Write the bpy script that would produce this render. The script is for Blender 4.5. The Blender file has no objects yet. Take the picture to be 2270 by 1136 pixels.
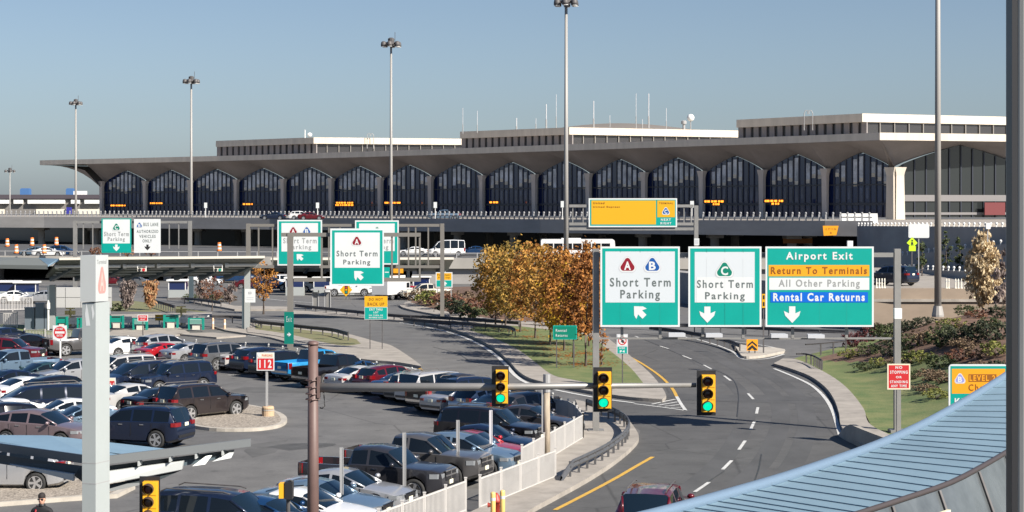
import bpy, bmesh, math, random
from mathutils import Vector, Matrix
R = math.radians
random.seed(7)
scn = bpy.context.scene
COL = scn.collection
# ------------------------------------------------------------------ camera, sky, sun, exposure
FOC, HX, HY, EYE = 4000.0, 1135.0, 460.0, 11.5      # focal length and horizon of the photo in its own pixels; eye height in m
cam_d = bpy.data.cameras.new('camera'); cam = bpy.data.objects.new('camera', cam_d); COL.objects.link(cam)
cam.location = (0, 0, EYE); cam.rotation_euler = (R(90), 0, 0)
cam_d.sensor_width = 36; cam_d.lens = 36*FOC/2270; cam_d.shift_y = -(568-HY)/2270
cam_d.clip_end = 20000; cam_d.clip_start = 0.5
scn.camera = cam
SUN_AZ, SUN_EL = 40, 36                              # sun to the right, a little behind the camera
sv = Vector((math.cos(R(SUN_EL))*math.cos(R(SUN_AZ)), -math.cos(R(SUN_EL))*math.sin(R(SUN_AZ)), math.sin(R(SUN_EL))))
sd = bpy.data.lights.new('sun', 'SUN'); sd.energy = 4.6; sd.angle = R(0.5); sd.color = (1, 0.93, 0.83)
sun = bpy.data.objects.new('sun', sd); COL.objects.link(sun); sun.rotation_euler = (-sv).to_track_quat('-Z', 'Y').to_euler(); sun.location = (60, -20, 60)
wd = bpy.data.worlds.new('World'); scn.world = wd; wd.use_nodes = True
nt = wd.node_tree; bg = nt.nodes['Background']
sky = nt.nodes.new('ShaderNodeTexSky'); sky.sky_type = 'NISHITA'; sky.sun_disc = False
sky.sun_elevation = R(SUN_EL); sky.sun_rotation = math.atan2(sv.x, sv.y)
sky.air_density = 1.0; sky.dust_density = 1.0; sky.ozone_density = 4.0; sky.altitude = 0
hs = nt.nodes.new('ShaderNodeHueSaturation'); wtc = nt.nodes.new('ShaderNodeTexCoord'); wsx = nt.nodes.new('ShaderNodeSeparateXYZ'); nt.links.new(wtc.outputs['Generated'], wsx.inputs[0])
wmr = nt.nodes.new('ShaderNodeMapRange'); nt.links.new(wsx.outputs['Z'], wmr.inputs['Value'])     # hazy and pale at the horizon, clear blue overhead
wmr.inputs['From Min'].default_value = 0.0; wmr.inputs['From Max'].default_value = 0.35; wmr.inputs['To Min'].default_value = 0.55; wmr.inputs['To Max'].default_value = 1.12
nt.links.new(wmr.outputs[0], hs.inputs['Saturation'])
wmv = nt.nodes.new('ShaderNodeMapRange'); nt.links.new(wsx.outputs['Z'], wmv.inputs['Value'])     # horizon haze is brighter
wmv.inputs['From Min'].default_value = 0.0; wmv.inputs['From Max'].default_value = 0.11; wmv.inputs['To Min'].default_value = 1.16; wmv.inputs['To Max'].default_value = 1.02
nt.links.new(wmv.outputs[0], hs.inputs['Value'])
tint = nt.nodes.new('ShaderNodeMix'); tint.data_type = 'RGBA'; tint.blend_type = 'MULTIPLY'
tint.inputs['Factor'].default_value = 1; tint.inputs['B'].default_value = (0.75, 0.83, 0.93, 1)
nt.links.new(sky.outputs['Color'], hs.inputs['Color']); nt.links.new(hs.outputs['Color'], tint.inputs['A'])
nt.links.new(tint.outputs['Result'], bg.inputs['Color']); bg.inputs['Strength'].default_value = 0.05
scn.view_settings.view_transform = 'Standard'; scn.view_settings.look = 'None'; scn.view_settings.gamma = 1
scn.view_settings.use_curve_mapping = False
scn.view_settings.exposure = 1.1
scn.cycles.max_bounces = 6; scn.cycles.diffuse_bounces = 3; scn.cycles.glossy_bounces = 3
scn.cycles.transparent_max_bounces = 8

# ------------------------------------------------------------------ helpers
def G(px, py, z=0.0):
    """ground point (x, y) seen at a photo pixel, on the level z"""
    Y = FOC*(EYE-z)/(py-HY); return Vector(((px-HX)*Y/FOC, Y, z))
def P(px, py, Y):
    return Vector(((px-HX)*Y/FOC, Y, EYE-(py-HY)*Y/FOC))
def lerp(a, b, t): return a+(b-a)*t
def interp(tab, x):
    if x <= tab[0][0]: return tab[0][1]
    for (x0, y0), (x1, y1) in zip(tab, tab[1:]):
        if x <= x1: return lerp(y0, y1, (x-x0)/(x1-x0))
    return tab[-1][1]

MATS = {}
def mat(name, col, rough=0.6, metal=0.0, var=0.0, scale=3.0, bump=0.0, bscale=20.0, coat=0.0, spec=0.5, emit=0.0, col2=None, detail=4, vs=None, ecol=None):
    if name in MATS: return MATS[name]
    m = bpy.data.materials.new(name); m.use_nodes = True; MATS[name] = m
    n = m.node_tree.nodes; l = m.node_tree.links; b = n['Principled BSDF']
    b.inputs['Base Color'].default_value = (*col, 1); b.inputs['Roughness'].default_value = rough
    b.inputs['Metallic'].default_value = metal; b.inputs['Coat Weight'].default_value = coat
    b.inputs['Coat Roughness'].default_value = 0.05
    b.inputs['Specular IOR Level'].default_value = spec
    if emit: b.inputs['Emission Color'].default_value = (*(ecol or col), 1); b.inputs['Emission Strength'].default_value = emit
    if var or col2 or bump:
        tc = n.new('ShaderNodeTexCoord')
        mp = n.new('ShaderNodeMapping'); l.new(tc.outputs['Object'], mp.inputs['Vector'])
        if vs: mp.inputs['Scale'].default_value = vs
    if var or col2:
        t = n.new('ShaderNodeTexNoise'); t.inputs['Scale'].default_value = scale; t.inputs['Detail'].default_value = detail
        t.inputs['Roughness'].default_value = 0.65
        l.new(mp.outputs['Vector'], t.inputs['Vector'])
        r = n.new('ShaderNodeValToRGB'); l.new(t.outputs['Fac'], r.inputs['Fac'])
        c1 = col2 if col2 else tuple(min(1, c*(1+var)) for c in col); c0 = col if col2 else tuple(c*(1-var) for c in col)
        r.color_ramp.elements[0].position = 0.32; r.color_ramp.elements[1].position = 0.68
        r.color_ramp.elements[0].color = (*c0, 1); r.color_ramp.elements[1].color = (*c1, 1)
        l.new(r.outputs['Color'], b.inputs['Base Color'])
    if bump:
        t2 = n.new('ShaderNodeTexNoise'); t2.inputs['Scale'].default_value = bscale; t2.inputs['Detail'].default_value = 3
        l.new(mp.outputs['Vector'], t2.inputs['Vector'])
        bp = n.new('ShaderNodeBump'); bp.inputs['Strength'].default_value = bump; bp.inputs['Distance'].default_value = 0.05
        l.new(t2.outputs['Fac'], bp.inputs['Height']); l.new(bp.outputs['Normal'], b.inputs['Normal'])
    return m

def asphalt(name, base, warm=0.0):
    m = bpy.data.materials.new(name); m.use_nodes = True; MATS[name] = m
    n = m.node_tree.nodes; l = m.node_tree.links; b = n['Principled BSDF']; b.inputs['Roughness'].default_value = 0.85
    tc = n.new('ShaderNodeTexCoord')
    def noise(s, d, rgh=0.6):
        t = n.new('ShaderNodeTexNoise'); t.inputs['Scale'].default_value = s; t.inputs['Detail'].default_value = d; t.inputs['Roughness'].default_value = rgh
        l.new(tc.outputs['Object'], t.inputs['Vector']); return t
    big, mid, fine = noise(0.05, 4), noise(0.5, 5), noise(9, 3)
    r1 = n.new('ShaderNodeValToRGB'); l.new(big.outputs['Fac'], r1.inputs['Fac'])
    r1.color_ramp.elements[0].position = 0.3; r1.color_ramp.elements[1].position = 0.7
    c = base
    r1.color_ramp.elements[0].color = (c*0.80, c*0.79, c*0.79, 1); r1.color_ramp.elements[1].color = (c*(1.1+warm), c*(1.08+warm*.7), c*1.05, 1)
    r2 = n.new('ShaderNodeMapRange'); l.new(mid.outputs['Fac'], r2.inputs['Value']); r2.inputs['From Min'].default_value = .3; r2.inputs['From Max'].default_value = .7
    r2.inputs['To Min'].default_value = 0.78; r2.inputs['To Max'].default_value = 1.12
    r3 = n.new('ShaderNodeMapRange'); l.new(fine.outputs['Fac'], r3.inputs['Value']); r3.inputs['From Min'].default_value = .3; r3.inputs['From Max'].default_value = .7
    r3.inputs['To Min'].default_value = 0.88; r3.inputs['To Max'].default_value = 1.1
    mm = n.new('ShaderNodeMath'); mm.operation = 'MULTIPLY'; l.new(r2.outputs[0], mm.inputs[0]); l.new(r3.outputs[0], mm.inputs[1])
    st = noise(1.1, 2, .5); r5 = n.new('ShaderNodeMapRange'); l.new(st.outputs['Fac'], r5.inputs['Value']); r5.inputs['From Min'].default_value = .62; r5.inputs['From Max'].default_value = .74
    r5.inputs['To Min'].default_value = 1.0; r5.inputs['To Max'].default_value = .70
    m0 = n.new('ShaderNodeMath'); m0.operation = 'MULTIPLY'; l.new(mm.outputs[0], m0.inputs[0]); l.new(r5.outputs[0], m0.inputs[1]); mm = m0
    # hairline cracks
    v = n.new('ShaderNodeTexVoronoi'); v.feature = 'DISTANCE_TO_EDGE'; v.inputs['Scale'].default_value = 0.11
    wp = n.new('ShaderNodeMix'); wp.data_type = 'VECTOR'; wp.inputs['Factor'].default_value = 0.12
    l.new(tc.outputs['Object'], wp.inputs['A']); l.new(mid.outputs['Color'], wp.inputs['B'])
    l.new(wp.outputs['Result'], v.inputs['Vector'])
    r4 = n.new('ShaderNodeMapRange'); l.new(v.outputs['Distance'], r4.inputs['Value']); r4.inputs['From Min'].default_value = 0.0; r4.inputs['From Max'].default_value = 0.008
    r4.inputs['To Min'].default_value = 0.6; r4.inputs['To Max'].default_value = 1.0
    m2 = n.new('ShaderNodeMath'); m2.operation = 'MULTIPLY'; l.new(mm.outputs[0], m2.inputs[0]); l.new(r4.outputs[0], m2.inputs[1])
    mx = n.new('ShaderNodeVectorMath'); mx.operation = 'SCALE'; l.new(r1.outputs['Color'], mx.inputs[0]); l.new(m2.outputs[0], mx.inputs['Scale'])
    l.new(mx.outputs['Vector'], b.inputs['Base Color'])
    return m

class MB:
    def __init__(s): s.v = []; s.f = []; s.m = []; s.sm = []; s.cur = 0; s.smooth = False
    def face(s, idx): s.f.append(tuple(idx)); s.m.append(s.cur); s.sm.append(s.smooth)
    def quad(s, *pts):
        b = len(s.v); s.v += [tuple(p) for p in pts]; s.face(range(b, b+len(pts))); return s
    def box(s, c, d, rz=0.0, mtx=None):
        x, y, z = d[0]/2, d[1]/2, d[2]/2; b = len(s.v)
        M = mtx if mtx is not None else Matrix.Rotation(rz, 4, 'Z')
        for p in ((-x,-y,-z),(x,-y,-z),(x,y,-z),(-x,y,-z),(-x,-y,z),(x,-y,z),(x,y,z),(-x,y,z)):
            q = M @ Vector(p); s.v.append((q.x+c[0], q.y+c[1], q.z+c[2]))
        for f in ((0,3,2,1),(4,5,6,7),(0,1,5,4),(1,2,6,5),(2,3,7,6),(3,0,4,7)): s.face([b+i for i in f])
        return s
    def prism(s, poly, z0, z1, top=True, bottom=False):
        n = len(poly); b = len(s.v)
        s.v += [(p[0], p[1], z0) for p in poly] + [(p[0], p[1], z1) for p in poly]
        a = sum(poly[i][0]*poly[(i+1)%n][1]-poly[(i+1)%n][0]*poly[i][1] for i in range(n))
        o = list(range(n)) if a > 0 else list(range(n-1, -1, -1))
        if top: s.face([b+n+i for i in o])
        if bottom: s.face([b+i for i in reversed(o)])
        for k in range(n):
            i, j = o[k], o[(k+1) % n]; s.face((b+i, b+j, b+n+j, b+n+i))
        return s
    def tube(s, pts, r, n=8, cap=True, square=False):
        pts = [Vector(p) for p in pts]; rings = []
        rr = r if isinstance(r, (list, tuple)) else [r]*len(pts)
        off = math.pi/4 if square else 0
        for i, p in enumerate(pts):
            d = (pts[min(i+1, len(pts)-1)]-pts[max(i-1, 0)]).normalized()
            u = d.cross(Vector((0,0,1)))
            if u.length < 1e-3: u = Vector((1,0,0))
            u.normalize(); w = d.cross(u).normalized()
            b = len(s.v); rings.append(b)
            for k in range(n):
                a = 2*math.pi*k/n+off; q = p+(u*math.cos(a)+w*math.sin(a))*rr[i]; s.v.append(tuple(q))
        for a, b in zip(rings, rings[1:]):
            for k in range(n): s.face((a+k, a+(k+1) % n, b+(k+1) % n, b+k))
        if cap:
            sm_, s.smooth = s.smooth, False
            s.face([rings[0]+k for k in reversed(range(n))]); s.face([rings[-1]+k for k in range(n)]); s.smooth = sm_
        return s
    def beam(s, p, q, r): return s.tube([p, q], r*1.414, 4, True, True)
    def lathe(s, prof, n=16, axis='Z', c=(0,0,0)):
        rings = []
        for r, h in prof:
            b = len(s.v); rings.append(b)
            for k in range(n):
                a = 2*math.pi*k/n; x, y = r*math.cos(a), r*math.sin(a)
                p = (x, y, h) if axis == 'Z' else ((x, -h, y) if axis == 'Y' else (h, x, y))
                s.v.append((p[0]+c[0], p[1]+c[1], p[2]+c[2]))
        for a, b in zip(rings, rings[1:]):
            for k in range(n): s.face((a+k, a+(k+1) % n, b+(k+1) % n, b+k))
        sm_, s.smooth = s.smooth, False
        s.face([rings[-1]+k for k in range(n)]); s.face([rings[0]+k for k in reversed(range(n))]); s.smooth = sm_
        return s
    def ell(s, c, rad, n=10, m=6):
        prof = []
        rings = []
        for i in range(1, m):
            t = math.pi*i/m; b = len(s.v); rings.append(b)
            for k in range(n):
                a = 2*math.pi*k/n
                s.v.append((c[0]+rad[0]*math.sin(t)*math.cos(a), c[1]+rad[1]*math.sin(t)*math.sin(a), c[2]-rad[2]*math.cos(t)))
        for a, b in zip(rings, rings[1:]):
            for k in range(n): s.face((a+k, a+(k+1) % n, b+(k+1) % n, b+k))
        t0 = len(s.v); s.v.append((c[0], c[1], c[2]-rad[2])); t1 = len(s.v); s.v.append((c[0], c[1], c[2]+rad[2]))
        for k in range(n):
            s.face((t0, rings[0]+(k+1) % n, rings[0]+k)); s.face((t1, rings[-1]+k, rings[-1]+(k+1) % n))
        return s
    def mesh(s, name, mats):
        me = bpy.data.meshes.new(name); me.from_pydata(s.v, [], s.f)
        for m in mats: me.materials.append(m)
        me.polygons.foreach_set('material_index', s.m); me.polygons.foreach_set('use_smooth', s.sm); me.update()
        return me
    def build(s, name, mats, parent=None, loc=(0,0,0), rz=0.0):
        if not isinstance(mats, (list, tuple)): mats = [mats]
        return link(name, s.mesh(name, mats), parent, loc, rz)

def link(name, data, parent=None, loc=(0,0,0), rz=0.0):
    o = bpy.data.objects.new(name, data); COL.objects.link(o); o.location = loc; o.rotation_euler = (0, 0, rz)
    if parent is not None: o.parent = parent
    return o
def tag(o, label=None, cat=None, group=None, kind=None):
    if label: o['label'] = label
    if cat: o['category'] = cat
    if group: o['group'] = group
    if kind: o['kind'] = kind
    return o
def thing(name, label, cat, loc=(0,0,0), rz=0.0, group=None):
    o = bpy.data.objects.new(name, None); COL.objects.link(o); o.empty_display_size = 0.3
    o.location = loc; o.rotation_euler = (0, 0, rz); return tag(o, label, cat, group)
KIDS = {}
def copy_thing(root, loc, rz, label, group=None, sc=None):
    """a copy of a thing with copies of its parts and sub-parts (mesh data shared)"""
    r = root.copy(); COL.objects.link(r); r.location = loc; r.rotation_euler = (0, 0, rz); r['label'] = label
    if group: r['group'] = group
    if sc: r.scale = sc
    key = root.name
    if key not in KIDS: KIDS[key] = [(c, list(c.children)) for c in root.children]
    for ch, subs in KIDS[key]:
        c = ch.copy(); COL.objects.link(c); c.parent = r
        for g in subs:
            d = g.copy(); COL.objects.link(d); d.parent = c
    return r
def paint_slot(root, m, parts):
    for c in root.children:
        if c.name.split('.')[0] in parts:
            c.material_slots[0].link = 'OBJECT'; c.material_slots[0].material = m

TXT = {}
def text_geo(s, bold=0.0, space=1.0):
    k = (s, bold, space)
    if k in TXT: return TXT[k]
    cu = bpy.data.curves.new('t', 'FONT'); cu.body = s; cu.offset = bold; cu.space_character = space; cu.resolution_u = 3; cu.align_x = 'LEFT'
    ob = bpy.data.objects.new('t', cu); COL.objects.link(ob)
    dg = bpy.context.evaluated_depsgraph_get(); dg.update()
    me = bpy.data.meshes.new_from_object(ob.evaluated_get(dg))
    vs = [(v.co.x, v.co.y) for v in me.vertices]; fs = [tuple(p.vertices) for p in me.polygons]
    bpy.data.objects.remove(ob); bpy.data.curves.remove(cu); bpy.data.meshes.remove(me)
    x0 = min(v[0] for v in vs); x1 = max(v[0] for v in vs); y0 = min(v[1] for v in vs); y1 = max(v[1] for v in vs)
    TXT[k] = ([((v[0]-x0)/(x1-x0), (v[1]-y0)/(y1-y0)) for v in vs], fs); return TXT[k]

# ------------------------------------------------------------------ materials
M_ASPH = asphalt('asphalt', 0.118, 0.04)
M_ROAD = asphalt('road_asphalt', 0.078)
M_CONC = mat('concrete', (.27,.245,.215), .85, var=.18, scale=.8, bump=.15, bscale=6)
M_KERB = mat('kerb_concrete', (.36,.33,.285), .85, var=.15, scale=1.5)
M_WHITE = mat('white_paint', (.66,.66,.64), .5, var=.05, scale=1)
M_LINE = mat('road_line_white', (.34,.34,.33), .75, col2=(.58,.58,.56), scale=4, detail=8)
M_YLINE = mat('road_line_yellow', (.40,.24,.05), .75, col2=(.56,.33,.04), scale=3, detail=8)
M_GRASS = mat('grass', (.062,.105,.028), .9, col2=(.16,.165,.062), scale=.45, bump=.6, bscale=8, detail=8)
M_DRY = mat('dry_grass', (.17,.145,.075), .9, col2=(.12,.14,.06), scale=.4, bump=.5, bscale=8, detail=8)
M_MULCH = mat('mulch', (.10,.055,.036), .95, col2=(.17,.10,.065), scale=1.2, bump=.8, bscale=10)
M_GRAVEL = mat('gravel', (.13,.11,.09), .95, col2=(.40,.35,.29), scale=9, bump=1, bscale=14, detail=2)
M_STEEL = mat('galvanised_steel', (.23,.225,.215), .5, .35, var=.1, scale=1)
M_GREYP = mat('grey_paint', (.28,.28,.28), .5)
M_DSTEEL = mat('weathered_steel', (.085,.08,.08), .6, .2, var=.2, scale=2)
M_BLACK = mat('black_plastic', (.015,.015,.017), .45)
M_GREEN = mat('sign_green', (.0,.26,.215), .45, spec=.3, var=.05, scale=.5)
M_SWHITE = mat('sign_white', (.53,.55,.55), .45, spec=.3, var=.03, scale=.5)
M_SORANGE = mat('sign_orange', (.68,.28,.013), .45, spec=.3)
M_SYEL = mat('sign_yellow', (.56,.30,.011), .45, spec=.3)
M_SBLUE = mat('sign_blue', (.0,.095,.46), .45, spec=.3)
M_SRED = mat('sign_red', (.42,.02,.024), .45, spec=.3)
M_SDRED = mat('badge_red', (.19,.008,.018), .45, spec=.3)
M_SDBLUE = mat('badge_blue', (.008,.07,.26), .45, spec=.3)
M_SDGREEN = mat('badge_green', (.0,.15,.10), .45, spec=.3)
M_SGREY = mat('sign_grey_letter', (.10,.12,.12), .5, spec=.3)
M_SBLK = mat('sign_black', (.02,.02,.02), .5, spec=.3)
M_LGREY = mat('sign_light_grey', (.42,.43,.45), .5, spec=.3)
M_BROWN = mat('letter_brown', (.22,.08,.01), .5, spec=.3)
# ------------------------------------------------------------------ the ground: one sheet to the horizon, kerbed islands, markings
def flat(name, pix, z, m, kind='structure', label=None):
    b = MB(); b.quad(*[G(x, y, 0)+Vector((0,0,z)) for x, y in pix])
    o = b.build(name, m); 
    # triangulate concave outlines cleanly
    bm = bmesh.new(); bm.from_mesh(o.data); bmesh.ops.triangulate(bm, faces=bm.faces[:])
    for f in bm.faces:
        if f.normal.z < 0: f.normal_flip()
    bm.to_mesh(o.data); bm.free()
    return tag(o, label, None, None, kind)
def kerbed(name, pix, m, h=0.2, kerb=0.16, inner=None):
    """a raised island: concrete kerb ring with a filling 4 mm proud"""
    pts = [G(x, y) for x, y in pix]
    b = MB(); b.prism([(p.x, p.y) for p in pts], -0.05, h)
    o = b.build(name, m)
    bm = bmesh.new(); bm.from_mesh(o.data); bmesh.ops.triangulate(bm, faces=[f for f in bm.faces if len(f.verts) > 4]); bm.to_mesh(o.data); bm.free()
    return tag(o, None, None, None, 'structure')
def ribbon(pts, w, z, b=None):
    """flat strip along world points"""
    b = b or MB(); L = []; pts = [Vector((p[0], p[1])) for p in pts]
    for i, p in enumerate(pts):
        d = (pts[min(i+1, len(pts)-1)]-pts[max(i-1, 0)]).normalized(); nrm = Vector((-d.y, d.x))
        L.append((p+nrm*w/2, p-nrm*w/2))
    for (a, c), (e, f) in zip(L, L[1:]): b.quad((a.x, a.y, z), (c.x, c.y, z), (f.x, f.y, z), (e.x, e.y, z))
    return b
def smooth(pts, n=6):
    """Catmull-Rom through 2-D points"""
    out = []; pts = [Vector((p[0], p[1], p[2] if len(p) > 2 else 0)) for p in pts]
    for i in range(len(pts)-1):
        p0, p1, p2, p3 = pts[max(i-1, 0)], pts[i], pts[i+1], pts[min(i+2, len(pts)-1)]
        for k in range(n):
            t = k/n
            out.append(0.5*((2*p1)+(p2-p0)*t+(2*p0-5*p1+4*p2-p3)*t*t+(3*p1-p0-3*p2+p3)*t**3))
    out.append(pts[-1]); return out
def spx(pix, n=6): return [(p.x, p.y) for p in smooth(pix, n)]

b = MB(); b.quad((-6000,-200,0),(6000,-200,0),(6000,9000,0),(-6000,9000,0)); tag(b.build('ground', M_ASPH), kind='structure')

# exit road surface (cooler, newer asphalt than the car park)
road_l = [(1330,905),(1420,955),(1408,985),(1385,1012),(1345,1042),(1290,1076),(1225,1112),(1160,1150),(1060,1230)]
flat('road', [(1300,742),(1350,742),(1400,790),(1445,835),(1480,884),(1475,897),(1330,884)]+road_l+[(2300,1230),(2300,960),(1868,962),(1862,930),(1842,885),(1800,842),(1712,812),(1740,790),(1700,770),(1560,738)], .004, M_ROAD)

# median between the car-park lane and the ramp
kerb_lo = spx([(548,741),(620,751),(700,772),(760,793),(810,803),(880,809),(933,818)])
kerb_up = spx([(933,816),(905,795),(868,772),(835,763),(770,745),(700,733),(620,723),(548,716)])
kerbed('pavement', kerb_lo+kerb_up, M_CONC)
flat('grass_verge', spx([(566,735),(640,746),(720,765),(765,772),(800,768)])+[(790,758),(740,745),(640,732),(566,724)], .205, M_DRY)
# tree lawn between ramp and exit road
lo = spx([(886,711),(950,722),(1010,737),(1060,757),(1100,781),(1128,806),(1150,830),(1180,847),(1240,861),(1330,878),(1400,888),(1468,893)])
up = spx([(1477,885),(1470,870),(1445,838),(1410,806),(1375,777),(1342,752),(1310,738)])+[(1140,722),(1000,708),(900,703)]
kerbed('pavement', lo+up, M_CONC)
flat('grass_lawn', spx([(1040,737),(1100,757),(1150,782),(1185,808),(1225,838),(1275,850),(1340,862),(1420,868)])+spx([(1430,862),(1405,830),(1380,806),(1350,782),(1322,760)])+[(1290,745),(1150,728),(1060,724)], .205, M_GRASS)
# corner pavement with the guardrail in front of the fence
cor = spx([(1412,965),(1416,978),(1408,992),(1385,1014),(1345,1044),(1290,1078),(1225,1114),(1160,1152),(1060,1232)])
kerbed('pavement', cor+[(780,1270),(1066,1136),(1150,1076),(1240,1008),(1292,975),(1290,930),(1275,893),(1310,902)]+spx([(1340,911),(1375,925),(1398,945),(1412,965)]), M_CONC)
# right-hand pavement and the lawn behind it
s3o = spx([(1715,810),(1728,803),(1752,806)],4)
s3 = spx([(1715,812),(1760,826),(1800,843),(1832,868),(1850,895),(1860,925),(1866,955),(1900,990),(1960,1015),(2060,1050)])
s3i = spx([(2110,1035),(2000,985),(1930,950),(1915,915),(1885,875),(1850,845),(1800,817),(1765,803),(1735,801)])
kerbed('pavement', s3+s3i, M_CONC)
# gore island
kerbed('pavement', spx([(1640,789),(1650,796),(1690,794),(1738,784)])+spx([(1740,780),(1715,776),(1668,774),(1625,765)]), M_KERB)
# gravel islands in the car park
def gravel_island(pix):
    pts = [G(x, y) for x, y in pix]; c = sum(pts, Vector())/len(pts)
    kerbed('kerb_island', pix, M_KERB, .17)
    q = []
    for p in pts:
        d = c-p; q.append(p+d*min(.5, .35/d.length))
    b = MB(); b.quad(*[(p.x, p.y, .176) for p in q]); o = b.build('gravel_bed', M_GRAVEL); tag(o, kind='structure')
    bm = bmesh.new(); bm.from_mesh(o.data); bmesh.ops.triangulate(bm, faces=bm.faces[:])
    for f in bm.faces:
        if f.normal.z < 0: f.normal_flip()
    bm.to_mesh(o.data); bm.free()
gravel_island(spx([(410,944),(425,950),(480,957),(560,957),(615,950),(636,938),(628,925),(600,914),(560,905),(520,900)],4)+[(470,915)])
gravel_island([(-80,1092),(100,1078),(190,1068),(260,1068),(300,1085),(260,1105),(150,1112),(-80,1130)])
# toll plaza concrete apron and lanes
for pix in ([(225,752),(300,763),(420,741),(395,728),(250,736)], [(390,744),(470,741),(545,747),(480,752)], [(470,727),(560,735),(640,752),(700,772),(690,776),(600,752),(500,736)]):
    kerbed('pavement', pix, M_CONC, .15)
flat('grass_verge', [(0,720),(100,722),(170,735),(175,748),(100,742),(0,735)], .01, M_GRASS)
flat('grass_verge', [(235,690),(330,692),(420,690),(470,695),(400,682),(300,668),(235,668)], .01, M_DRY)
kerbed('pavement', [(225,702),(470,697),(470,703),(225,710)], M_CONC)
kerbed('pavement', [(420,672),(520,690),(640,690),(640,684),(520,682),(440,664)], M_CONC)
kerbed('pavement', [(640,700),(760,706),(900,716),(1000,726),(1000,722),(880,709),(760,697),(640,692)], M_CONC)
kerbed('pavement', spx([(885,680),(900,688),(960,700),(1040,712),(1140,722)],4)+[(1300,730),(1300,722),(1140,708),(1000,688),(960,676),(905,672)], M_CONC)

# markings
def line(name, pix, w, m, z=.020, n=5):
    pts = [G(*p) for p in spx(pix, n)]
    return tag(ribbon(pts, w, z).build(name, m), kind='structure')
for a, c in (((1408,746),(1424,752)),((1463,768),(1482,774)),((1513,789),(1533,797)),((1560,810),(1577,819)),((1605,834),(1620,845)),((1658,873),(1670,886)),((1680,904),(1677,918)),((1672,936),(1664,953)),((1652,978),(1638,998)),((1622,1022),(1602,1042)),((1572,1070),(1540,1092))):
    line('lane_dash', (a, c), .16, M_LINE, .020, 1)
line('yellow_line', ((1230,1132),(1300,1096),(1360,1064),(1410,1035),(1447,1014)), .2, M_YLINE)
line('yellow_line', ((1340,752),(1385,785),(1425,808),(1465,836),(1490,862),(1500,880)), .2, M_YLINE)
line('white_line', ((1500,880),(1510,897),(1520,911)), .2, M_LINE)
line('white_line', ((1405,896),(1470,904),(1520,911)), .2, M_LINE)
for k in range(4):
    line('hatch_stripe', ((1445+14*k,897+2.4*k),(1497+5*k,886+6*k)), .18, M_LINE, .020, 1)
line('white_line', ((1716,818),(1760,836),(1800,856),(1828,882),(1845,910),(1855,940),(1862,965)), .22, M_LINE)
line('white_line', ((1490,742),(1560,757),(1620,778),(1648,797),(1700,796),(1738,786)), .22, M_LINE)
line('white_line', ((1740,778),(1700,768),(1620,757)), .2, M_LINE)
line('white_line', ((548,745),(620,755),(700,776),(760,797),(810,807),(880,813),(936,822)), .25, M_LINE)
line('white_line', ((936,822),(905,798),(870,774)), .2, M_YLINE)
line('white_line', ((886,716),(950,727),(1010,742),(1060,763),(1096,786),(1122,810),(1142,833),(1172,851),(1235,866),(1330,884),(1405,894)), .3, M_LINE)
line('white_line', ((560,660),(640,668),(700,672)), .25, M_LINE)
line('white_line', ((240,706),(520,706),(640,712)), .25, M_LINE)
# stall lines in the upper row and between the blocks
for x, y in ((300,812),(505,832),(640,852),(770,873),(905,905),(990,945)):
    p = G(x, y); d = Vector((math.cos(R(46)), math.sin(R(46)))); tag(ribbon([(p.x, p.y), (p.x+d.x*5, p.y+d.y*5)], .12, .006).build('stall_line', M_LINE), kind='structure')
# dark repair patches
M_PATCH = mat('asphalt_patch', (.055,.055,.055), .9, var=.25, scale=1.2)
M_PATCH2 = mat('asphalt_worn', (.083,.082,.08), .9, var=.25, scale=.6)
flat('road_patch', spx([(590,992),(640,984),(742,984),(720,992),(640,999)],3), .006, M_PATCH)
flat('road_patch', [(540,1000),(560,985),(640,975),(610,1004),(560,1015)], .005, M_PATCH2)
flat('road_patch', [(540,858),(660,862),(740,868),(640,872),(500,870)], .005, M_PATCH2)
M_TRACK = mat('asphalt_track', (.062,.062,.063), .9, var=.22, scale=.35, vs=(1,.4,1)); M_TRACK2 = mat('asphalt_polished', (.09,.089,.088), .85, var=.2, scale=.4)
for off, m_, zz in ((-30,M_TRACK,.008),(44,M_TRACK,.008),(100,M_TRACK,.008)):
    line('wheel_track', [(x+off*(y-460)/450, y) for x, y in ((1440,745),(1500,768),(1556,795),(1612,826),(1655,856),(1682,890),(1685,930),(1668,975),(1630,1030),(1560,1090),(1490,1140))], 1.0, m_, zz)
flat('road_patch', [(1375,868),(1520,874),(1760,878),(1845,884),(1852,897),(1640,892),(1500,888),(1380,880)], .012, M_TRACK)

# tar seams
M_TAR = mat('tar_seam', (.03,.03,.03), .6)
for pts in (((1424,752),(1463,768),(1520,792),(1575,817),(1612,833),(1630,850),(1637,880),(1634,925)),((1540,1094),(1575,1066),(1606,1045)),((1688,1008),(1682,1040),(1672,1070)),((960,770),(1010,783),(1040,800)),((1405,870),(1520,886),(1640,890),(1800,888))):
    line('tar_seam', pts, .06, M_TAR, .016)
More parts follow.
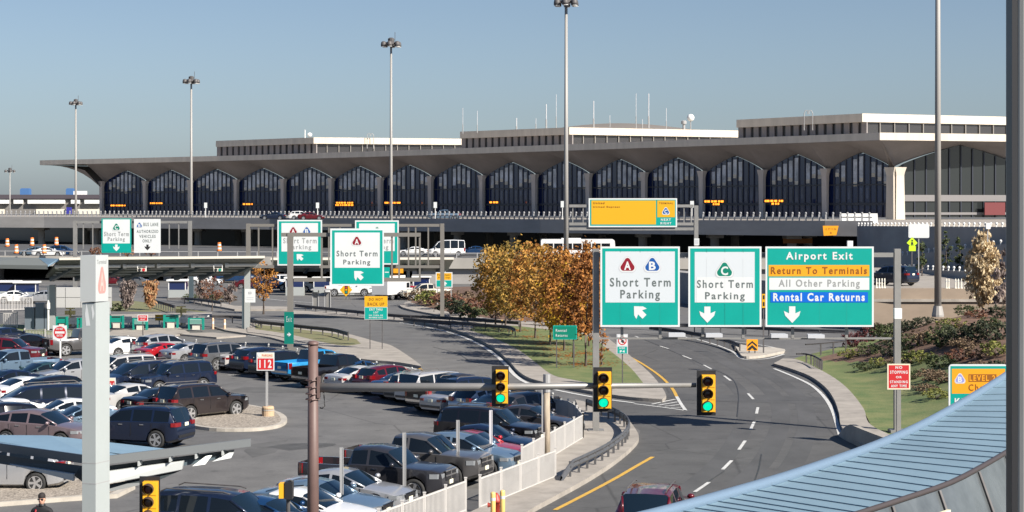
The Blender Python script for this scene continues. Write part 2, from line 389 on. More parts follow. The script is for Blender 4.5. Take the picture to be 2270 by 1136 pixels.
# embankment on the right, rising to the ramp wall
bank_edge = [(p.x, p.y) for p in [G(x, y) for x, y in ((2110,1035),(2000,985),(1932,950),(1915,915),(1885,875),(1850,845),(1800,817),(1765,803))]]
edge_tab = sorted([(p[1], p[0]) for p in bank_edge])
def bank_h(x, y):
    e = interp(edge_tab, y)+max(0, y-136)*.5
    t = max(0, min(1, (x-e-1.2)/11.0)); t = t*t*(3-2*t)
    k = max(0, min(1, (y-84)/28)); u = max(0, min(1, (168-y)/6))
    return 0.1+(0.25+2.6*k)*t
b = MB(); b.smooth = True
NX, NY = 44, 50; base = len(b.v)
for j in range(NY+1):
    y = 76+93*j/NY; e = interp(edge_tab, y)+max(0, y-136)*.5
    for i in range(NX+1):
        x = e+45*(i/NX)**1.6; b.v.append((x, y, bank_h(x, y)))
for j in range(NY):
    for i in range(NX):
        a = j*(NX+1)+i; b.cur = 0 if i < 19 else 1
        y = 76+93*j/NY
        b.cur = 0 if i < 20-.40*j+2*math.sin(j*.35) else 1
        b.face((a, a+1, a+NX+2, a+NX+1))
tag(b.build('embankment', [M_GRASS, M_MULCH]), kind='structure')
# planted mound behind the tree lawn
b = MB(); b.smooth = True
mp = [G(x, y) for x, y in spx([(905,676),(960,690),(1050,706),(1140,716),(1300,722)],4)]; n = len(mp)
for k in range(7):
    t = k/6
    for p in mp: b.v.append((p.x+t*2, p.y+t*34, .13+2.3*math.sin(t*math.pi*.62)*min(1, .25+abs(p.x-mp[0].x)/14)))
for k in range(6):
    for i in range(n-1): b.face((k*n+i, k*n+i+1, (k+1)*n+i+1, (k+1)*n+i))
tag(b.build('planted_mound', M_MULCH), kind='structure')
# ------------------------------------------------------------------ terminal building
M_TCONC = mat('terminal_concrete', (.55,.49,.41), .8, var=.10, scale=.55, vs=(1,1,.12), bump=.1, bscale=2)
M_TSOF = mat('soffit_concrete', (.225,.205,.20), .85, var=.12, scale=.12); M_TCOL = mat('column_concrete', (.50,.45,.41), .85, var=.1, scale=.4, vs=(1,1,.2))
M_TGLASS = mat('tinted_glass', (.009,.02,.075), .06, 0, spec=.9)
M_MULL = mat('mullion', (.03,.035,.05), .5)
M_REFL = mat('pale_reflection', (.40,.43,.50), .15, 0, spec=.9, var=.5, scale=.35)  # pale tone painted in for reflections on the terminal glass
M_BAND = mat('penthouse_glazing', (.035,.034,.036), .25, spec=.6)
M_LED = mat('led_orange', (1,.35,.02), .5, emit=1.3, ecol=(1,.28,.02))
M_SPAND = mat('spandrel', (.18,.17,.17), .5)
DECK = 9.4
roof_tab = [(-100,365),(83,357),(222,353.2),(560,345.5),(863,335.5),(1160,325.5),(1700,305),(1895,298)]
colpx = [227,326,426,530,635,741,850,963,1077,1194,1312,1436,1565,1694,1831,1979]
cols = []
for p in colpx:
    s = (460-interp(roof_tab, p-55))*11/165.0
    cols.append(Vector(((p-HX)/s, FOC/s)))
# smooth the plan positions a little
for _ in range(6):
    cols = [cols[0]]+[(cols[i-1]+cols[i]*2+cols[i+1])/4 for i in range(1, len(cols)-1)]+[cols[-1]]
term = thing('terminal_building', 'long concrete terminal with vaulted canopy roof, dark glass bays and flared columns', 'terminal', (cols[-1].x, cols[-1].y, 0))
T0 = Vector((cols[-1].x, cols[-1].y, 0))
def tb(mb, name, m, parent=term):
    mb.v = [(v[0]-T0.x, v[1]-T0.y, v[2]) for v in mb.v]; return mb.build(name, m, parent)
end_pts = [cols[-1], Vector((108.5, 377)), Vector((141, 390))]
nrm = []
for i in range(len(cols)):
    d = (cols[min(i+1, len(cols)-1)]-cols[max(i-1, 0)]).normalized(); nrm.append(Vector((d.y, -d.x)) if d.y < 0 else Vector((-d.y, d.x)))
nrm = [n if n.x < 0 else -n for n in nrm]
OV = 7.0
CAPZ, APEX, ROOFB, ROOFT = 18.8, 22.9, 25.0, 26.5
# roof edge polyline following columns, overhang OV; corner mitre at the near end, cantilever at the far end
edge_n = (end_pts[1]-end_pts[0]).normalized(); end_out = Vector((edge_n.y, -edge_n.x))   # toward the camera
edge = []
tip_d = (cols[0]-cols[1]).normalized()
edge.append(cols[0]+nrm[0]*OV+tip_d*22)
for i in range(len(cols)-1): edge.append(cols[i]+nrm[i]*OV)
corner = cols[-1]+nrm[-1]*OV+end_out*3.2
def zfit(pt, yp): return EYE+(HY-yp)*pt.y/FOC
edge.append(corner)
edge_end = [p+end_out*4.0 for p in end_pts[1:]]
alle = edge+edge_end
# fascia + roof top
b = MB()
back = [Vector((p.x*1.0+50, p.y+60)) for p in reversed(alle)]
poly = [(p.x, p.y) for p in alle]
for p, q in zip(alle, alle[1:]):
    b.quad((p.x,p.y,ROOFB),(q.x,q.y,ROOFB),(q.x,q.y,ROOFT),(p.x,p.y,ROOFT))
inner = [Vector((p.x+42, p.y+42)) for p in edge[:-1]]+[corner+Vector((20,60))]+[p+Vector((0,60)) for p in edge_end]
for i in range(len(alle)-1):
    p, q, r, s = alle[i], alle[i+1], inner[i+1], inner[i]
    b.quad((p.x,p.y,ROOFT),(q.x,q.y,ROOFT),(r.x,r.y,ROOFT),(s.x,s.y,ROOFT))
p, q = alle[0], inner[0]
b.quad((q.x,q.y,ROOFB),(p.x,p.y,ROOFB),(p.x,p.y,ROOFT),(q.x,q.y,ROOFT))
tb(b, 'roof', M_TCONC)
# vaulted soffit: each bay's arch flattens out towards the roof edge
def arch(u): return lerp(CAPZ, APEX, (1-abs(2*u-1)**1.15))
def soffit(A, B, EA, EB, apex=APEX, cap=CAPZ, nu=20, nv=8):
    b = MB(); b.smooth = False; base = 0
    for j in range(nv+1):
        v = j/nv
        for i in range(nu+1):
            u = i/nu; p = A.lerp(B, u).lerp(EA.lerp(EB, u), v)
            za = lerp(cap, apex, (1-abs(2*u-1))**.72); z = lerp(za, ROOFB-.02, 1-(1-v)**1.25)
            b.v.append((p.x, p.y, z))
    for j in range(nv):
        for i in range(nu):
            a = j*(nu+1)+i; b.face((a, a+1, a+nu+2, a+nu+1))
    return b
for i in range(len(cols)-1):
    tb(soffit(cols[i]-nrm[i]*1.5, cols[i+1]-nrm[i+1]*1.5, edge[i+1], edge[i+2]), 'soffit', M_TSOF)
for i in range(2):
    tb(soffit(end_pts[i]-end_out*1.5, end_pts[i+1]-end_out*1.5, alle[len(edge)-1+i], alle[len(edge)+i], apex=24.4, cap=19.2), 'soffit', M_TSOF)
# far-end cantilever: soffit from the first column out to the tip
c0, e0, tip = cols[0], edge[1], edge[0]
b = MB(); back0 = c0+tip_d*22-nrm[0]*10; cb = c0-nrm[0]*10
N = 8
for j in range(N+1):
    t = j/N; z = lerp(CAPZ-1.5, ROOFB-.02, 1-(1-t)**2.2); o = tip_d*(22*t)
    b.v += [(cb.x+o.x, cb.y+o.y, z), (c0.x+o.x, c0.y+o.y, z), (lerp(e0.x+o.x,e0.x+o.x,1), e0.y+o.y, max(z, ROOFB-.02) if t > .99 else lerp(z, ROOFB-.02, .75))]
for j in range(N):
    a = 3*j; b.face((a, a+1, a+4, a+3)); b.face((a+1, a+2, a+5, a+4))
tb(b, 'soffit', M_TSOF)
# columns: tapered piers flaring into the vault
def column(p, ax, w0, w1, mt, out):
    b = MB(); q = Vector((-ax.y, ax.x)); rings = []
    for z, w, d in ((DECK-.6, w0, w0*.7), (18.0, w1, w1*.7), (CAPZ-.2, w1*1.1, w1*.8), (CAPZ+.9, w1*1.5, w1*1.0)):
        rings.append(len(b.v))
        for sx, sy in ((-1,-1),(1,-1),(1,1),(-1,1)):
            v = p+ax*(sx*w/2)+q*(sy*d/2); b.v.append((v.x, v.y, z))
    for a, c in zip(rings, rings[1:]):
        for k in range(4): b.face((a+k, a+(k+1) % 4, c+(k+1) % 4, c+k))
    return tb(b, 'column', mt)
for i, c in enumerate(cols[:-1]):
    d = (cols[min(i+1, len(cols)-1)]-cols[max(i-1, 0)]).normalized()
    column(c+nrm[i]*.3, d, 1.1, 1.3, M_TCOL, nrm[i])
cc = cols[-1]+(nrm[-1]+end_out)*.5
ax = (cols[-1]-cols[-2]).normalized()
column(cc-ax*.2, ax, 1.9, 1.7, M_TCONC, None); column(cc+edge_n*1.3+end_out*.4, edge_n, 2.0, 1.7, M_TCONC, None)
column(end_pts[1]+end_out*.6, edge_n, 2.2, 2.2, M_TCONC, None)
# glazing: one window wall per bay, its mullions a sub-part
def glazing(A, B, npan, apex, end=False):
    d = (B-A); L = d.length; d = d.normalized(); n = Vector((d.y, -d.x)); n = n if (n.y < 0) else -n
    if not end: n = n if n.x < 0 else -n
    rec = A-n*.9; b = MB(); m = MB(); nn = 12
    def zt(u): return lerp(CAPZ, apex, (1-abs(2*u-1))**.72)
    pan = npan
    pale = MB()
    for i in range(pan):
        u0, u1 = i/pan, (i+1)/pan; p = rec+d*(L*u0); q = rec+d*(L*u1)
        b.cur = 0
        b.quad((p.x,p.y,DECK),(q.x,q.y,DECK),(q.x,q.y,zt(u1)+.1),(p.x,p.y,zt(u0)+.1))
        # pale, cream and dim panels: reflections painted onto the panes
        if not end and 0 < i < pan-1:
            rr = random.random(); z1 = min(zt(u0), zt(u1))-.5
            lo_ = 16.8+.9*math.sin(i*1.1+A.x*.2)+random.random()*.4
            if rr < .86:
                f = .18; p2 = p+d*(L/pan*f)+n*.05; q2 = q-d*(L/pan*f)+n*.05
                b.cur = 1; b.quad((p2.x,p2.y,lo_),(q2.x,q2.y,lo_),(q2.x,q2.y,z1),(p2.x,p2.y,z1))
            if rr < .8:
                f = .2; p2 = p+d*(L/pan*f)+n*.08; q2 = q-d*(L/pan*f)+n*.08; b.cur = 3; b.quad((p2.x,p2.y,lo_-.1),(q2.x,q2.y,lo_-.1),(q2.x,q2.y,lo_+.75),(p2.x,p2.y,lo_+.75))  # cream block painted in as the bright lower rim of the reflection
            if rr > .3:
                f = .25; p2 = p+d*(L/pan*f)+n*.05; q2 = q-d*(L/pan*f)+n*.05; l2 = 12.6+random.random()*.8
                b.cur = 2; b.quad((p2.x,p2.y,l2),(q2.x,q2.y,l2),(q2.x,q2.y,15.6),(p2.x,p2.y,15.6))  # dim panel, a faint reflection painted on the lower pane
        m.beam((p.x+n.x*.15,p.y+n.y*.15,DECK),(p.x+n.x*.15,p.y+n.y*.15,zt(u0)),.09 if not end else .12)
    p, q = rec, rec+d*L
    w = tb(b, 'window', [M_TGLASS if not end else mat('end_glass', (.022,.026,.027), .12, spec=.5), M_REFL, mat('dim_reflection', (.035,.05,.10), .2, spec=.8, var=.5, scale=.3), mat('cream_reflection', (.52,.49,.42), .5, var=.3, scale=.4)])
    m.cur = 1
    for z, t in ((12.2,.5),(16.2,.25)) if not end else ((13.4,1.3),(10.2,.5)):
        pp = rec+n*.2; qq = rec+d*L+n*.2
        c = (pp+qq)/2; m.box((c.x, c.y, z), (L, .2, t), math.atan2(d.y, d.x))
    m.v = [(v[0]-T0.x, v[1]-T0.y, v[2]) for v in m.v]
    m.build('mullion', [M_MULL, M_MULL if not end else M_SPAND], w)
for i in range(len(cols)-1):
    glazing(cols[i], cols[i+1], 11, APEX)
for i in range(2): glazing(end_pts[i], end_pts[i+1], 12, 24.4, True)
# red poster panel and dark interior wall seen in the end bay
p = P(2205, 470, 374.5); b = MB(); b.box((p.x, p.y, 11.2), (4.6, .3, 2.6), math.atan2(edge_n.y, edge_n.x)); tb(b, 'poster', mat('poster_red', (.13,.02,.022), .5))
# orange display strips over the doors
for px, py, w in ((262,456,30),(346,451,24),(550,453,18),(765,450,36),(765,455,40),(870,450,32),(1097,449,18),(1585,447,42),(1588,453,12),(1718,446,42),(1720,452,14)):
    j = min(range(len(colpx)), key=lambda k: abs(colpx[k]-px)); Yd = cols[j].y-10
    p = P(px, py, Yd); b = MB()
    L = w*Yd/FOC; k = -L/2
    while k < L/2:
        ww = random.choice((.3,.45,.6)); b.box((p.x+k, p.y, p.z), (ww, .1, .42)); k += ww+.22
    b.v = [(v[0]-T0.x, v[1]-T0.y, v[2]) for v in b.v]
    pb = MB(); pb.box((p.x, p.y+.12, p.z), (L+1, .12, .9)); pn = tb(pb, 'display_board', M_BLACK)
    tagk = b.build('display_lettering', M_LED, pn)
# three glazed penthouses stepping back along the roof, each with a pale parapet
def penthouse(a, c, d, z0=ROOFT-2, z1=31.0, nl=16, nr=12):
    """a: far end of the shaded side, c: corner, d: far end of the sunlit side"""
    a, c, d = Vector(a), Vector(c), Vector(d); e = a+(d-c)
    ins = lambda p, k: p+((a+d)/2-p).normalized()*k
    b = MB(); b.prism([(p.x, p.y) for p in (ins(a,1.2), ins(c,1.2), ins(d,1.2), ins(e,1.2))], z0, z1-1.2); ph = tb(b, 'penthouse', M_BAND)
    b = MB(); b.prism([(p.x, p.y) for p in (a, c, d, e)], z1-1.75, z1, True, True)
    b.v = [(v[0]-T0.x, v[1]-T0.y, v[2]) for v in b.v]; b.build('parapet', M_TCONC, ph)
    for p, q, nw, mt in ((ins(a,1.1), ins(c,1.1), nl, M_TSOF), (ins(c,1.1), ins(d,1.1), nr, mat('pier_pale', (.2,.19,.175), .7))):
        dd = (q-p).normalized(); L = (q-p).length; n = Vector((dd.y, -dd.x)); n = n if n.y < 0 else -n
        proto = None
        for k in range(nw+1):
            o = p+dd*(L*k/nw)+n*.12
            if proto is None:
                b = MB(); wd_ = (L/nw*.6) if mt is M_TSOF else .2; b.box((0,0,0), (wd_, .34, z1-1.75-z0), math.atan2(dd.y, dd.x)); proto = b.mesh('pier', [mt])
            link('window_pier', proto, ph, (o.x-T0.x, o.y-T0.y, (z1-1.75+z0)/2-.003))
    return ph
penthouse((50,402), (72.8,375), (141,403), nl=15, nr=20)
pc2 = penthouse((-13.4,465), (14,440), (60,460), nl=16, nr=15)
penthouse((-87,530), (-55.3,503), (-12,514), nl=16, nr=13)
# barrel vault behind the middle penthouse
b = MB(); b.smooth = True
q0 = P(1175, 285, 470); q1 = P(1570, 290, 470); n = 20
for k in range(n+1):
    t = k/n; x = lerp(q0.x, q1.x, t); z = 31.0+2.4*math.sin(math.pi*t)
    b.v += [(x, 470, 27), (x, 470, z), (x+14, 500, z), (x+14,500,27)]
for k in range(n):
    a = 4*k
    for j in range(3): b.face((a+j, a+4+j, a+5+j, a+1+j))
tb(b, 'vault', mat('vault_roof', (.12,.11,.105), .6))
# roof aerials, dome and cowl vents
def aerial(px, ytop, ybot, Y, r, label, thick_h=0):
    p = P(px, ybot, Y); h = (ybot-ytop)*Y/FOC; t = thing('roof_aerial', label, 'antenna', p)
    b = MB(); b.tube([(0,0,-.6),(0,0,h*.3)], r*1.3, 6); b.build('mast', M_GREYP, t)
    b = MB(); b.tube([(0,0,h*.3),(0,0,h)], r*.8, 6); b.build('whip', M_LGREY, t)
for i, (px, yt, yb, lab) in enumerate(((1026,240,292,'thin whip aerial at the outer corner of the middle penthouse'),(1058,246,290,'whip aerial with a box on its mast, second along the middle penthouse'),
    (1188,263,281,'stubby aerial standing where the barrel vault begins'),(1211,231,280,'white fibreglass whip aerial with a thick base beside the tall grey whip'),(1233,210,280,'tall grey whip aerial beside the lamp mast, above the vault'),
    (1316,224,280,'white leaning whip aerial over the crown of the vault'),(1352,256,278,'short white stub aerial on the crest of the vault'),(1410,208,280,'hair-thin tall aerial, next to the tallest white whip'),
    (1438,208,280,'tallest bright white whip aerial on the vault'),(1477,240,282,'grey whip aerial near the white dome'),(1424,265,281,'small pale stub between the two tall whips'),(1145,262,288,'white rounded post aerial on the sunless parapet'))):
    aerial(px, yt, yb, 458 if px < 1180 else 462, .16 if i in (3,5,8,11) else .09, lab)
p = P(1531, 284, 462); t = thing('radome', 'white ball radome on a short post on the terminal roof', 'radar dome', p)
b = MB(); b.smooth = True; b.ell((0,0,2.6), (.95,.95,.95), 14, 10); b.build('dome', M_WHITE, t); b = MB(); b.tube([(0,0,-.6),(0,0,1.9)], .14); b.build('post', M_GREYP, t)
p = P(1516, 284, 461); t = thing('roof_cowl', 'small grey ventilation cowl beside the ball radome', 'vent', p)
b = MB(); b.lathe([(.35,-.5),(.35,.9),(.7,1.0),(.7,1.7),(.4,1.9)], 12); b.build('cowl', M_GREYP, t)
for px, py, Y, lab in ((821,306,506,'pair of bent vent pipes in front of the farthest penthouse'),(1792,258,384,'pair of bent vent pipes on the tallest penthouse')):
    p = P(px, py, Y); t = thing('vent_pipes', lab, 'vent pipes', p)
    for s in (-1,1):
        b = MB(); b.tube([(s*.9,0,-3),(s*.9,0,.6),(s*.6,0,1.2),(s*.15,0,1.2),(s*.12,0,.5)], .1, 6); b.build('pipe', M_GREYP, t)
p = P(676, 304, 503); t = thing('roof_dish', 'small white dish and stub mast on the farthest penthouse', 'dish', p)
b = MB(); b.tube([(0,0,-.3),(0,0,2)], .14, 6); b.build('mast', M_WHITE, t); b = MB(); b.ell((1.3,0,.6), (.7,.4,.6)); b.build('dish', M_WHITE, t)

# ------------------------------------------------------------------ departures viaduct in front of the terminal
M_VIA = mat('viaduct_concrete', (.27,.26,.25), .85, var=.12, scale=.12, vs=(1,1,3))
M_VIA2 = mat('pale_viaduct_concrete', (.30,.285,.26), .85, var=.12, scale=.15)
via_px = [(-60,404),(100,398),(300,388),(600,366),(900,342),(1200,318),(1500,300),(1830,283),(1935,279)]
vf = [Vector(((px-HX)*Y/FOC, Y)) for px, Y in via_px]
via = thing('departures_viaduct', 'dark concrete elevated roadway running along the front of the terminal', 'viaduct', (vf[4].x, vf[4].y, 0)); V0 = vf[4]
def vb(mb, name, m, parent=via):
    mb.v = [(v[0]-V0.x, v[1]-V0.y, v[2]) for v in mb.v]; return mb.build(name, m, parent)
bk = [cols[0]+Vector((-60,80))]+[c+Vector((2,2)) for c in cols]+[Vector((80,385))]
b = MB(); b.prism([(p.x, p.y) for p in vf]+[(118,300),(150,390)]+[(p.x, p.y) for p in reversed(bk)], 7.6, DECK-.4, True, True); vb(b, 'deck', M_CONC)
bm = bmesh.new(); o = via.children[0]; bm.from_mesh(o.data); bmesh.ops.triangulate(bm, faces=[f for f in bm.faces if len(f.verts) > 4]); bm.to_mesh(o.data); bm.free()
b = MB()
for p, q in zip(vf, vf[1:]):
    d = (q-p).normalized(); n = Vector((d.y, -d.x)); n = n if n.y < 0 else -n
    A, B = p+n*.35, q+n*.35
    b.quad((A.x,A.y,7.0),(B.x,B.y,7.0),(B.x,B.y,9.4),(A.x,A.y,9.4)); b.quad((A.x,A.y,9.4),(B.x,B.y,9.4),(q.x,q.y,9.4),(p.x,p.y,9.4)); b.quad((B.x,B.y,7.0),(A.x,A.y,7.0),(p.x,p.y,7.0),(q.x,q.y,7.0))
    b.quad((q.x,q.y,9.4),(p.x,p.y,9.4),(p.x,p.y,7),(q.x,q.y,7))
vb(b, 'parapet', M_VIA)
pm = MB(); pm.box((0,0,.55), (.26,.2,1.1)); pm.ell((0,0,1.15), (.19,.19,.22), 8, 4); pmesh = pm.mesh('post', [mat('rail_post_grey', (.24,.24,.245), .6)])
tot = 0; acc = [0]
for p, q in zip(vf, vf[1:]): tot += (q-p).length; acc.append(tot)
def along(s):
    j = max(i for i in range(len(vf)) if acc[i] <= s+1e-6); j = min(j, len(vf)-2); t = (s-acc[j])/(acc[j+1]-acc[j]); return vf[j].lerp(vf[j+1], t)
for h, lab in ((0, 'grey post and rail parapet railing along the far half of the deck'), (1, 'grey post and rail parapet railing along the near half of the deck')):
    s0, s1 = tot*h/2, tot*(h+1)/2; o = along(s0); rl = thing('deck_railing', lab, 'railing', (o.x, o.y, 9.4))
    pts = [along(lerp(s0+.1, s1-.1, k/12)) for k in range(13)]
    b = MB(); b.tube([(p.x-o.x, p.y-o.y-.1, .55) for p in pts], .1, 6); b.build('rail', M_GREYP, rl)
    for k in range(92):
        p = along(lerp(s0, s1, (k+.5)/92)); link('post', pmesh, rl, (p.x-o.x, p.y-o.y-.1, 0))
pier = MB(); pier.tube([(0,0,0),(0,0,7.6)], .75, 12); pier.box((0,0,6.9), (2.4,5,1.0)); pme = pier.mesh('pier', [M_VIA2])
for k in range(1, 15):
    s = tot*k/15; j = max(i for i in range(len(vf)) if acc[i] <= s); t = (s-acc[j])/(acc[j+1]-acc[j]); p = vf[j].lerp(vf[j+1], t)
    for off in (5, 24): link('pier', pme, via, (p.x-V0.x+off*.3, p.y-V0.y+off, 0))
# lower-level terminal wall in the shade under the deck
b = MB()
for p, q in zip(bk[:-1], bk[1:]): b.quad((p.x,p.y,0),(q.x,q.y,0),(q.x,q.y,7.6),(p.x,p.y,7.6))
vb(b, 'lower_wall', mat('lower_glazing', (.02,.022,.03), .3))

# arrivals road: a raised roadway in front of the deck, solid wall at its near end
arr = thing('arrivals_viaduct', 'lower arrivals roadway on a grey retaining wall, seen under the departures deck', 'viaduct', (0,270,0))
fr = [(-190,292),(-100,286),(-36,278),(-14,271),(40,268),(70,268)]
b = MB(); b.prism([(p[0], p[1]-270) for p in fr]+[(80,40),(-60,110),(-260,160)], 2.5, 3.5, True, True); b.build('deck', M_ROAD, arr)
b = MB(); b.prism([(-15,1.5),(40,-1.7),(66,-1.7),(66,3),(-15,6)], 0, 2.5); b.build('retaining_wall', M_VIA, arr)
b = MB()
for p, q in zip(fr, fr[1:]):
    b.quad((p[0],p[1]-270.3,2.3),(q[0],q[1]-270.3,2.3),(q[0],q[1]-270.3,3.9),(p[0],p[1]-270.3,3.9)); b.quad((p[0],p[1]-270.3,3.9),(q[0],q[1]-270.3,3.9),(q[0],q[1]-269.9,3.9),(p[0],p[1]-269.9,3.9))
b.build('parapet', M_VIA2, arr)
b = MB(); b.tube([(p[0], p[1]-270.1, 4.6) for p in fr], .08, 6); b.build('rail', M_GREYP, arr)
pm = MB(); pm.box((0,0,.4), (.14,.14,.8)); pmesh = pm.mesh('post', [M_GREYP])
for k in range(80):
    x = -185+k*3.1; y = interp(fr, x); link('post', pmesh, arr, (x, y-270.1, 3.9))
pier = MB(); pier.box((0,0,1.25), (1.2,3,2.5)); pme = pier.mesh('pier', [M_VIA])
for k in range(12): link('pier', pme, arr, (-180+k*14, interp(fr, -180+k*14)-266, 0))

# ------------------------------------------------------------------ ramp on the right with its tan retaining wall
M_TAN = mat('tan_wall', (.24,.19,.145), .85, var=.1, scale=.3, vs=(1,1,2))
ramp = thing('ramp_wall', 'tan concrete retaining wall carrying the ramp road beside the planted bank', 'retaining wall', (40,170,0))
xa = P(1935,640,168).x; xb = 75
b = MB(); b.prism([(xa-40,-2),(xb-40,-2),(xb-40,0),(xa-40,0)], 0, 3.92); b.build('wall', M_TAN, ramp)
b = MB(); b.prism([(xa-40,-1.996),(xa-40+2,-2.2),(xb-40,-2.2),(xb-40,-1.996)], 2.7, 2.95); b.build('string_course', M_CONC, ramp)
b = MB(); b.prism([(xa-40,0.01),(xb-40,0.01),(xb-20,38),(xa-40,62)], 2.9, 3.9, True); b.build('road_deck', M_CONC, ramp)
q0, q1 = P(1470,700,222), P(1938,700,168); b = MB(); b.prism([(q0.x-40,q0.y-170),(q1.x-40,q1.y-170),(q1.x-39,q1.y-168),(q0.x-38,q0.y-168)], 0, 3.7); b.build('abutment', M_VIA, ramp)
upper = thing('upper_ramp', 'dark concrete wall of the climbing ramp under a row of pale rail posts', 'ramp', (60,205,0))
def slab(A, B, za0, za1, zb0, zb1, th, name, m):
    """wall from plan point A to B with its own bottom and top heights at each end"""
    d = (B-A).normalized(); n = Vector((-d.y, d.x))*th; b = MB()
    c = [Vector((p.x-60, p.y-205)) for p in (A, B, B+n, A+n)]; zz = [(za0,za1),(zb0,zb1),(zb0,zb1),(za0,za1)]
    for k in range(4):
        p, q = c[k], c[(k+1) % 4]; b.quad((p.x,p.y,zz[k][0]),(q.x,q.y,zz[(k+1)%4][0]),(q.x,q.y,zz[(k+1)%4][1]),(p.x,p.y,zz[k][1]))
    b.quad(*[(c[k].x,c[k].y,zz[k][1]) for k in range(4)]); return b.build(name, m, upper)
XY = lambda px, Y: Vector(((px-HX)*Y/FOC, Y))
def zpx(py, Y): return EYE-(py-HY)*Y/FOC
UA, UB = XY(1900,276), XY(2300,182); slab(UA, UB, 0, zpx(501,276), 0, zpx(504,182), 2, 'wall', M_VIA)
IA, IB = XY(1985,240), XY(2300,176); slab(IA, IB, 2.5, zpx(568,240), 2.5, zpx(533,176), .5, 'inclined_parapet', M_VIA)
LA, LB = XY(1992,222), XY(2230,174); slab(LA, LB, 2.5, zpx(595,222), 2.5, zpx(606,174), .4, 'low_parapet', M_VIA)
pm = MB(); pm.box((0,0,.12), (.12,.12,.4)); pm.ell((0,0,.36), (.15,.15,.17), 8, 4); pme = pm.mesh('rail_post', [M_WHITE])
for A, B, ya, yb, za, zb_, n in ((UA,UB,501,504,276,182,40),(IA,IB,568,533,240,176,22),(LA,LB,595,606,222,174,20)):
    for k in range(n):
        t = (k+.5)/n; p = A.lerp(B, t); z = lerp(zpx(ya, za), zpx(yb, zb_), t)
        link('rail_post', pme, upper, (p.x-60, p.y-205-.02, z-.02))
# pale post-and-panel barrier on the deck edge by the corner column
p = P(1905, 482, 292); t = thing('jersey_barrier', 'long sunlit white barrier on the deck by the corner column', 'barrier', (p.x, p.y, 9.0))
b = MB(); b.prism([(-2.9,-.3),(2.9,-.3),(2.9,.3),(-2.9,.3)], 0, 1.15); b.prism([(-2.9,-.18),(2.9,-.18),(2.9,.18),(-2.9,.18)], 1.15, 1.5); b.build('barrier', M_WHITE, t)

# ------------------------------------------------------------------ far terminal at the left
far = thing('far_terminal', 'distant flat-roofed terminal with pale wall bands, far behind the viaduct', 'terminal', (-230,760,0))
def fb(px0, px1, y0, y1, m, name, Y=760, dep=2, parent=far):
    a, c = P(px0, y0, Y), P(px1, y1, Y); b = MB(); b.box(((a.x+c.x)/2+230, Y-760+dep/2, (a.z+c.z)/2), (abs(c.x-a.x), dep, abs(a.z-c.z))); return b.build(name, m, parent)
fb(-30,226,442,500,mat('far_wall', (.16,.15,.14), .8),'wall',762,30)
fb(-30,226,432,441,mat('far_roof', (.06,.05,.06), .7),'roof',760.5,38)
for x0, x1 in ((-30,20),(30,50),(61,143),(157,176),(187,226)): fb(x0,x1,443.5,452,M_WHITE,'wall_panel',760,1.5)
for x0, x1 in ((-30,8),(80,146),(172,226)): fb(x0,x1,464,478,mat('cream_wall', (.62,.58,.48), .7),'wall_panel',760.2,1.5)
fb(147,158,460,476,mat('blue_panel', (.03,.03,.25), .5),'blue_banner',759,1)
for k, (px0, w) in enumerate(((47,20),(148,16))):
    a = P(px0, 418, 790); c = P(px0+w, 434, 790)
    tk = thing('water_tank', ('blue rooftop tank on its own over the far terminal','blue rooftop tank behind the far lamp mast')[k], 'tank', ((a.x+c.x)/2, 790, c.z))
    b = MB(); W = c.x-a.x; H = a.z-c.z
    b.prism([(-W/2,-W/2),(W/2,-W/2),(W/2,W/2),(-W/2,W/2)], 0, H*.9); b.prism([(-W*.42,-W*.42),(W*.42,-W*.42),(W*.42,W*.42),(-W*.42,W*.42)], H*.9, H)
    b.build('tank', mat('tank_blue', (.05,.13,.30), .6), tk)
    b = MB(); b.box((0,0,-1.2), (W*.8, W*.8, 2.4)); b.build('stand', M_DSTEEL, tk)
a = P(163, 424, 770); t = thing('roof_sign', 'white rectangular sign board standing on the far terminal roof', 'sign', (P(178,434,770).x, 770, P(178,434,770).z))
b = MB(); b.box((0,0,1), (5.8,.2,1.9)); b.build('board', M_WHITE, t)
for s in (-2,2):
    b = MB(); b.box((s,.3,-.2), (.2,.2,1.2)); b.build('leg', M_GREYP, t)
# ------------------------------------------------------------------ signs
CM = {'g':M_GREEN,'w':M_SWHITE,'o':M_SORANGE,'y':M_SYEL,'b':M_SBLUE,'r':M_SRED,'k':M_SBLK,'gr':M_SGREY,'dr':M_SDRED,'db':M_SDBLUE,'dg':M_SDGREEN,'lg':M_LGREY,'br':M_BROWN}
CM['pk'] = mat('faded_red', (.45,.22,.20), .5, spec=.3); CM['fg'] = mat('faded_grey', (.24,.25,.25), .5, spec=.3)
CM['lm'] = mat('sign_lime', (.44,.66,.02), .45, spec=.3); CM['pw'] = mat('sign_pale_blue_white', (.47,.505,.53), .45, spec=.3)
CM['ch'] = mat('sign_cream', (.58,.53,.4), .5, spec=.3); CM['dk'] = mat('sign_dark_green', (.0,.13,.10), .5, spec=.3); CM['pu']=mat('badge_violet',(.22,.22,.5),.5)
def tri_badge(cx, cy, w, h):
    """rounded triangle outline (emblem)"""
    out = []; cs = [(cx, cy-h*.22, w*.20), (cx-w*.27, cy+h*.22, w*.23), (cx+w*.27, cy+h*.22, w*.23)]
    ang = [(200,340),(80,200),(-20,100)]
    for (x, y, r), (a0, a1) in ((cs[0],(200,340)),(cs[2],(-20,100)),(cs[1],(80,200))):
        for k in range(9):
            a = R(lerp(a0, a1, k/8)); out.append((x+r*math.cos(a), y+r*math.sin(a)*h/w))
    return out
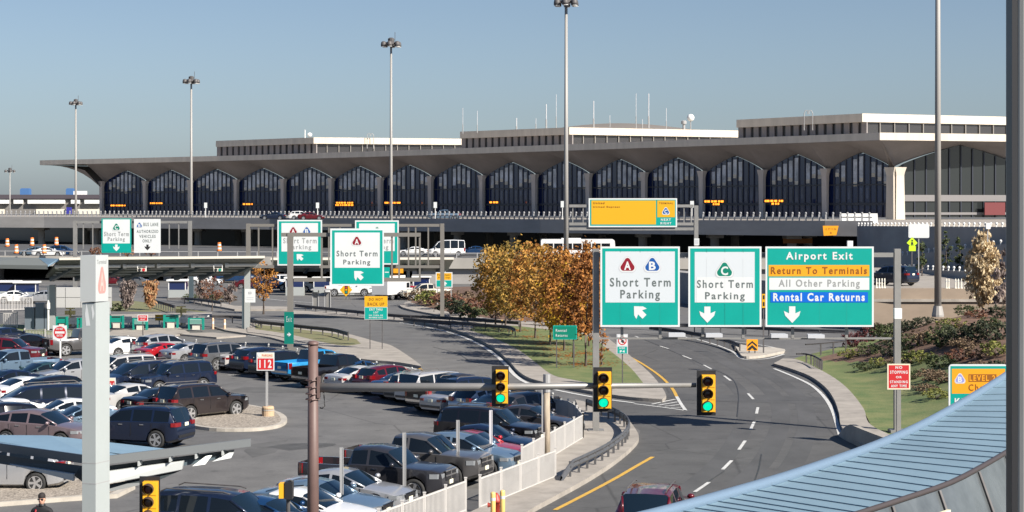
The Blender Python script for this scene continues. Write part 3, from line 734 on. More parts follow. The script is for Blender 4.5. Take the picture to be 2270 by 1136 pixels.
def rrect(x0, y0, x1, y1, r, n=4):
    out = []
    for cx, cy, a0 in ((x1-r,y0+r,-90),(x1-r,y1-r,0),(x0+r,y1-r,90),(x0+r,y0+r,180)):
        for k in range(n+1):
            a = R(a0+90*k/n); out.append((cx+r*math.cos(a), cy+r*math.sin(a)))
    return out
def arrow_poly(cx, cy, s, ang):
    pts = [(-.19,-.5),(.19,-.5),(.19,-.08),(.5,-.22),(.42,.06),(0,.5),(-.42,.06),(-.5,-.22),(-.19,-.08)]
    a = R(ang); return [(cx+s*(x*math.cos(a)-y*math.sin(a)), cy+s*(x*math.sin(a)+y*math.cos(a))) for x, y in pts]
def sign(name, label, box, Y, layers, cat='sign', posts=None, edge='w', back=M_STEEL, r=0.0, group=None, board=None, base=None, ground=0.0, pr=.05, postm=None):
    """a flat traffic sign seen at photo pixels `box`, standing at depth Y; posts: list of pixel x of its posts, which run to the ground"""
    x0, y0, x1, y1 = box; k = Y/FOC
    c = P((x0+x1)/2, y1, Y)
    org = Vector((c.x, Y, ground if posts else c.z))
    t = thing(name, label, cat, org, 0, group)
    def M(px, py, d): q = P(px, py, Y); return (q.x-org.x, -d, q.z-org.z)
    outl = board or (rrect(x0, y0, x1, y1, r) if r else [(x0,y0),(x1,y0),(x1,y1),(x0,y1)])
    b = MB(); n = len(outl)
    f = [M(x, y, .0) for x, y in outl]; g = [M(x, y, -.05) for x, y in outl]
    b.v = f+g; b.face(range(n)); b.face([n+i for i in reversed(range(n))])
    for i in range(n): b.face((i, n+i, n+(i+1) % n, (i+1) % n))
    b.cur = 0
    bo = b.build('panel', [CM[edge]], t)
    bm = bmesh.new(); bm.from_mesh(bo.data); bmesh.ops.recalc_face_normals(bm, faces=bm.faces[:]); bm.to_mesh(bo.data); bm.free()
    step = max(.003, Y*4e-5)
    nrect = 0
    for i, L in enumerate(layers):
        kind = L[0]; b = MB(); seam = kind == 'rect' and L[5] in ('sg','sw')
        if kind == 'rect' and not seam: nrect += 1
        d = step*(nrect+(.5 if seam else 0 if kind == 'rect' else .8+.12*(i % 9)))
        if kind == 'rect':
            _, a0, b0, a1, b1, col = L[:6]; b.quad(M(a0,b1,d),M(a1,b1,d),M(a1,b0,d),M(a0,b0,d)); b.build('field', CM[col], bo)
        elif kind == 'poly':
            b.quad(*[M(x, y, d) for x, y in L[1]]); o = b.build(L[3] if len(L) > 3 else 'arrow', CM[L[2]], bo)
            bm = bmesh.new(); bm.from_mesh(o.data); bmesh.ops.triangulate(bm, faces=bm.faces[:]); bm.to_mesh(o.data); bm.free()
        elif kind == 'badge':
            _, cx, cy, w, h, col, ch = L[:7]; ring = L[7] if len(L) > 7 else 'lg'
            mats = [CM[ring], CM['w'], CM[col]]
            for q, (sc_, mi) in enumerate(((1.16,0),(1.06,1),(.92,2))):
                b.cur = mi; b.quad(*[M(x, y, d+step*q*.3) for x, y in tri_badge(cx, cy, w*sc_, h*sc_)])
            vs, fs = text_geo(ch, .03); cw, chh = w*.44, h*.52; base_ = len(b.v); b.cur = 1
            b.v += [M(cx-cw/2+u*cw, cy+h*.36-v*chh, d+step*.95) for u, v in vs]
            for f_ in fs: b.face([base_+q for q in f_])
            b.build('emblem', mats, bo)
        elif kind == 'text':
            _, s, a0, b0, a1, b1, col = L[:7]; bold = L[7] if len(L) > 7 else .022; sp = L[8] if len(L) > 8 else 1.3
            vs, fs = text_geo(s, bold, sp)
            b.v = [M(a0+u*(a1-a0), b1-v*(b1-b0), d) for u, v in vs]
            for f_ in fs: b.face(f_)
            b.build('lettering', CM[col], bo)
        elif kind == 'disc':
            _, cx, cy, rr_, col = L[:5]; b.quad(*[M(cx+rr_*math.cos(-2*math.pi*q/24), cy+rr_*math.sin(-2*math.pi*q/24), d) for q in range(24)]); b.build('disc', CM[col], bo)
    for px in (posts or []):
        q = P(px, y0+(y1-y0)*.1, Y); b = MB(); b.beam((q.x-org.x, .12, -.02), (q.x-org.x, .12, q.z-ground), pr); b.build('post', postm or M_DSTEEL, t)
    return t
def frame(x0, y0, x1, y1, e): return (x0+e, y0+e, x1-e, y1-e)
def gantry(name, label, posts, Ytab, ztop, beams, m=M_STEEL, pr=.2, pickets=None, zpk=None, lamps=None, Y=None):
    """overhead sign frame: posts [(px)], beams [(px0, px1, py)], all at depth Y"""
    c = P(sum(posts)/len(posts), 500, Y); t = thing(name, label, 'sign gantry', (c.x, Y+.45, 0))
    for px in posts:
        q = P(px, 500, Y); b = MB(); b.beam((q.x-c.x,0,0), (q.x-c.x,0,ztop), pr); b.box((q.x-c.x,0,.12), (.8,.8,.24)); b.build('post', m, t)
    for px0, px1, py in beams:
        a, d = P(px0, py, Y), P(px1, py, Y); b = MB(); b.beam((a.x-c.x,0,a.z), (d.x-c.x,0,d.z), pr*(.7 if py != 752 else .3)); b.build('beam', m, t)
    for px, py0, py1 in (pickets or []):
        a, d = P(px, py0, Y), P(px, py1, Y); b = MB(); b.beam((a.x-c.x,-.0,d.z), (a.x-c.x,-.0,a.z), .07); b.build('upright', m, t)
    for px, py in (lamps or []):
        a = P(px, py, Y); b = MB(); b.v = []
        b.prism([(-.42,-.95),(.42,-.95),(.36,-.25),(-.36,-.25)], -.02, .16, True, True); b.box((0,-.1,-.03), (.1,.5,.06)); b.build('sign_lamp', M_LGREY, t, (a.x-c.x, 0, a.z))
    return t
# big gantry over the exit road
GY = 91.0
gantry('sign_gantry', 'tall grey gantry over the exit road carrying three large green signs', [1322,1993], None, 9.4,
    [(1322,1993,566),(1322,1993,752)], Y=GY, pr=.16, lamps=[(1499,745),(1581,746),(1725,747),(1806,748)],
    pickets=[(1380,560,752),(1465,560,752),(1560,560,752),(1650,560,752),(1760,560,752),(1880,560,752)])
CM['sg'] = mat('sign_seam_green', (.0,.225,.185), .5); CM['sw'] = mat('sign_seam_pale', (.49,.52,.54), .5)
def big(label, box, layers):
    x0, y0, x1, y1 = box; ex = []
    for f in (.25,.5,.75):
        x = lerp(x0, x1, f); ex += [('rect', x-.5, y0+4, x+.5, y0+13, 'sg'), ('rect', x-.5, y1-52, x+.5, y1-4, 'sg'), ('rect', x-.5, y0+26, x+.5, y1-56, 'sw')] if x1-x0 < 200 else [('rect', x-.5, y0+4, x+.5, y1-4, 'sg')]
    k = 1 if x1-x0 > 200 else 3 if 'C badge' in label else 2
    layers = layers[:k]+ex+layers[k:]
    return sign('overhead_sign', label, box, GY, layers)
x0,y0,x1,y1 = 1331,547,1507,725
big('green and white overhead sign with red A and blue B badges and slanting arrow', (x0,y0,x1,y1),
  [('rect',1335,551,1503,721,'g'),('rect',1342,558,1496,671,'pw'),('badge',1391,586,34,36,'dr','A'),('badge',1446,586,34,36,'db','B'),
   ('text','Short Term',1352,616,1487,636,'gr'),('text','Parking',1375,643,1463,668,'gr'),('poly',arrow_poly(1417,691,33,135),'w')])
# image y points down, so arrow angles are measured with y flipped
x0,y0,x1,y1 = 1526,547,1688,725
big('green and white overhead sign with green C badge and down arrow over the road', (x0,y0,x1,y1),
  [('rect',1530,551,1684,721,'g'),('rect',1540,559,1673,671,'pw'),('rect',1544,615,1670,671,'w'),('badge',1606,597,36,38,'dg','C'),
   ('text','Short Term',1545,621,1669,639,'gr'),('text','Parking',1563,648,1651,669,'gr'),('poly',arrow_poly(1568,698,36,0),'w')])
x0,y0,x1,y1 = 1697,547,1937,725
big('wide green overhead sign reading Airport Exit with orange, white and blue bands', (x0,y0,x1,y1),
  [('rect',1701,551,1933,721,'g'),('rect',1704,588,1927,613,'o'),('rect',1705,616,1927,643,'w'),('rect',1708,648,1924,671,'b'),
   ('text','Airport Exit',1742,559,1890,581,'w',.03),('text','Return To Terminals',1709,592,1922,608,'br'),('text','All Other Parking',1726,620,1906,641,'fg'),
   ('text','Rental Car Returns',1714,650,1917,668,'w',.035),('poly',arrow_poly(1756,698,37,0),'w')])
# car-park gantry with the single A sign
Y2 = 144.0
gantry('sign_gantry', 'grey gantry on the median carrying the single A parking sign', [642], None, P(642,517,Y2).z,
    [(622,932,521),(650,932,621)], Y=Y2, pr=.22, pickets=[(712,521,621),(868,521,621),(884,521,621),(930,521,621)], m=mat('gantry_brown_grey', (.16,.15,.135), .6, .2))
sign('overhead_sign', 'green and white overhead sign with one red A badge and slanting arrow', (732,507,851,634), Y2,
  [('rect',736,511,848,630,'g'),('rect',742,516,842,594,'w'),('badge',791,534,21,23,'dr','A'),('text','Short Term',746,556,837,569,'gr'),('text','Parking',761,576,821,590,'gr'),('poly',arrow_poly(794,610,25,135),'w')])
sign('exit_sign', 'narrow dark green exit sign with arrow fixed to the gantry post', (630,692,651,763), Y2-.4,
  [('text','Exit',635,702,647,714,'lg',.0),('poly',arrow_poly(641,742,9,-90),'lg')], edge='dk')
Y3 = 182.0
gantry('sign_gantry', 'grey gantry behind the median with the faded A B sign and a hidden C sign', [549,980], None, P(980,496,Y3).z,
    [(549,980,500),(549,980,592)], Y=Y3, pr=.2, pickets=[(572,500,592),(603,500,592),(728,500,592),(753,500,592),(905,500,592),(921,500,592),(949,500,592)], m=MATS['gantry_brown_grey'])
sign('overhead_sign', 'green and white overhead sign with A and B badges partly hidden by a gantry post', (615,488,714,589), Y3,
  [('rect',618,491,711,586,'g'),('rect',624,495,705,558,'w'),('badge',650,511,17,18,'dr','A'),('badge',680,511,17,18,'db','B'),('text','Short Term',628,528,702,540,'fg'),('text','Parking',640,543,690,556,'fg'),('poly',arrow_poly(664,570,18,135),'w')])
sign('overhead_sign', 'green and white overhead C sign mostly hidden behind the single A sign', (787,489,884,587), Y3,
  [('rect',790,492,881,584,'g'),('rect',796,496,875,557,'w'),('badge',836,511,17,18,'dg','C'),('text','Short Term',800,528,872,540,'fg'),('text','Parking',812,543,861,556,'fg')])
Y4 = 255.0
gantry('sign_gantry', 'slim grey gantry beyond the toll canopy carrying the white bus lane sign', [165,420], None, P(420,490,Y4).z,
    [(165,420,493)], Y=Y4, pr=.25, pickets=[(183,493,552),(204,493,552),(374,493,552),(395,493,552)])
sign('overhead_sign', 'white overhead sign with green C badge and green foot beside the bus lane sign', (225,485,291,561), Y4,
  [('rect',228,487,288,540,'w'),('rect',228,540,288,559,'g'),('badge',258,503,16,18,'dg','C','w'),('text','Short Term',231,514,286,524,'fg'),('text','Parking',239,526,277,537,'fg'),('poly',arrow_poly(258,550,15,0),'w')], edge='g')
sign('overhead_sign', 'plain white overhead sign reading bus lane authorized vehicles only', (297,486,356,561), Y4,
  [('badge',309,499,12,13,'db','B'),('text','BUS LANE',318,494,351,502,'gr'),('text','AUTHORIZED',303,510,351,517,'gr'),('text','VEHICLES',309,521,345,528,'gr'),('text','ONLY',316,531,337,538,'gr'),('poly',arrow_poly(327,549,13,0),'k')])
Y5 = 250.0
gantry('sign_gantry', 'pale grey gantry in front of the terminal carrying the long yellow airline sign', [1544], None, P(1544,456,Y5).z,
    [(1262,1538,457),(1262,1538,497),(1262,1538,508)], Y=Y5, pr=.28, pickets=[(1270,457,497),(1293,457,497),(1517,457,497),(1533,457,497)])
sign('overhead_sign', 'long yellow overhead sign with a green C terminal panel at its end', (1305,440,1501,504), Y5,
  [('rect',1308,443,1498,501,'g'),('rect',1311,445,1454,498,'y'),('rect',1457,445,1496,482,'y'),('badge',1476,468,15,17,'db','C'),
   ('text','United',1315,448,1340,453,'br'),('text','United Express',1315,457,1374,462,'br'),('text','TERMINAL',1461,449,1492,453,'br'),('text','NEXT',1465,485,1487,490,'w',.03),('text','RIGHT',1464,493,1488,498,'w',.03)], edge='w')
for px, lab in ((1544,538),):
    pass
sign('post_sign', 'small white notice on the post of the yellow sign gantry', (1539,529,1550,544), Y5-.6, [('rect',1541,532,1548,541,'lg')])
# roadside signs
def Yg(py, z=0): return FOC*(EYE-z)/(py-HY)
sign('warning_sign', 'yellow and green two-panel sign reading do not back up, exit thru lot', (808,657,859,709), Yg(776,.13),
  [('rect',808,657,859,681,'y'),('rect',809,682,858,708,'g'),('text','DO NOT',818,661,849,667,'br'),('text','BACK UP',815,671,852,678,'br'),('text','EXIT THRU',819,684,848,689,'w',.03),('text','LOT',828,691,839,695,'w',.03),('text','NO TURN OR',818,698,849,701,'w',.03),('text','REVERSE EXIT',818,703,849,706,'w',.03)], posts=[820,847], ground=.13, pr=.035)
b_ = sign('parking_row_sign', 'red row marker sign reading 112 on a post with concrete foot', (569,782,608,822), Yg(930), [('rect',571,795,606,820,'r'),('rect',572,784,606,793,'ch'),('text','112',575,798,602,816,'w',.03),('disc',575,788,4,'w'),('text','PARKING',581,786,604,791,'r',.02)], posts=[591], pr=.06, postm=M_GREYP)
q = P(596, 930, Yg(930)); t = thing('concrete_footing', 'tan round concrete footing with a pale band under the 112 sign', 'post base', (b_.location.x+.12, b_.location.y+.12, .02))
b = MB(); b.lathe([(.34,0),(.34,.42),(.33,.43)], 18); b.build('drum', mat('footing_tan', (.42,.30,.19), .85), t)
b = MB(); b.lathe([(.345,.45),(.345,.51)], 18); b.build('band', M_KERB, t)
b = MB(); b.lathe([(.33,.53),(.33,.62),(.28,.68)], 18); b.build('cap', MATS['footing_tan'], t)
sign('no_entry_sign', 'white square sign with red do not enter disc on a white post', (117,722,148,753), Yg(835), [('disc',132.5,737.5,13.5,'r'),('rect',122,735,143,740,'w'),('text','DO NOT',125,727,140,732,'w',.03),('text','ENTER',126,742,139,747,'w',.03)], posts=[133], postm=M_WHITE, pr=.045)
sign('parking_notice', 'white parking notice on the canopy column by the toll lanes', (543,641,566,671), 168, [('disc',554,650,4.5,'lg'),('disc',554,650,3.2,'w'),('text','NO',551,648,557,652,'k'),('rect',547,659,562,661,'lg'),('rect',547,664,562,665,'lg')])
sign('parking_row_sign', 'red row marker sign half hidden behind the tall grey pylon', (236,838,256,872), Yg(905), [('rect',237,845,254,870,'r'),('rect',237,839,254,845,'ch'),('text','111',239,849,252,866,'w',.03)], posts=[246], pr=.05, postm=M_GREYP)
sign('no_turn_sign', 'white no turns sign above a small green plate on the tree lawn', (1367,741,1392,785), Yg(858,.13), [('rect',1369,743,1390,767,'w'),('disc',1379.5,756,9.5,'r'),('disc',1379.5,756,7.2,'w'),('poly',[(1372,751),(1374,749),(1387,761),(1385,763)],'r','bar'),('poly',arrow_poly(1380,757,9,-200),'k'),('rect',1369,769,1390,784,'g'),('text','USE',1373,770,1385,774,'w',.03),('text','P4',1374,777,1385,782,'w',.04)], posts=[1380], ground=.13, pr=.035, edge='lg')
sign('guide_sign', 'green guide sign half covered by yellow leaves under the trees', (1226,722,1279,753), Yg(818,.13), [('rect',1228,724,1277,751,'dg'),('text','Rental',1232,730,1256,736,'lg'),('text','Returns',1232,741,1258,747,'lg')], posts=[1234,1272], ground=.13, pr=.04, edge='g')
sign('rule_sign', 'red and white no standing notice in front of the gantry post', (1967,807,2018,864), 86.5, [('rect',1970,810,2015,861,'r'),('text','NO',1985,812,2000,818,'w',.03),('text','STOPPING',1973,822,2012,829,'w',.03),('text','OR',1986,834,1999,839,'w',.03),('text','STANDING',1973,844,2012,850,'w',.03),('text','ANY TIME',1975,853,2010,859,'w',.03)], posts=[1993], pr=.1, postm=M_STEEL, edge='ch')
sign('level_sign', 'large yellow and green level sign partly behind the curved metal roof', (2103,808,2234,914), 66, [('rect',2107,812,2230,910,'g'),('rect',2110,818,2228,873,'o'),('badge',2128,839,21,23,'pu','B'),('rect',2147,830,2209,847,'br'),('text','LEVEL 2',2149,832,2206,845,'o',.03),('text','Check In',2147,852,2224,867,'br',.02),('text','KEEP LEFT',2116,883,2224,900,'w',.03)], posts=[2120,2216], pr=.07, r=8)
sign('chevron_sign', 'orange board with stacked black chevrons on the gore island', (1655,751,1680,778), Yg(786,.13), [('poly',[(1657,765),(1667.5,756),(1678,765),(1678,770),(1667.5,761),(1657,770)],'k','chevron'),('poly',[(1657,774),(1667.5,765),(1678,774),(1678,777),(1672,777),(1667.5,772),(1663,777),(1657,777)],'k','chevron')], posts=[1661,1674], ground=.13, edge='o', pr=.04)
sign('signal_ahead_sign', 'yellow diamond sign with a traffic light symbol below the A gantry', (753,628,781,658), 225, [('rect',764,634,771,652,'k'),('disc',767.5,638,2,'r'),('disc',767.5,643,2,'y'),('disc',767.5,648,2,'g')], board=[(767,628),(781,643),(767,658),(753,643)], posts=[767,774], edge='y', pr=.05)
sign('guide_sign', 'small yellow over green arrow sign in front of the planted mound', (966,604,1003,638), 205, [('rect',968,606,1001,621,'y'),('rect',968,622,1001,636,'g'),('text','Passenger',970,608,999,612,'br'),('text','Pick-up',972,614,997,618,'br'),('poly',arrow_poly(986,629,10,180),'w')], posts=[970,1000], pr=.06, postm=M_GREYP)
sign('clearance_sign', 'tilted orange clearance sign fixed to the viaduct parapet', (1824,501,1859,523), 281.5, [('text','12 FT 9 IN',1829,506,1853,511,'br'),('poly',arrow_poly(1842,517,5,-90),'br')], board=[(1824,501),(1859,501),(1854,522),(1826,523)], edge='o')
sign('blank_sign', 'blank bright white rectangular sign on the ramp, above the lime diamond', (2014,497,2060,528), 196, [('rect',2016,499,2058,526,'w')], posts=[2037], ground=3.9, r=3, postm=M_GREYP)
sign('pedestrian_sign', 'lime yellow pedestrian diamond with a small plate beneath', (2010,526,2034,557), 194, [('disc',2022,534,2,'k'),('poly',[(2020,537),(2024,537),(2025,545),(2023,545),(2022,541),(2021,545),(2019,545)],'k','figure')], board=[(2022,526),(2034,539),(2028,545),(2030,547),(2030,557),(2015,557),(2015,547),(2017,545),(2010,539)], posts=[2022], ground=3.9, edge='lm')
sign('stop_notice', 'small red notice on a dark post by the toll machines', (305,698,328,713), Yg(752), [('rect',306.5,699.5,326.5,711.5,'r'),('text','WRONG',309,701,324,705,'w',.03),('text','WAY',311,707,322,710,'w',.03)], posts=[316], pr=.04)
sign('object_marker', 'tall narrow yellow marker seen in the gap between two big signs', (1689,652,1697,683), 140, [('rect',1691,655,1695,664,'k'),('rect',1691,670,1695,679,'k')], posts=[1693], edge='y')
sign('green_plate', 'small green hanging plate just behind the single A sign', (851,593,864,620), 150, [('rect',853,603,862,605,'w')], edge='g')
sign('orange_plate', 'small orange plate under the second toll canopy', (872,596,894,606), 236, [('rect',874,598,892,604,'o')], edge='o')
sign('height_board', 'brown backlit board under the viaduct edge behind the exit sign', (1736,529,1801,540), 290, [('rect',1738,531,1799,538,'br')], edge='br')

# ------------------------------------------------------------------ high-mast lights
def mast(px, py, Y, h, zb, label, r=.33, heads=6):
    q = P(px, py, Y); t = thing('high_mast_light', label, 'light mast', (q.x, Y, zb), 0, 'high mast lights of the car parks')
    b = MB(); b.smooth = True; b.tube([(0,0,0),(0,0,h)], [r, r*.55], 12); b.build('pole', mat('mast_grey', (.27,.26,.245), .5), t)
    b = MB(); b.lathe([(r*1.7,0),(r*1.7,.15),(r*1.2,.9)], 12); b.build('base', MATS['mast_grey'], t)
    b = MB(); b.lathe([(.9,-.35),(1.0,-.3),(1.0,.0),(.9,.05)], 12, 'Z', (0,0,h)); b.lathe([(.55,.05),(.6,.7),(.3,.9)], 10, 'Z', (0,0,h)); b.tube([(.7,0,h),(.7,0,h+1.9)], .05, 5); b.build('head_ring', M_DSTEEL, t)
    for k in range(heads):
        a = 2*math.pi*k/heads+.4; c, s_ = math.cos(a), math.sin(a); b = MB()
        b.smooth = True
        b.lathe([(.2,.5),(.42,.35),(.5,-.1),(.48,-.42)], 10, 'Z', (c*1.45, s_*1.45, h-.3)); b.smooth = False
        b.cur = 1; b.lathe([(.45,-.5),(.45,-.43)], 10, 'Z', (c*1.45, s_*1.45, h-.3)); b.cur = 0; b.beam((c*.8,s_*.8,h-.1),(c*1.4,s_*1.4,h+.1),.05)
        b.build('floodlight', [M_DSTEEL, M_WHITE], t)
mast(867,300,328,P(861,95,328).z,0,'tall lamp mast rising behind the single A sign')
mast(424,300,400,P(423,178,400).z,0,'tall lamp mast right beside the bus lane sign', .36)
mast(168,300,511,P(168,227,511).z,0,'lamp mast far off by the cantilevered roof tip', .4)
mast(1255,300,264,P(1255,2,264).z,0,'lamp mast rising out of the orange trees, its head cut by the frame', .38)
mast(2079,300,150,40.5,2.4,'thick lamp mast standing on the planted bank', .3)
q = P(22,378,640); mast(22,378,640,q.z,0,'shortest and farthest lamp mast, over the far terminal', .3, 4)

# ------------------------------------------------------------------ traffic signals
M_SIGY = mat('signal_yellow', (.70,.36,.015), .45)
M_LENSG = mat('lens_green', (.0,.75,.38), .3, emit=.55, ecol=(.0,.8,.45)); M_LENSR = mat('lens_red_dark', (.07,.012,.01), .25); M_LENSY = mat('lens_amber_dark', (.06,.022,.008), .25)
def signal(px, py0, py1, Y, label, lit=True, yaw=0.0, backplate=True):
    top, bot = P(px, py0, Y), P(px, py1, Y); H = top.z-bot.z; t = thing('traffic_light', label, 'traffic light', (top.x, Y, bot.z), yaw)
    W = H*.42
    b = MB()
    if backplate:
        b.box((0,.06,H/2), (W,.03,H)); b.build('backplate', M_BLACK, t)
    b = MB(); b.box((W*.09,-.07,H*.5), (W*.7,.22,H*.82)); 
    for k in range(3): b.box((W*.09,-.19,H*(.23+.27*k)), (W*.66,.02,H*.255))
    b.build('housing', M_SIGY, t)
    for k, lm in enumerate((M_LENSG if lit else M_LENSY, M_LENSY, M_LENSR)):
        z = H*(.23+.27*k); rr = H*.098; x = W*.02
        b = MB(); b.lathe([(rr,.2),(rr,.205),(rr*.6,.225),(.01,.235)], 18, 'Y', (x,0,z)); lens = b.build('lens', lm, t)
        b = MB(); n = 16
        for q in range(n+1):
            a = R(-55+290*q/n); ln = .30*(.45+.55*max(0, math.sin(a)))
            for rad in (rr*1.12, rr*1.2):
                b.v += [(x+rad*math.cos(a), -.19, z+rad*math.sin(a)), (x+rad*math.cos(a), -.19-ln, z+rad*math.sin(a))]
        for q in range(n):
            a = 4*q; b.face((a, a+4, a+5, a+1)); b.face((a+2, a+3, a+7, a+6)); b.face((a+1, a+5, a+7, a+3))
        b.build('visor', mat('visor_brown', (.05,.03,.02), .6), lens)
    return t
SY = 53.0
brown = thing('signal_mast', 'brown signal pole with a long grey arm over the car park', 'signal pole', (P(694,858,SY).x, SY, 0))
bx = brown.location.x; hz = P(0,760,SY).z; az = P(0,858,SY).z
M_BRN = mat('pole_brown', (.12,.075,.066), .55, var=.1, scale=2)
b = MB(); b.smooth = True; b.tube([(0,0,0),(0,0,hz)], [.185,.145], 18); b.build('pole', M_BRN, brown)
b = MB(); b.smooth = True; b.lathe([(.175,hz-.06),(.175,hz-.01),(.12,hz+.04),(.02,hz+.06)], 16); b.build('cap', M_BRN, brown)
b = MB(); b.lathe([(.32,0),(.32,.06),(.22,.08)], 4); b.build('base_plate', M_BRN, brown)
b = MB(); b.smooth = True; b.tube([(.08,0,az-.02),(5.2,0,az+.0),(11.25,0,az+.05)], [.145,.11,.065], 14); b.build('arm', M_STEEL, brown)
for zz in (-.36,-.2,0,.2):
    b = MB(); b.tube([(-.2,-.06,az+zz),(0,-.22,az+zz),(.2,-.06,az+zz),(.2,.1,az+zz),(-.2,.1,az+zz),(-.2,-.06,az+zz)], .022, 6); b.build('clamp', M_BRN, brown)
b = MB(); b.box((.17,-.02,az), (.08,.3,.62)); b.build('flange', M_BRN, brown)
b = MB(); b.smooth = True; b.tube([(.30,-.03,az-.1),(.33,-.03,az-.3),(.34,-.03,az-.55),(.27,-.03,az-.63),(.2,-.03,az-.61)], .022, 8); b.build('cable', M_BLACK, brown)
signal(1109,812,902,SY-.12,'green-lit traffic light, first along the mast arm from the brown pole')
signal(1336,815,914,SY-.12,'green-lit traffic light hanging in front of the gantry post')
signal(1566,822,922,SY-.12,'green-lit traffic light at the tip of the mast arm')
s4 = signal(331,1057,1165,46,'unlit traffic light beside the tall grey pylon at the picture edge', lit=False, yaw=R(0))
b = MB(); b.tube([(0,.12,-2.6),(0,.12,.05)], .06, 10); b.build('post', M_DSTEEL, s4); s4.location.z = P(331,1165,46).z
b = MB(); b.box((0,.12,-s4.location.z/2-.0), (.12,.12,s4.location.z)); b.build('post', M_DSTEEL, s4)
# side-on signal on its own post among the parked cars
q = P(634,1070,49); t = thing('pedestrian_signal', 'yellow and black signal seen side-on, on a thin post before the blue sedan', 'traffic light', (q.x, 49, 0))
z1 = q.z
b = MB(); b.box((-.10,0,z1-.21), (.15,.34,.40)); b.build('housing', M_SIGY, t)
b = MB(); b.box((.09,0,z1-.2), (.2,.4,.46)); b.tube([(.05,0,z1+.02),(.12,0,z1+.05),(.2,0,z1+.02)], .03, 6); b.build('visor_box', M_BLACK, t)
b = MB(); b.tube([(.06,0,0),(.06,0,z1-.4)], .055, 10); b.build('post', M_DSTEEL, t)

# plain posts, wooden pole, bollards, hydrant
def post(px, ytop, ybase, label, w, m, name='sign_post', cat='post', cap=False):
    Y = Yg(ybase); q = P(px, ytop, Y); t = thing(name, label, cat, (q.x, Y, 0))
    b = MB(); b.box((0,0,q.z/2), (w, w*.6, q.z)); b.box((w*.55,0,q.z/2), (w*.25, w*.9, q.z)); b.build('shaft', m, t)
    b = MB(); b.box((0,-.02,q.z*.8), (w*1.25,.03,q.z*.42)); b.build('backing_strip', m, t); return t
post(757,994,1165,'grey steel channel post before the silver sedan', .105, M_GREYP)
post(896,961,1118,'grey steel channel post before the dark pickup nose', .11, M_GREYP)
post(1015,933,1075,'grey steel channel post before the blue hatchback', .11, M_GREYP)
post(1088,911,1050,'grey steel channel post before the red sedan', .11, mat('post_pale', (.5,.48,.5), .5))
q = P(1212,830,80.5); t = thing('wooden_pole', 'weathered timber pole behind the white fence, with a steel cap', 'pole', (q.x, 80.5, 0))
b = MB(); b.smooth = True; b.tube([(0,0,0),(0,0,q.z-.8)], [.16,.14], 12); b.build('shaft', mat('weathered_wood', (.30,.25,.19), .9, var=.3, scale=3, vs=(6,6,.5)), t)
b = MB(); b.tube([(0,0,q.z-.8),(0,0,q.z)], .16, 10); b.box((-.18,0,q.z-1.5), (.1,.1,2.2)); b.build('bracket', M_GREYP, t)
M_BOLL = mat('bollard_yellow', (.78,.50,.16), .5, var=.08, scale=3)
for px, yt, lab in ((1093,1091,'yellow bollard in front of the red hydrant'),(1114,1087,'yellow bollard beside the hydrant, on the road side')):
    Y = 60.5 if px < 1100 else 61.5; q = P(px, yt, Y); t = thing('bollard', lab, 'bollard', (q.x, Y, .13), 0, 'yellow bollards guarding the hydrant')
    b = MB(); b.smooth = True; b.lathe([(.085,0),(.085,q.z-.2),(.075,q.z-.15),(.04,q.z-.13)], 14); b.build('tube', M_BOLL, t)
    b = MB(); b.lathe([(.088,q.z-.42),(.088,q.z-.32)], 14); b.build('band', M_SWHITE, t)
Y = 62.2; q = P(1100,1093,Y); t = thing('fire_hydrant', 'red fire hydrant behind a yellow bollard at the fence', 'hydrant', (q.x, Y, .13)); M_HYD = mat('hydrant_red', (.30,.035,.02), .5); h = q.z-.13
b = MB(); b.smooth = True; b.lathe([(.2,0),(.2,.06),(.13,.08),(.13,h-.34),(.18,h-.32),(.18,h-.26),(.15,h-.2),(.09,h-.06),(.04,h)], 16); b.build('barrel', M_HYD, t)
for s in (-1,1):
    b = MB(); b.lathe([(.07,0),(.07,.16),(.085,.16),(.085,.22)], 10, 'X'); o = b.build('outlet_cap', M_HYD, t, (s*.08,0,h-.42)); o.scale = (s,1,1)
# deck lamps / small white notices on the viaduct
for k, (px, yt) in enumerate(((456,453),(704,453),(965,452),(1247,450),(1534,450))):
    Y = interp([(0,400),(600,364),(1200,316),(1830,282)], px); q = P(px, yt, Y); t = thing('deck_notice', ('white notice post on the deck between the bus lane sign and the A B sign','white notice post on the deck above the A B sign','white notice post on the deck near the parked pickup','white notice post on the deck just beside the lamp mast','white notice post on the deck past the yellow sign')[k], 'sign', (q.x, Y, 9.4))
    b = MB(); b.box((0,0,(q.z-9.4)/2), (.12,.12,q.z-9.4)); b.build('post', M_WHITE, t); b = MB(); b.box((0,-.08,q.z-10.2+.55), (.62,.06,1.1)); b.build('plate', M_SWHITE, t)
for k, (px, py, Y, lab) in enumerate(((2190,500,150,'white boxed lamp on a post among the bare trees of the bank'),(1884,541,120,'white camera housing peeking over the Airport Exit sign'),(1990,693,88,'small white lamp bracketed to the gantry post'))):
    q = P(px, py, Y); t = thing('lamp_box', lab, 'lamp', (q.x, Y, q.z-.3)); b = MB(); b.box((0,0,.25), (.36,.3,.5)); b.build('housing', M_WHITE, t)
    b = MB(); b.box((0,.1,-.4 if k == 0 else .1), (.1,.1,1.4 if k == 0 else .1)); b.build('bracket', M_GREYP, t)
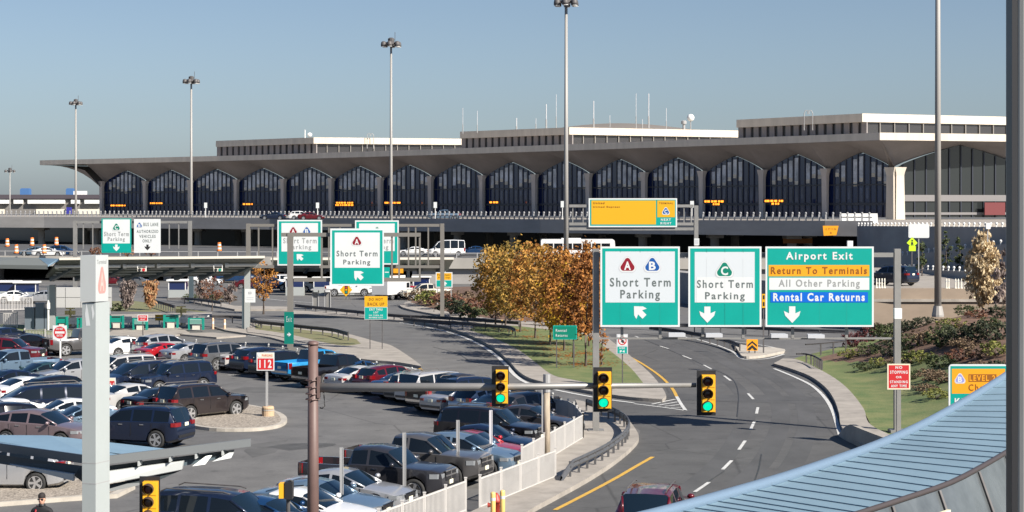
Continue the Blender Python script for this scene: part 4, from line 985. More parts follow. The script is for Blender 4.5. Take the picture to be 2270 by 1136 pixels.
# ------------------------------------------------------------------ vehicles
M_GLASS = mat('car_glass', (.006,.009,.013), .03, 0, spec=.38)
M_SCREEN = mat('windscreen_glass', (.006,.012,.018), .03, 0, spec=.85)
M_TYRE = mat('tyre', (.018,.018,.018), .8)
M_RIM = mat('alloy_rim', (.62,.62,.63), .25, .8)
M_RIMD = mat('rim_gap', (.03,.03,.03), .6)
M_HEAD = mat('headlamp', (.34,.36,.38), .08, .5, spec=.9)
M_TAIL = mat('tail_lamp', (.17,.005,.008), .12, spec=.9)
M_AMB = mat('amber_lamp', (.8,.25,.03), .2)
M_CHR = mat('chrome', (.75,.75,.76), .12, 1)
M_PLATE = mat('number_plate', (.72,.70,.55), .5)
def paint(name, c, metal=.25, rough=.28): return mat('paint_'+name, tuple(v*.78 for v in c), rough, metal, coat=.7, spec=.4)
PT = dict(
 white=paint('white',(.78,.78,.77),0), silver=paint('silver',(.50,.51,.53),.5), pearl=paint('pearl',(.62,.61,.60),.3), grey=paint('grey',(.17,.175,.185),.5), dgrey=paint('dark_grey',(.048,.048,.056),.35),
 black=paint('black',(.008,.008,.011),.0), navy=paint('navy',(.010,.018,.045),.2), blue=paint('blue',(.012,.05,.14),.3), bright=paint('bright_blue',(.03,.30,.62),.3), red=paint('red',(.40,.012,.02),.15), dred=paint('dark_red',(.12,.008,.015),.15),
 brown=paint('brown',(.036,.028,.029),.3), mauve=paint('mauve',(.24,.18,.19),.4), teal=paint('teal',(.03,.07,.085),.3), steelblue=paint('steel_blue',(.16,.24,.33),.4), cream=paint('cream',(.66,.62,.52),0), tan=paint('pewter',(.14,.135,.135),.45), yellow=paint('yellow',(.75,.45,.03),0))
SPEC = {
 # keys: (x, z top, kind)  kind h = hood/deck, c = cabin, b = open bed
 'sedan': dict(W=1.84, R=.35, wx=(1.42,-1.38), zu=.2, belt=(1.0,1.03), tail=(.82,.13), head=.68, keys=[(2.38,.60,'h'),(2.30,.74,'h'),(2.05,.82,'h'),(1.55,.91,'h'),(.98,.98,'h'),(.20,1.38,'c'),(-.35,1.45,'c'),(-1.00,1.37,'c'),(-1.72,1.07,'h'),(-2.15,1.05,'h'),(-2.33,.98,'h'),(-2.38,.84,'h')], pil=(-.28,), zone=(.98,.20,-1.0,-1.72)),
 'coupe': dict(W=1.84, R=.34, wx=(1.40,-1.35), zu=.18, belt=(.96,1.02), tail=(.84,.12), head=.66, keys=[(2.32,.56,'h'),(2.22,.70,'h'),(1.9,.82,'h'),(1.4,.90,'h'),(.85,.94,'h'),(.05,1.30,'c'),(-.45,1.36,'c'),(-.95,1.30,'c'),(-1.75,1.05,'h'),(-2.1,1.03,'h'),(-2.28,.97,'h'),(-2.33,.82,'h')], pil=(-.7,), zone=(.85,.05,-.95,-1.75)),
 'crossover': dict(W=1.86, R=.375, wx=(1.38,-1.30), zu=.22, belt=(1.05,1.16), tail=(1.06,.19), head=.78, keys=[(2.30,.66,'h'),(2.22,.86,'h'),(1.95,.96,'h'),(1.55,1.02,'h'),(1.10,1.08,'h'),(.30,1.55,'c'),(-.35,1.64,'c'),(-1.10,1.60,'c'),(-1.75,1.50,'c'),(-2.14,1.10,'h'),(-2.26,.95,'h'),(-2.30,.78,'h')], pil=(-.25,-1.15), zone=(1.10,.30,-1.75,-2.14)),
 'suv': dict(W=1.94, R=.405, wx=(1.45,-1.40), zu=.25, belt=(1.12,1.16), tail=(1.06,.17), head=.86, rails=1, keys=[(2.40,.72,'h'),(2.34,.98,'h'),(2.1,1.07,'h'),(1.6,1.11,'h'),(1.18,1.15,'h'),(.52,1.68,'c'),(-.3,1.77,'c'),(-1.2,1.77,'c'),(-2.0,1.72,'c'),(-2.28,1.14,'h'),(-2.37,1.0,'h'),(-2.40,.8,'h')], pil=(-.18,-1.2), zone=(1.18,.52,-2.0,-2.28)),
 'minivan': dict(W=1.98, R=.35, wx=(1.55,-1.50), zu=.2, belt=(1.06,1.10), tail=(1.12,.24), head=.78, rails=1, keys=[(2.55,.66,'h'),(2.46,.88,'h'),(2.2,.98,'h'),(1.95,1.04,'h'),(1.62,1.12,'h'),(.70,1.66,'c'),(-.2,1.75,'c'),(-1.3,1.75,'c'),(-2.25,1.68,'c'),(-2.46,1.12,'h'),(-2.53,.95,'h'),(-2.55,.75,'h')], pil=(-.05,-1.25), zone=(1.62,.70,-2.25,-2.46)),
 'pickup': dict(W=2.0, R=.435, wx=(1.85,-1.70), zu=.35, belt=(1.24,1.26), tail=(1.02,.36), head=.98, keys=[(2.88,.86,'h'),(2.82,1.14,'h'),(2.5,1.22,'h'),(1.9,1.25,'h'),(1.35,1.28,'h'),(.75,1.80,'c'),(.1,1.89,'c'),(-.62,1.85,'c'),(-.78,1.26,'h'),(-.80,1.22,'b'),(-2.3,1.22,'b'),(-2.84,1.22,'b')], pil=(.02,), zone=(1.35,.75,-.62,-.78)),
 'van': dict(W=2.0, R=.36, wx=(1.75,-1.7), zu=.25, belt=(1.15,1.2), tail=(1.0,.5), head=.85, keys=[(2.75,.7,'h'),(2.7,1.0,'h'),(2.4,1.12,'h'),(2.2,1.18,'h'),(2.0,1.25,'h'),(1.35,2.15,'c'),(.6,2.45,'c'),(-1.0,2.5,'c'),(-2.6,2.42,'c'),(-2.72,1.2,'h'),(-2.74,1.0,'h'),(-2.75,.8,'h')], pil=(.75,-.5,-1.7), zone=(2.0,1.35,-2.6,-2.72)),
}
def wheel_meshes(Rw, wd):
    b = MB(); b.smooth = True
    prof = [(Rw*.70,-wd/2+.02),(Rw*.72,-wd/2),(Rw*.95,-wd/2),(Rw,-wd/2+.04),(Rw,wd/2-.04),(Rw*.95,wd/2),(Rw*.72,wd/2),(Rw*.70,wd/2-.02)]
    b.lathe(prof, 20, 'Y'); ty = b.mesh('tyre', [M_TYRE])
    b = MB(); b.cur = 1; b.lathe([(Rw*.71,wd/2-.03),(Rw*.71,wd/2-.025)], 20, 'Y'); b.lathe([(Rw*.71,-wd/2+.025),(Rw*.71,-wd/2+.03)], 20, 'Y'); b.cur = 0
    for sgn in (1,-1):
        y = -sgn*(wd/2-.012)
        for k in range(5):
            a = 2*math.pi*k/5; c, s = math.cos(a), math.sin(a); r0, r1 = Rw*.1, Rw*.69; w0, w1 = Rw*.10, Rw*.15
            b.quad((r0*c-w0*s,y,r0*s+w0*c),(r1*c-w1*s,y,r1*s+w1*c),(r1*c+w1*s,y,r1*s-w1*c),(r0*c+w0*s,y,r0*s-w0*c))
        n = 20; base = len(b.v)
        for k in range(n):
            a = 2*math.pi*k/n
            b.v += [(Rw*.62*math.cos(a), y*1.01, Rw*.62*math.sin(a)), (Rw*.71*math.cos(a), y*1.01, Rw*.71*math.sin(a))]
        for k in range(n): b.face((base+2*k, base+2*k+1, base+(2*k+3) % (2*n), base+(2*k+2) % (2*n)))
        b.quad(*[(Rw*.16*math.cos(2*math.pi*k/10), y*1.02, Rw*.16*math.sin(2*math.pi*k/10)) for k in range(10)])
    return ty, b.mesh('rim', [M_RIM, M_RIMD])
def make_car(kind):
    S = SPEC[kind]; keys = S['keys']; W2 = S['W']/2; xf, xb = keys[0][0], keys[-1][0]; zc, rf, rr, rb = S['zone']; Rw = S['R']; Ra = Rw+.065
    root = bpy.data.objects.new({'pickup':'pickup_truck','suv':'parked_suv','minivan':'parked_minivan','van':'shuttle_van'}.get(kind, 'parked_car'), None); COL.objects.link(root)
    def wbody(x):
        t = (x-xb)/(xf-xb); f = 1-.20*max(0, (t-.90)/.10)**1.6-.03*max(0, (t-.7)/.3)-.13*max(0, (.08-t)/.08)**1.6-.02*max(0, (.25-t)/.25); return W2*f
    def belt(x):
        return lerp(S['belt'][0], S['belt'][1], max(0, min(1, (zc-x)/(zc-rb))))
    def upper(k):
        x, zt, kd = k; w = wbody(x)
        if kd == 'h': zs = min(zt-.05, belt(x)); return [(.985*w, zs), (.94*w, max(zs+.015, zt-.05)), (.76*w, zt-.02), (.45*w, zt), (0, zt+.01)]
        if kd == 'c':
            zs = belt(x); tr = .77 if kind not in ('van','minivan') else .84
            return [(.985*w, zs), (.945*w, zs+.035), (w*tr, zt-.10), (w*tr*.86, zt-.02), (0, zt)]
        return [(.985*w, zt-.06), (.95*w, zt), (.86*w, zt), (.845*w, .78), (0, .78)]
    def up(x):
        for k0, k1 in zip(keys, keys[1:]):
            if k1[0] <= x <= k0[0]:
                t = (k0[0]-x)/(k0[0]-k1[0]); A, B = upper(k0), upper(k1); return [(lerp(a[0],b_[0],t), lerp(a[1],b_[1],t)) for a, b_ in zip(A, B)]
        return upper(keys[-1])
    xs = set(k[0] for k in keys)
    for wx in S['wx']:
        for f in (-1,-.85,-.5,0,.5,.85,1): xs.add(round(wx+Ra*f, 4))
        xs.add(round(wx+Ra+.012, 4)); xs.add(round(wx-Ra-.012, 4))
    pil = []
    for p in S['pil']: xs.add(p+.05); xs.add(p-.05); pil.append((p-.05, p+.05))
    xs = sorted(xs, reverse=True)
    xs = [x for i, x in enumerate(xs) if i == 0 or xs[i-1]-x > 1e-3]
    rings = []
    for x in xs:
        w = wbody(x); t = (x-xb)/(xf-xb)
        zu = S['zu']+.12*max(0, (t-.93)/.07)+.14*max(0, (.06-t)/.06)
        u = up(x); zs = u[0][1]; z1 = zu; z2 = zu+.10; z3 = lerp(zu, zs, .58)
        for wx in S['wx']:
            d = abs(x-wx)
            if d <= Ra+1e-4: za = Rw+math.sqrt(max(0, Ra*Ra-d*d)); z1 = max(z1, za); z2 = max(z2, za+.005); z3 = max(z3, za+.05)
        z3 = min(z3, zs-.02)
        rings.append([(0, zu), (.80*w, z1), (.965*w, z2), (1.0*w, z3)]+u)
    nk = 9
    parts = {}
    def add(part, poly):
        parts.setdefault(part, []).append(poly)
    for i in range(len(xs)-1):
        xa, xb_ = xs[i], xs[i+1]; xm = (xa+xb_)/2
        for k in range(nk-1):
            A, B = rings[i], rings[i+1]
            for sgn in (1,-1):
                p = [(xa, sgn*A[k][0], A[k][1]), (xb_, sgn*B[k][0], B[k][1]), (xb_, sgn*B[k+1][0], B[k+1][1]), (xa, sgn*A[k+1][0], A[k+1][1])]
                if sgn < 0: p.reverse()
                part = 'body'
                if k == 0: part = 'under'
                elif k >= 6 and rf <= xm <= zc: part = 'windscreen'
                elif k >= 6 and rb <= xm <= rr: part = 'rear_window'
                elif k == 5 and rr-.02 <= xm <= zc and not any(a <= xm <= c for a, c in pil): part = 'side_window_'+('a' if sgn > 0 else 'b')
                elif k == 5 and kind in ('suv','minivan','crossover','van') and rb <= xm <= rr: part = 'body'
                add(part, p)
    for i, sg in ((0,1),(len(xs)-1,-1)):
        x = xs[i]; A = rings[i]
        for k in range(nk-1):
            p = [(x, A[k][0], A[k][1]), (x, A[k+1][0], A[k+1][1]), (x, -A[k+1][0], A[k+1][1]), (x, -A[k][0], A[k][1])]
            if sg < 0: p.reverse()
            add('body', p)
    def pm(polys, name, mats, extra=None, sm=True):
        bm = bmesh.new(); vm = {}
        def vv(q):
            key = tuple(round(c, 4) for c in q)
            if key not in vm: vm[key] = bm.verts.new(q)
            return vm[key]
        for mi, ps in polys:
            for p in ps:
                vs = []
                for q in p:
                    v = vv(q)
                    if v not in vs: vs.append(v)
                if len(vs) > 2:
                    try: f = bm.faces.new(vs); f.material_index = mi; f.smooth = sm
                    except ValueError: pass
        me = bpy.data.meshes.new(name); bm.to_mesh(me); bm.free()
        for m in mats: me.materials.append(m)
        return me
    body = pm([(0, parts['body']), (1, parts['under'])], 'body', [PT['grey'], M_BLACK])
    try: body.set_sharp_from_angle(angle=R(38))
    except Exception: pass
    bo = link('body', body, root)
    # pillars at the windscreen and tail corners follow the glass edge
    def at(x, k): A = rings[min(range(len(xs)), key=lambda i: abs(xs[i]-x))]; return A[k]
    for s in (1,-1):
        for xa, xb_ in ((zc, rf),)+(((rr, rb),) if kind != 'pickup' else ()):
            A, B = at(xa, 6), at(xb_, 6); b = MB(); b.smooth = True; b.tube([(xa, s*A[0]*.995, A[1]), (xb_, s*B[0]*.995, B[1])], .042, 6); b.build('pillar', PT['grey'], root)
    link('windscreen', pm([(0, parts['windscreen'])], 'windscreen', [M_SCREEN]), root)
    link('rear_window', pm([(0, parts['rear_window'])], 'rear_window', [M_SCREEN]), root)
    for s in 'ab': link('side_window', pm([(0, parts['side_window_'+s])], 'side_window', [M_GLASS]), root)
    # wheel housings so that the arches read dark
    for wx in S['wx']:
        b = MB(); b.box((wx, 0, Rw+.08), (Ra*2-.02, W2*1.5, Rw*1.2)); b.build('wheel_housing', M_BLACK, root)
    ty, rim = wheel_meshes(Rw, .225)
    for wx in S['wx']:
        for s in (1,-1):
            w = link('wheel', ty, root, (wx, s*(W2-.115), Rw)); link('rim', rim, w)
    # lamps, grille, plates, mirrors
    zh = S['head']; hx = xf-.2
    for s in (1,-1):
        b = MB(); w = wbody(hx)
        n0 = [(xf-.02, .50*W2), (xf-.015, .74*W2*.98), (xf-.16, wbody(xf-.16)+.012), (xf-.42, wbody(xf-.42)+.012), (xf-.42, wbody(xf-.42)-.1), (xf-.2, .5*W2)]
        hh = .13 if kind not in ('pickup','van') else .17
        b.prism([(x, s*y) for x, y in n0], zh-hh/2, zh+hh/2, True, True); b.build('headlight', M_HEAD, root)
        tz, th = S['tail']; x0 = xs[-1]
        n1 = [(x0-.012, .52*W2 if th < .25 else .70*W2), (x0-.012, .80*W2), (x0+.07, wbody(x0+.07)+.012), (x0+.26, wbody(x0+.26)+.012), (x0+.26, wbody(x0+.26)-.1), (x0+.1, .5*W2)]
        if th >= .3: n1[3] = (x0+.22, wbody(x0+.22)+.014); n1[4] = (x0+.22, wbody(x0+.22)-.1)
        b = MB(); b.prism([(x, s*y) for x, y in n1], tz-th*.5, tz+th*.5, True, True); b.build('taillight', M_TAIL, root)
        b = MB(); b.smooth = True; A = at(zc, 4); b.ell((zc-.28, s*(W2+.10), belt(zc)+.11), (.10,.13,.09), 8, 6); b.build('mirror', PT['grey'], root)
        if S.get('rails'):
            b = MB(); A = at((rf+rr)/2, 7); zt = at((rf+rr)/2, 8)[1]; b.tube([(rf-.1, s*A[0]*.97, zt-.02), (rf-.3, s*A[0]*.97, zt+.035), (rr+.3, s*A[0]*.97, zt+.07), (rr+.1, s*A[0]*.97, zt-.02)], .022, 6); b.build('roof_rail', M_DSTEEL, root)
        b = MB()
        for p in ([.42,-.62] if kind not in ('pickup',) else [.42,-.35]): b.box((p-.1, s*(W2*1.0+.004), belt(p)-.10), (.2,.03,.04))
        b.build('door_handle', M_CHR, root)
        # door seams
        b = MB()
        for p in list(S['pil'])+[S['wx'][0]-Ra-.1]:
            b.box((p, s*(W2+.0005), (S['zu']+.3+belt(p))/2-.02), (.014,.01,belt(p)-S['zu']-.36))
        b.build('door_seam', M_BLACK, root)
    gh = .2 if kind not in ('pickup','suv') else .34
    b = MB(); b.box((xf+.004, 0, zh-.02), (.03, W2*.92, gh)); b.cur = 1; b.box((xf+.012, 0, zh-.02+gh/2), (.03, W2*.98, .045))
    if kind in ('pickup','suv'): b.box((xf+.016, 0, zh-.02), (.03, .06, gh)); b.box((xf+.016, 0, zh-.02), (.028, W2*.92, .05))
    b.build('grille', [M_BLACK, M_CHR], root)
    b = MB(); b.box((xf+.002, 0, S['zu']+.24), (.04, W2*1.2, .12)); b.build('intake', M_BLACK, root)
    b = MB(); b.box((xf+.022, 0, S['zu']+.36 if kind != 'pickup' else .72), (.02,.31,.15)); b.build('number_plate', M_PLATE, root)
    b = MB(); b.box((xs[-1]-.012, 0, S['tail'][0]-(.02 if S['tail'][1] < .25 else .12)), (.02,.31,.15)); b.build('number_plate', M_PLATE, root)
    b = MB(); b.box((xs[-1]+.04, 0, S['zu']+.3), (.16, W2*1.5, .12)); b.build('rear_bumper', M_BLACK if kind in ('suv','crossover') else (M_CHR if kind == 'pickup' else PT['dgrey']), root)
    return root
PROTO = {}
def car(px, py, head, kind, pcol, label, z=0.0, name=None, cat=None, group='cars parked in the short term car park', world=None, sc=None):
    q = world if world else G(px, py+5, z)
    rz = R(head); sc = sc or (1.09,1.09,1.09)
    if kind not in PROTO:
        o = make_car(kind); PROTO[kind] = o; o.location = q; o.rotation_euler = (0,0,rz); o['label'] = label
        if sc: o.scale = sc
        r = o
    else: r = copy_thing(PROTO[kind], q, rz, label, None, sc)
    if group: r['group'] = group
    elif 'group' in r.keys(): del r['group']
    r['category'] = cat or {'pickup':'pickup truck','suv':'suv','minivan':'minivan','van':'van'}.get(kind, 'car')
    paint_slot(r, PT[pcol], ('body','pillar','mirror'))
    return r
CARS = [
 # first row along the chain fence, tails toward the aisle
 (20,762,44,'sedan','navy','navy sedan at the head of the fence row, only its roof and rear glass showing'),
 (55,781,188,'sedan','black','glossy black sedan parked broadside behind the red coupe-like car and the do not enter post'),
 (188,781,32,'pickup','tan','two-tone pewter pickup whose tail sticks out beside the do not enter sign'),
 (285,786,44,'sedan','white','white sedan parked just past the grey pylon, first clear car of the fence row'),
 (367,786,44,'crossover','silver','pale silver wagon with dark windows above the red coupe'),
 (374,798,44,'coupe','red','bright red coupe squeezed between the silver wagon and a silver sedan'),
 (432,801,44,'sedan','silver','silver sedan tucked between the red coupe and the grey SUV'),
 (500,813,46,'suv','grey','boxy grey SUV with roof rack, showing its whole flank in the fence row'),
 (548,812,46,'sedan','pearl','pearl sedan almost hidden by the grey SUV, one tail lamp showing'),
 (588,820,46,'crossover','navy','navy crossover just past the grey SUV'),
 (632,829,46,'crossover','black','black crossover behind the red 112 marker'),
 (700,836,46,'pickup','bright','bright blue pickup truck in the fence row'),
 (748,849,46,'pickup','black','black pickup beside the bright blue one, behind the brown pole'),
 (800,846,46,'sedan','blue','dark blue sedan peeping out past the black pickup'),
 (808,860,46,'sedan','pearl','pale sedan with amber tail lamps behind the mast arm root'),
 (868,866,46,'crossover','dred','dark red crossover above the mast arm'),
 (912,876,46,'sedan','blue','blue sedan cut by the mast arm, next to the red crossover'),
 (975,888,46,'minivan','pearl','white-roofed minivan showing over the mast arm'),
 (1010,902,46,'pickup','dgrey','dark pickup with a white plate between minivan and dark SUV'),
 (1052,903,46,'suv','navy','navy SUV behind the first green traffic light'),
 (1090,920,46,'crossover','silver','silver crossover with tall red tail lamps, last but two in the fence row'),
 (940,884,46,'crossover','grey','grey crossover squeezed under the mast arm before the white-roofed minivan'),
 (1122,930,46,'sedan','steelblue','pale blue sedan just behind the first traffic light, among dark cars'),
 (1028,910,46,'sedan','silver','silver sedan almost hidden between the dark pickup and navy SUV'),
 (1155,915,46,'sedan','black','black sedan with a sun glint on its nose near the dark fence panel'),
 (1178,936,44,'crossover','dgrey','charcoal crossover with roof bars at the corner of the fence row'),
 # lower row facing the white fence
 (1178,962,338,'sedan','dgrey','charcoal sedan tucked into the corner below the wooden pole'),
 (1088,987,338,'suv','black','long black SUV facing the white fence'),
 (1082,1012,338,'sedan','navy','navy sedan between the black SUV and the red sedan'),
 (1052,1030,338,'sedan','red','red sedan with round headlights facing the fence'),
 (1030,1046,338,'crossover','steelblue','pale blue hatchback in front of the red sedan'),
 (925,1064,338,'pickup','tan','pewter pickup with tall mirrors, behind the charcoal pickup'),
 (838,1096,339,'pickup','dgrey','charcoal crew cab pickup with red tail lamp and big wheels'),
 (770,1127,340,'sedan','silver','silver sedan with black wheel arch facing the fence end'),
 (714,1154,341,'sedan','steelblue','blue-silver sedan behind the thin channel post'),
 (678,1178,342,'sedan','white','white sedan crossed by the brown signal pole'),
 (596,1198,343,'sedan','blue','blue sedan under the yellow side-on signal'),
 (500,1208,344,'suv','navy','blue-black SUV with chrome roof rails at the picture bottom'),
 # middle block, two rows nose to nose
 (72,888,46,'sedan','white','white sedan seen from behind in the middle block'),
 (146,893,46,'crossover','black','black crossover with pink-red tail lamps beside the white sedan'),
 (215,900,46,'sedan','silver','silver sedan mostly behind the grey pylon'),
 (300,905,46,'sedan','pearl','pearl sedan with swept roof just past the pylon'),
 (374,915,46,'sedan','black','black sedan nestled against the brown SUV'),
 (447,922,47,'suv','brown','dark brown SUV at the gravel island, red tail lamps lit by the sun'),
 (30,838,222,'pickup','steelblue','blue-grey pickup facing away from the pylon, behind the blue-green sedan'),
 (88,852,222,'sedan','teal','blue-green sedan facing the red car'),
 (155,853,222,'crossover','silver','silver crossover just before the pylon, nose to the viewer'),
 (12,872,222,'sedan','navy','navy sedan cut by the picture edge beside the white sedan'),
 (262,848,222,'suv','pearl','pale SUV roof showing above the dark minivan'),
 (312,864,222,'minivan','navy','navy minivan past the pylon, nose toward the viewer'),
 (384,866,222,'suv','navy','dark navy SUV at the end of the inner row, beyond the brown SUV'),
 (20,801,352,'suv','dred','dark red off-roader at the picture edge under the black sedan'),
 # front block
 (82,926,205,'minivan','navy','dark blue minivan facing left, behind the small white coupe'),
 (158,914,222,'sedan','dgrey','dark sedan with sunlit amber lamp by the pylon'),
 (142,946,212,'sedan','white','white coupe-like sedan behind the pale blue windscreen'),
 (178,962,212,'sedan','steelblue','pale blue sedan nosing out next to the pylon'),
 (10,946,212,'sedan','white','white car nose cut by the picture edge, behind the mauve hatchback'),
 (95,985,344,'crossover','mauve','mauve hatchback with a bright red tail lamp, above the shelter roof'),
 (306,982,162,'suv','navy','dark navy SUV standing alone between pylon and gravel island'),
 (-15,968,212,'crossover','black','black car corner at the picture edge'),
 (18,1080,178,'crossover','silver','silver-grey car under the shelter roof, one alloy wheel showing'),
]
for c in CARS: car(*c)
# traffic and far vehicles
car(1450,1188,78,'suv','dred','dark red SUV driving away from the viewer on the exit road', group=None)
w = P(1978,613,176); car(0,0,128,'suv','navy','dark SUV with lit tail lamps climbing the ramp', world=Vector((w.x,w.y,3.905)), group=None)
w = P(990,571,294); car(0,0,186,'van','white','white shuttle van on the arrivals roadway', world=Vector((w.x,294,3.505)), group=None)
w = P(986,484,345); car(0,0,178,'pickup','steelblue','pale blue pickup on the departures deck', world=Vector((w.x,345,DECK-.396)), group=None)
for px, Y, hd, kd, pc, lab in ((605,358,180,'sedan','navy','navy car on the departures deck behind the first A B sign'),(668,354,5,'crossover','white','white car behind the railing above the A B sign'),(690,352,5,'sedan','dred','red car behind the railing above the A B sign')):
    w = P(px, 480, Y); car(0,0,hd,kd,pc,lab, world=Vector((w.x,Y,DECK-.396)), group='cars on the departures deck')
for px, Y, hd, kd, pc, lab in ((78,296,175,'sedan','steelblue','pale blue car on the arrivals road by the second striped drum'),(108,292,5,'sedan','white','white car low on the arrivals road, beside the third drum'),(140,296,3,'crossover','blue','blue car on the arrivals road before the slim gantry'),(1050,300,180,'sedan','blue','blue car following the white shuttle van'),(915,296,182,'sedan','white','white car just ahead of the shuttle van')):
    w = P(px, 560, Y); car(0,0,hd,kd,pc,lab, world=Vector((w.x,Y,3.505)), group='cars on the arrivals road')
FAR = [(640,634,10,'suv','white','white van-like SUV far off by the orange tree'),(672,640,4,'suv','navy','dark SUV far off behind the gantry post'),(702,642,8,'sedan','white','white sedan far off under the A gantry'),(735,644,6,'crossover','silver','silver car far off behind the diamond sign'),(773,652,4,'pickup','white','white work pickup with a long flat bed, beside the box truck'),
 (945,660,196,'pickup','cream','cream pickup facing the planted mound'),(918,656,10,'sedan','red','small red car between box truck and cream pickup'),(600,640,10,'suv','blue','blue SUV behind the small orange tree'),(560,636,0,'sedan','dred','dark red car behind the toll canopy post'),
 (250,628,8,'sedan','dred','dark red car glimpsed just past the pylon under the canopy'),(520,622,6,'van','blue','blue van glimpsed under the canopy end'),(40,668,4,'sedan','white','white car behind the toll plaza fence, at the picture edge'),(95,668,184,'sedan','silver','silver car behind the toll plaza fence'),(18,650,4,'crossover','black','black car behind the toll plaza fence'),(300,632,6,'crossover','grey','grey car under the canopy behind the bare shrubs'),(455,628,4,'sedan','white','white car behind the reddish shrub')]
for px, py, hd, kd, pc, lab in FAR: car(px, py, hd, kd, pc, lab, group='vehicles beyond the toll plaza')
# box truck and coach
q = G(872,664); t = thing('box_truck', 'white box truck parked in front of the dark underpass', 'truck', q, R(62))
b = MB(); b.box((-1.1,0,1.85), (4.2,2.3,2.3)); b.build('cargo_box', PT['white'], t)
b = MB(); b.prism([(1.1,-1.0),(3.0,-1.0),(3.0,1.0),(1.1,1.0)], .55, 1.35); b.v += []; b.prism([(1.1,-1.0),(2.35,-1.0),(2.35,1.0),(1.1,1.0)], 1.35, 2.2); b.build('cab', PT['white'], t)
b = MB(); b.quad((2.36,-.9,1.4),(2.36,.9,1.4),(2.36,.9,2.1),(2.36,-.9,2.1)); b.build('windscreen', M_GLASS, t)
b = MB(); b.quad((1.5,-1.006,1.4),(2.25,-1.006,1.4),(2.2,-1.006,2.05),(1.5,-1.006,2.05)); b.build('side_window', M_GLASS, t)
b = MB(); b.box((-.4,0,.55), (6.2,1.0,.25)); b.build('chassis', M_BLACK, t)
ty, rim = wheel_meshes(.45,.28)
for wx in (2.1,-1.9):
    for s in (1,-1): w = link('wheel', ty, t, (wx, s*.95, .45)); link('rim', rim, w)
w = P(1280,560,276); t = thing('coach', 'white coach on the arrivals road, half hidden by the orange trees', 'bus', (w.x, 276, 3.5), R(2))
b = MB(); pr = [(-5.6,.45),(5.6,.45),(5.75,1.2),(5.6,2.9),(5.3,3.15),(-5.5,3.15),(-5.65,2.9)]
n = len(pr); b.v = [(x,-1.25,z) for x, z in pr]+[(x,1.25,z) for x, z in pr]; b.face(list(range(n))); b.face([n+i for i in reversed(range(n))])
for i in range(n): b.face((i, n+i, n+(i+1) % n, (i+1) % n))
b.build('body', PT['white'], t)
b = MB()
for k in range(7): b.quad((-5.1+1.45*k,-1.256,1.5),(-3.8+1.45*k,-1.256,1.5),(-3.8+1.45*k,-1.256,2.5),(-5.1+1.45*k,-1.256,2.5))
b.build('side_window', M_GLASS, t)
b = MB(); b.box((-1,0,3.22), (3,1.6,.16)); b.build('roof_unit', PT['white'], t)
for wx in (3.6,-3.2):
    for s in (1,-1): w = link('wheel', ty, t, (wx, s*1.12, .45)); link('rim', rim, w)
# ------------------------------------------------------------------ trees and shrubs
def leafmat(name, c0, c1, c2):
    m = bpy.data.materials.new(name); m.use_nodes = True; n = m.node_tree.nodes; l = m.node_tree.links; b = n['Principled BSDF']
    b.inputs['Roughness'].default_value = .75; b.inputs['Specular IOR Level'].default_value = .2
    at = n.new('ShaderNodeAttribute'); at.attribute_name = 'tone'
    r = n.new('ShaderNodeValToRGB'); l.new(at.outputs['Fac'], r.inputs['Fac'])
    r.color_ramp.elements[0].position = .1; r.color_ramp.elements[0].color = (*c0, 1); r.color_ramp.elements[1].position = .9; r.color_ramp.elements[1].color = (*c2, 1)
    e = r.color_ramp.elements.new(.5); e.color = (*c1, 1)
    l.new(r.outputs['Color'], b.inputs['Base Color'])
    tr = n.new('ShaderNodeBsdfTranslucent'); l.new(r.outputs['Color'], tr.inputs['Color'])
    mx = n.new('ShaderNodeMixShader'); mx.inputs[0].default_value = .22; l.new(b.outputs[0], mx.inputs[1]); l.new(tr.outputs[0], mx.inputs[2]); l.new(mx.outputs[0], n['Material Output'].inputs[0])
    return m
LM = {'orange': leafmat('leaf_orange', (0.19, 0.08, 0.022), (0.36, 0.155, 0.04), (0.49, 0.25, 0.06)), 'gold': leafmat('leaf_gold', (0.24, 0.13, 0.035), (0.39, 0.21, 0.05), (0.52, 0.3, 0.065)),
 'olive': leafmat('leaf_olive', (0.15, 0.12, 0.035), (0.31, 0.195, 0.05), (0.45, 0.28, 0.065)), 'rust': leafmat('leaf_rust', (0.14, 0.06, 0.022), (0.3, 0.115, 0.035), (0.42, 0.19, 0.05)), 'yellow': leafmat('leaf_yellow', (.30,.17,.02), (.43,.26,.025), (.52,.34,.035)),
 'tan': leafmat('leaf_tan', (0.36, 0.25, 0.13), (0.56, 0.44, 0.27), (0.68, 0.58, 0.4)), 'twig': leafmat('twig_grey', (0.12,0.096,0.084), (0.228,0.18,0.162), (0.324,0.264,0.24)), 'peach': leafmat('leaf_peach', (.28,.12,.06), (.40,.21,.10), (.50,.34,.19)),
 'green': leafmat('leaf_green', (0.033,0.049,0.023), (0.078,0.098,0.042), (0.137,0.156,0.072)), 'dgreen': leafmat('leaf_dark', (0.02,0.03,0.02), (0.043,0.054,0.034), (0.088,0.095,0.057)), 'maroon': leafmat('leaf_maroon', (.06,.022,.026), (.115,.04,.042), (.17,.07,.07)), 'brush': leafmat('leaf_brush', (0.096,0.07,0.05), (0.18,0.126,0.084), (0.276,0.204,0.126)), 'lime': leafmat('leaf_lime', (0.096,0.114,0.036), (0.186,0.198,0.06), (0.3,0.3,0.084)), 'redb': leafmat('leaf_brick', (.11,.05,.035), (.19,.09,.06), (.27,.15,.09))}
M_BARK = mat('bark', (.11,.085,.07), .9, var=.3, scale=4, vs=(3,3,.6))
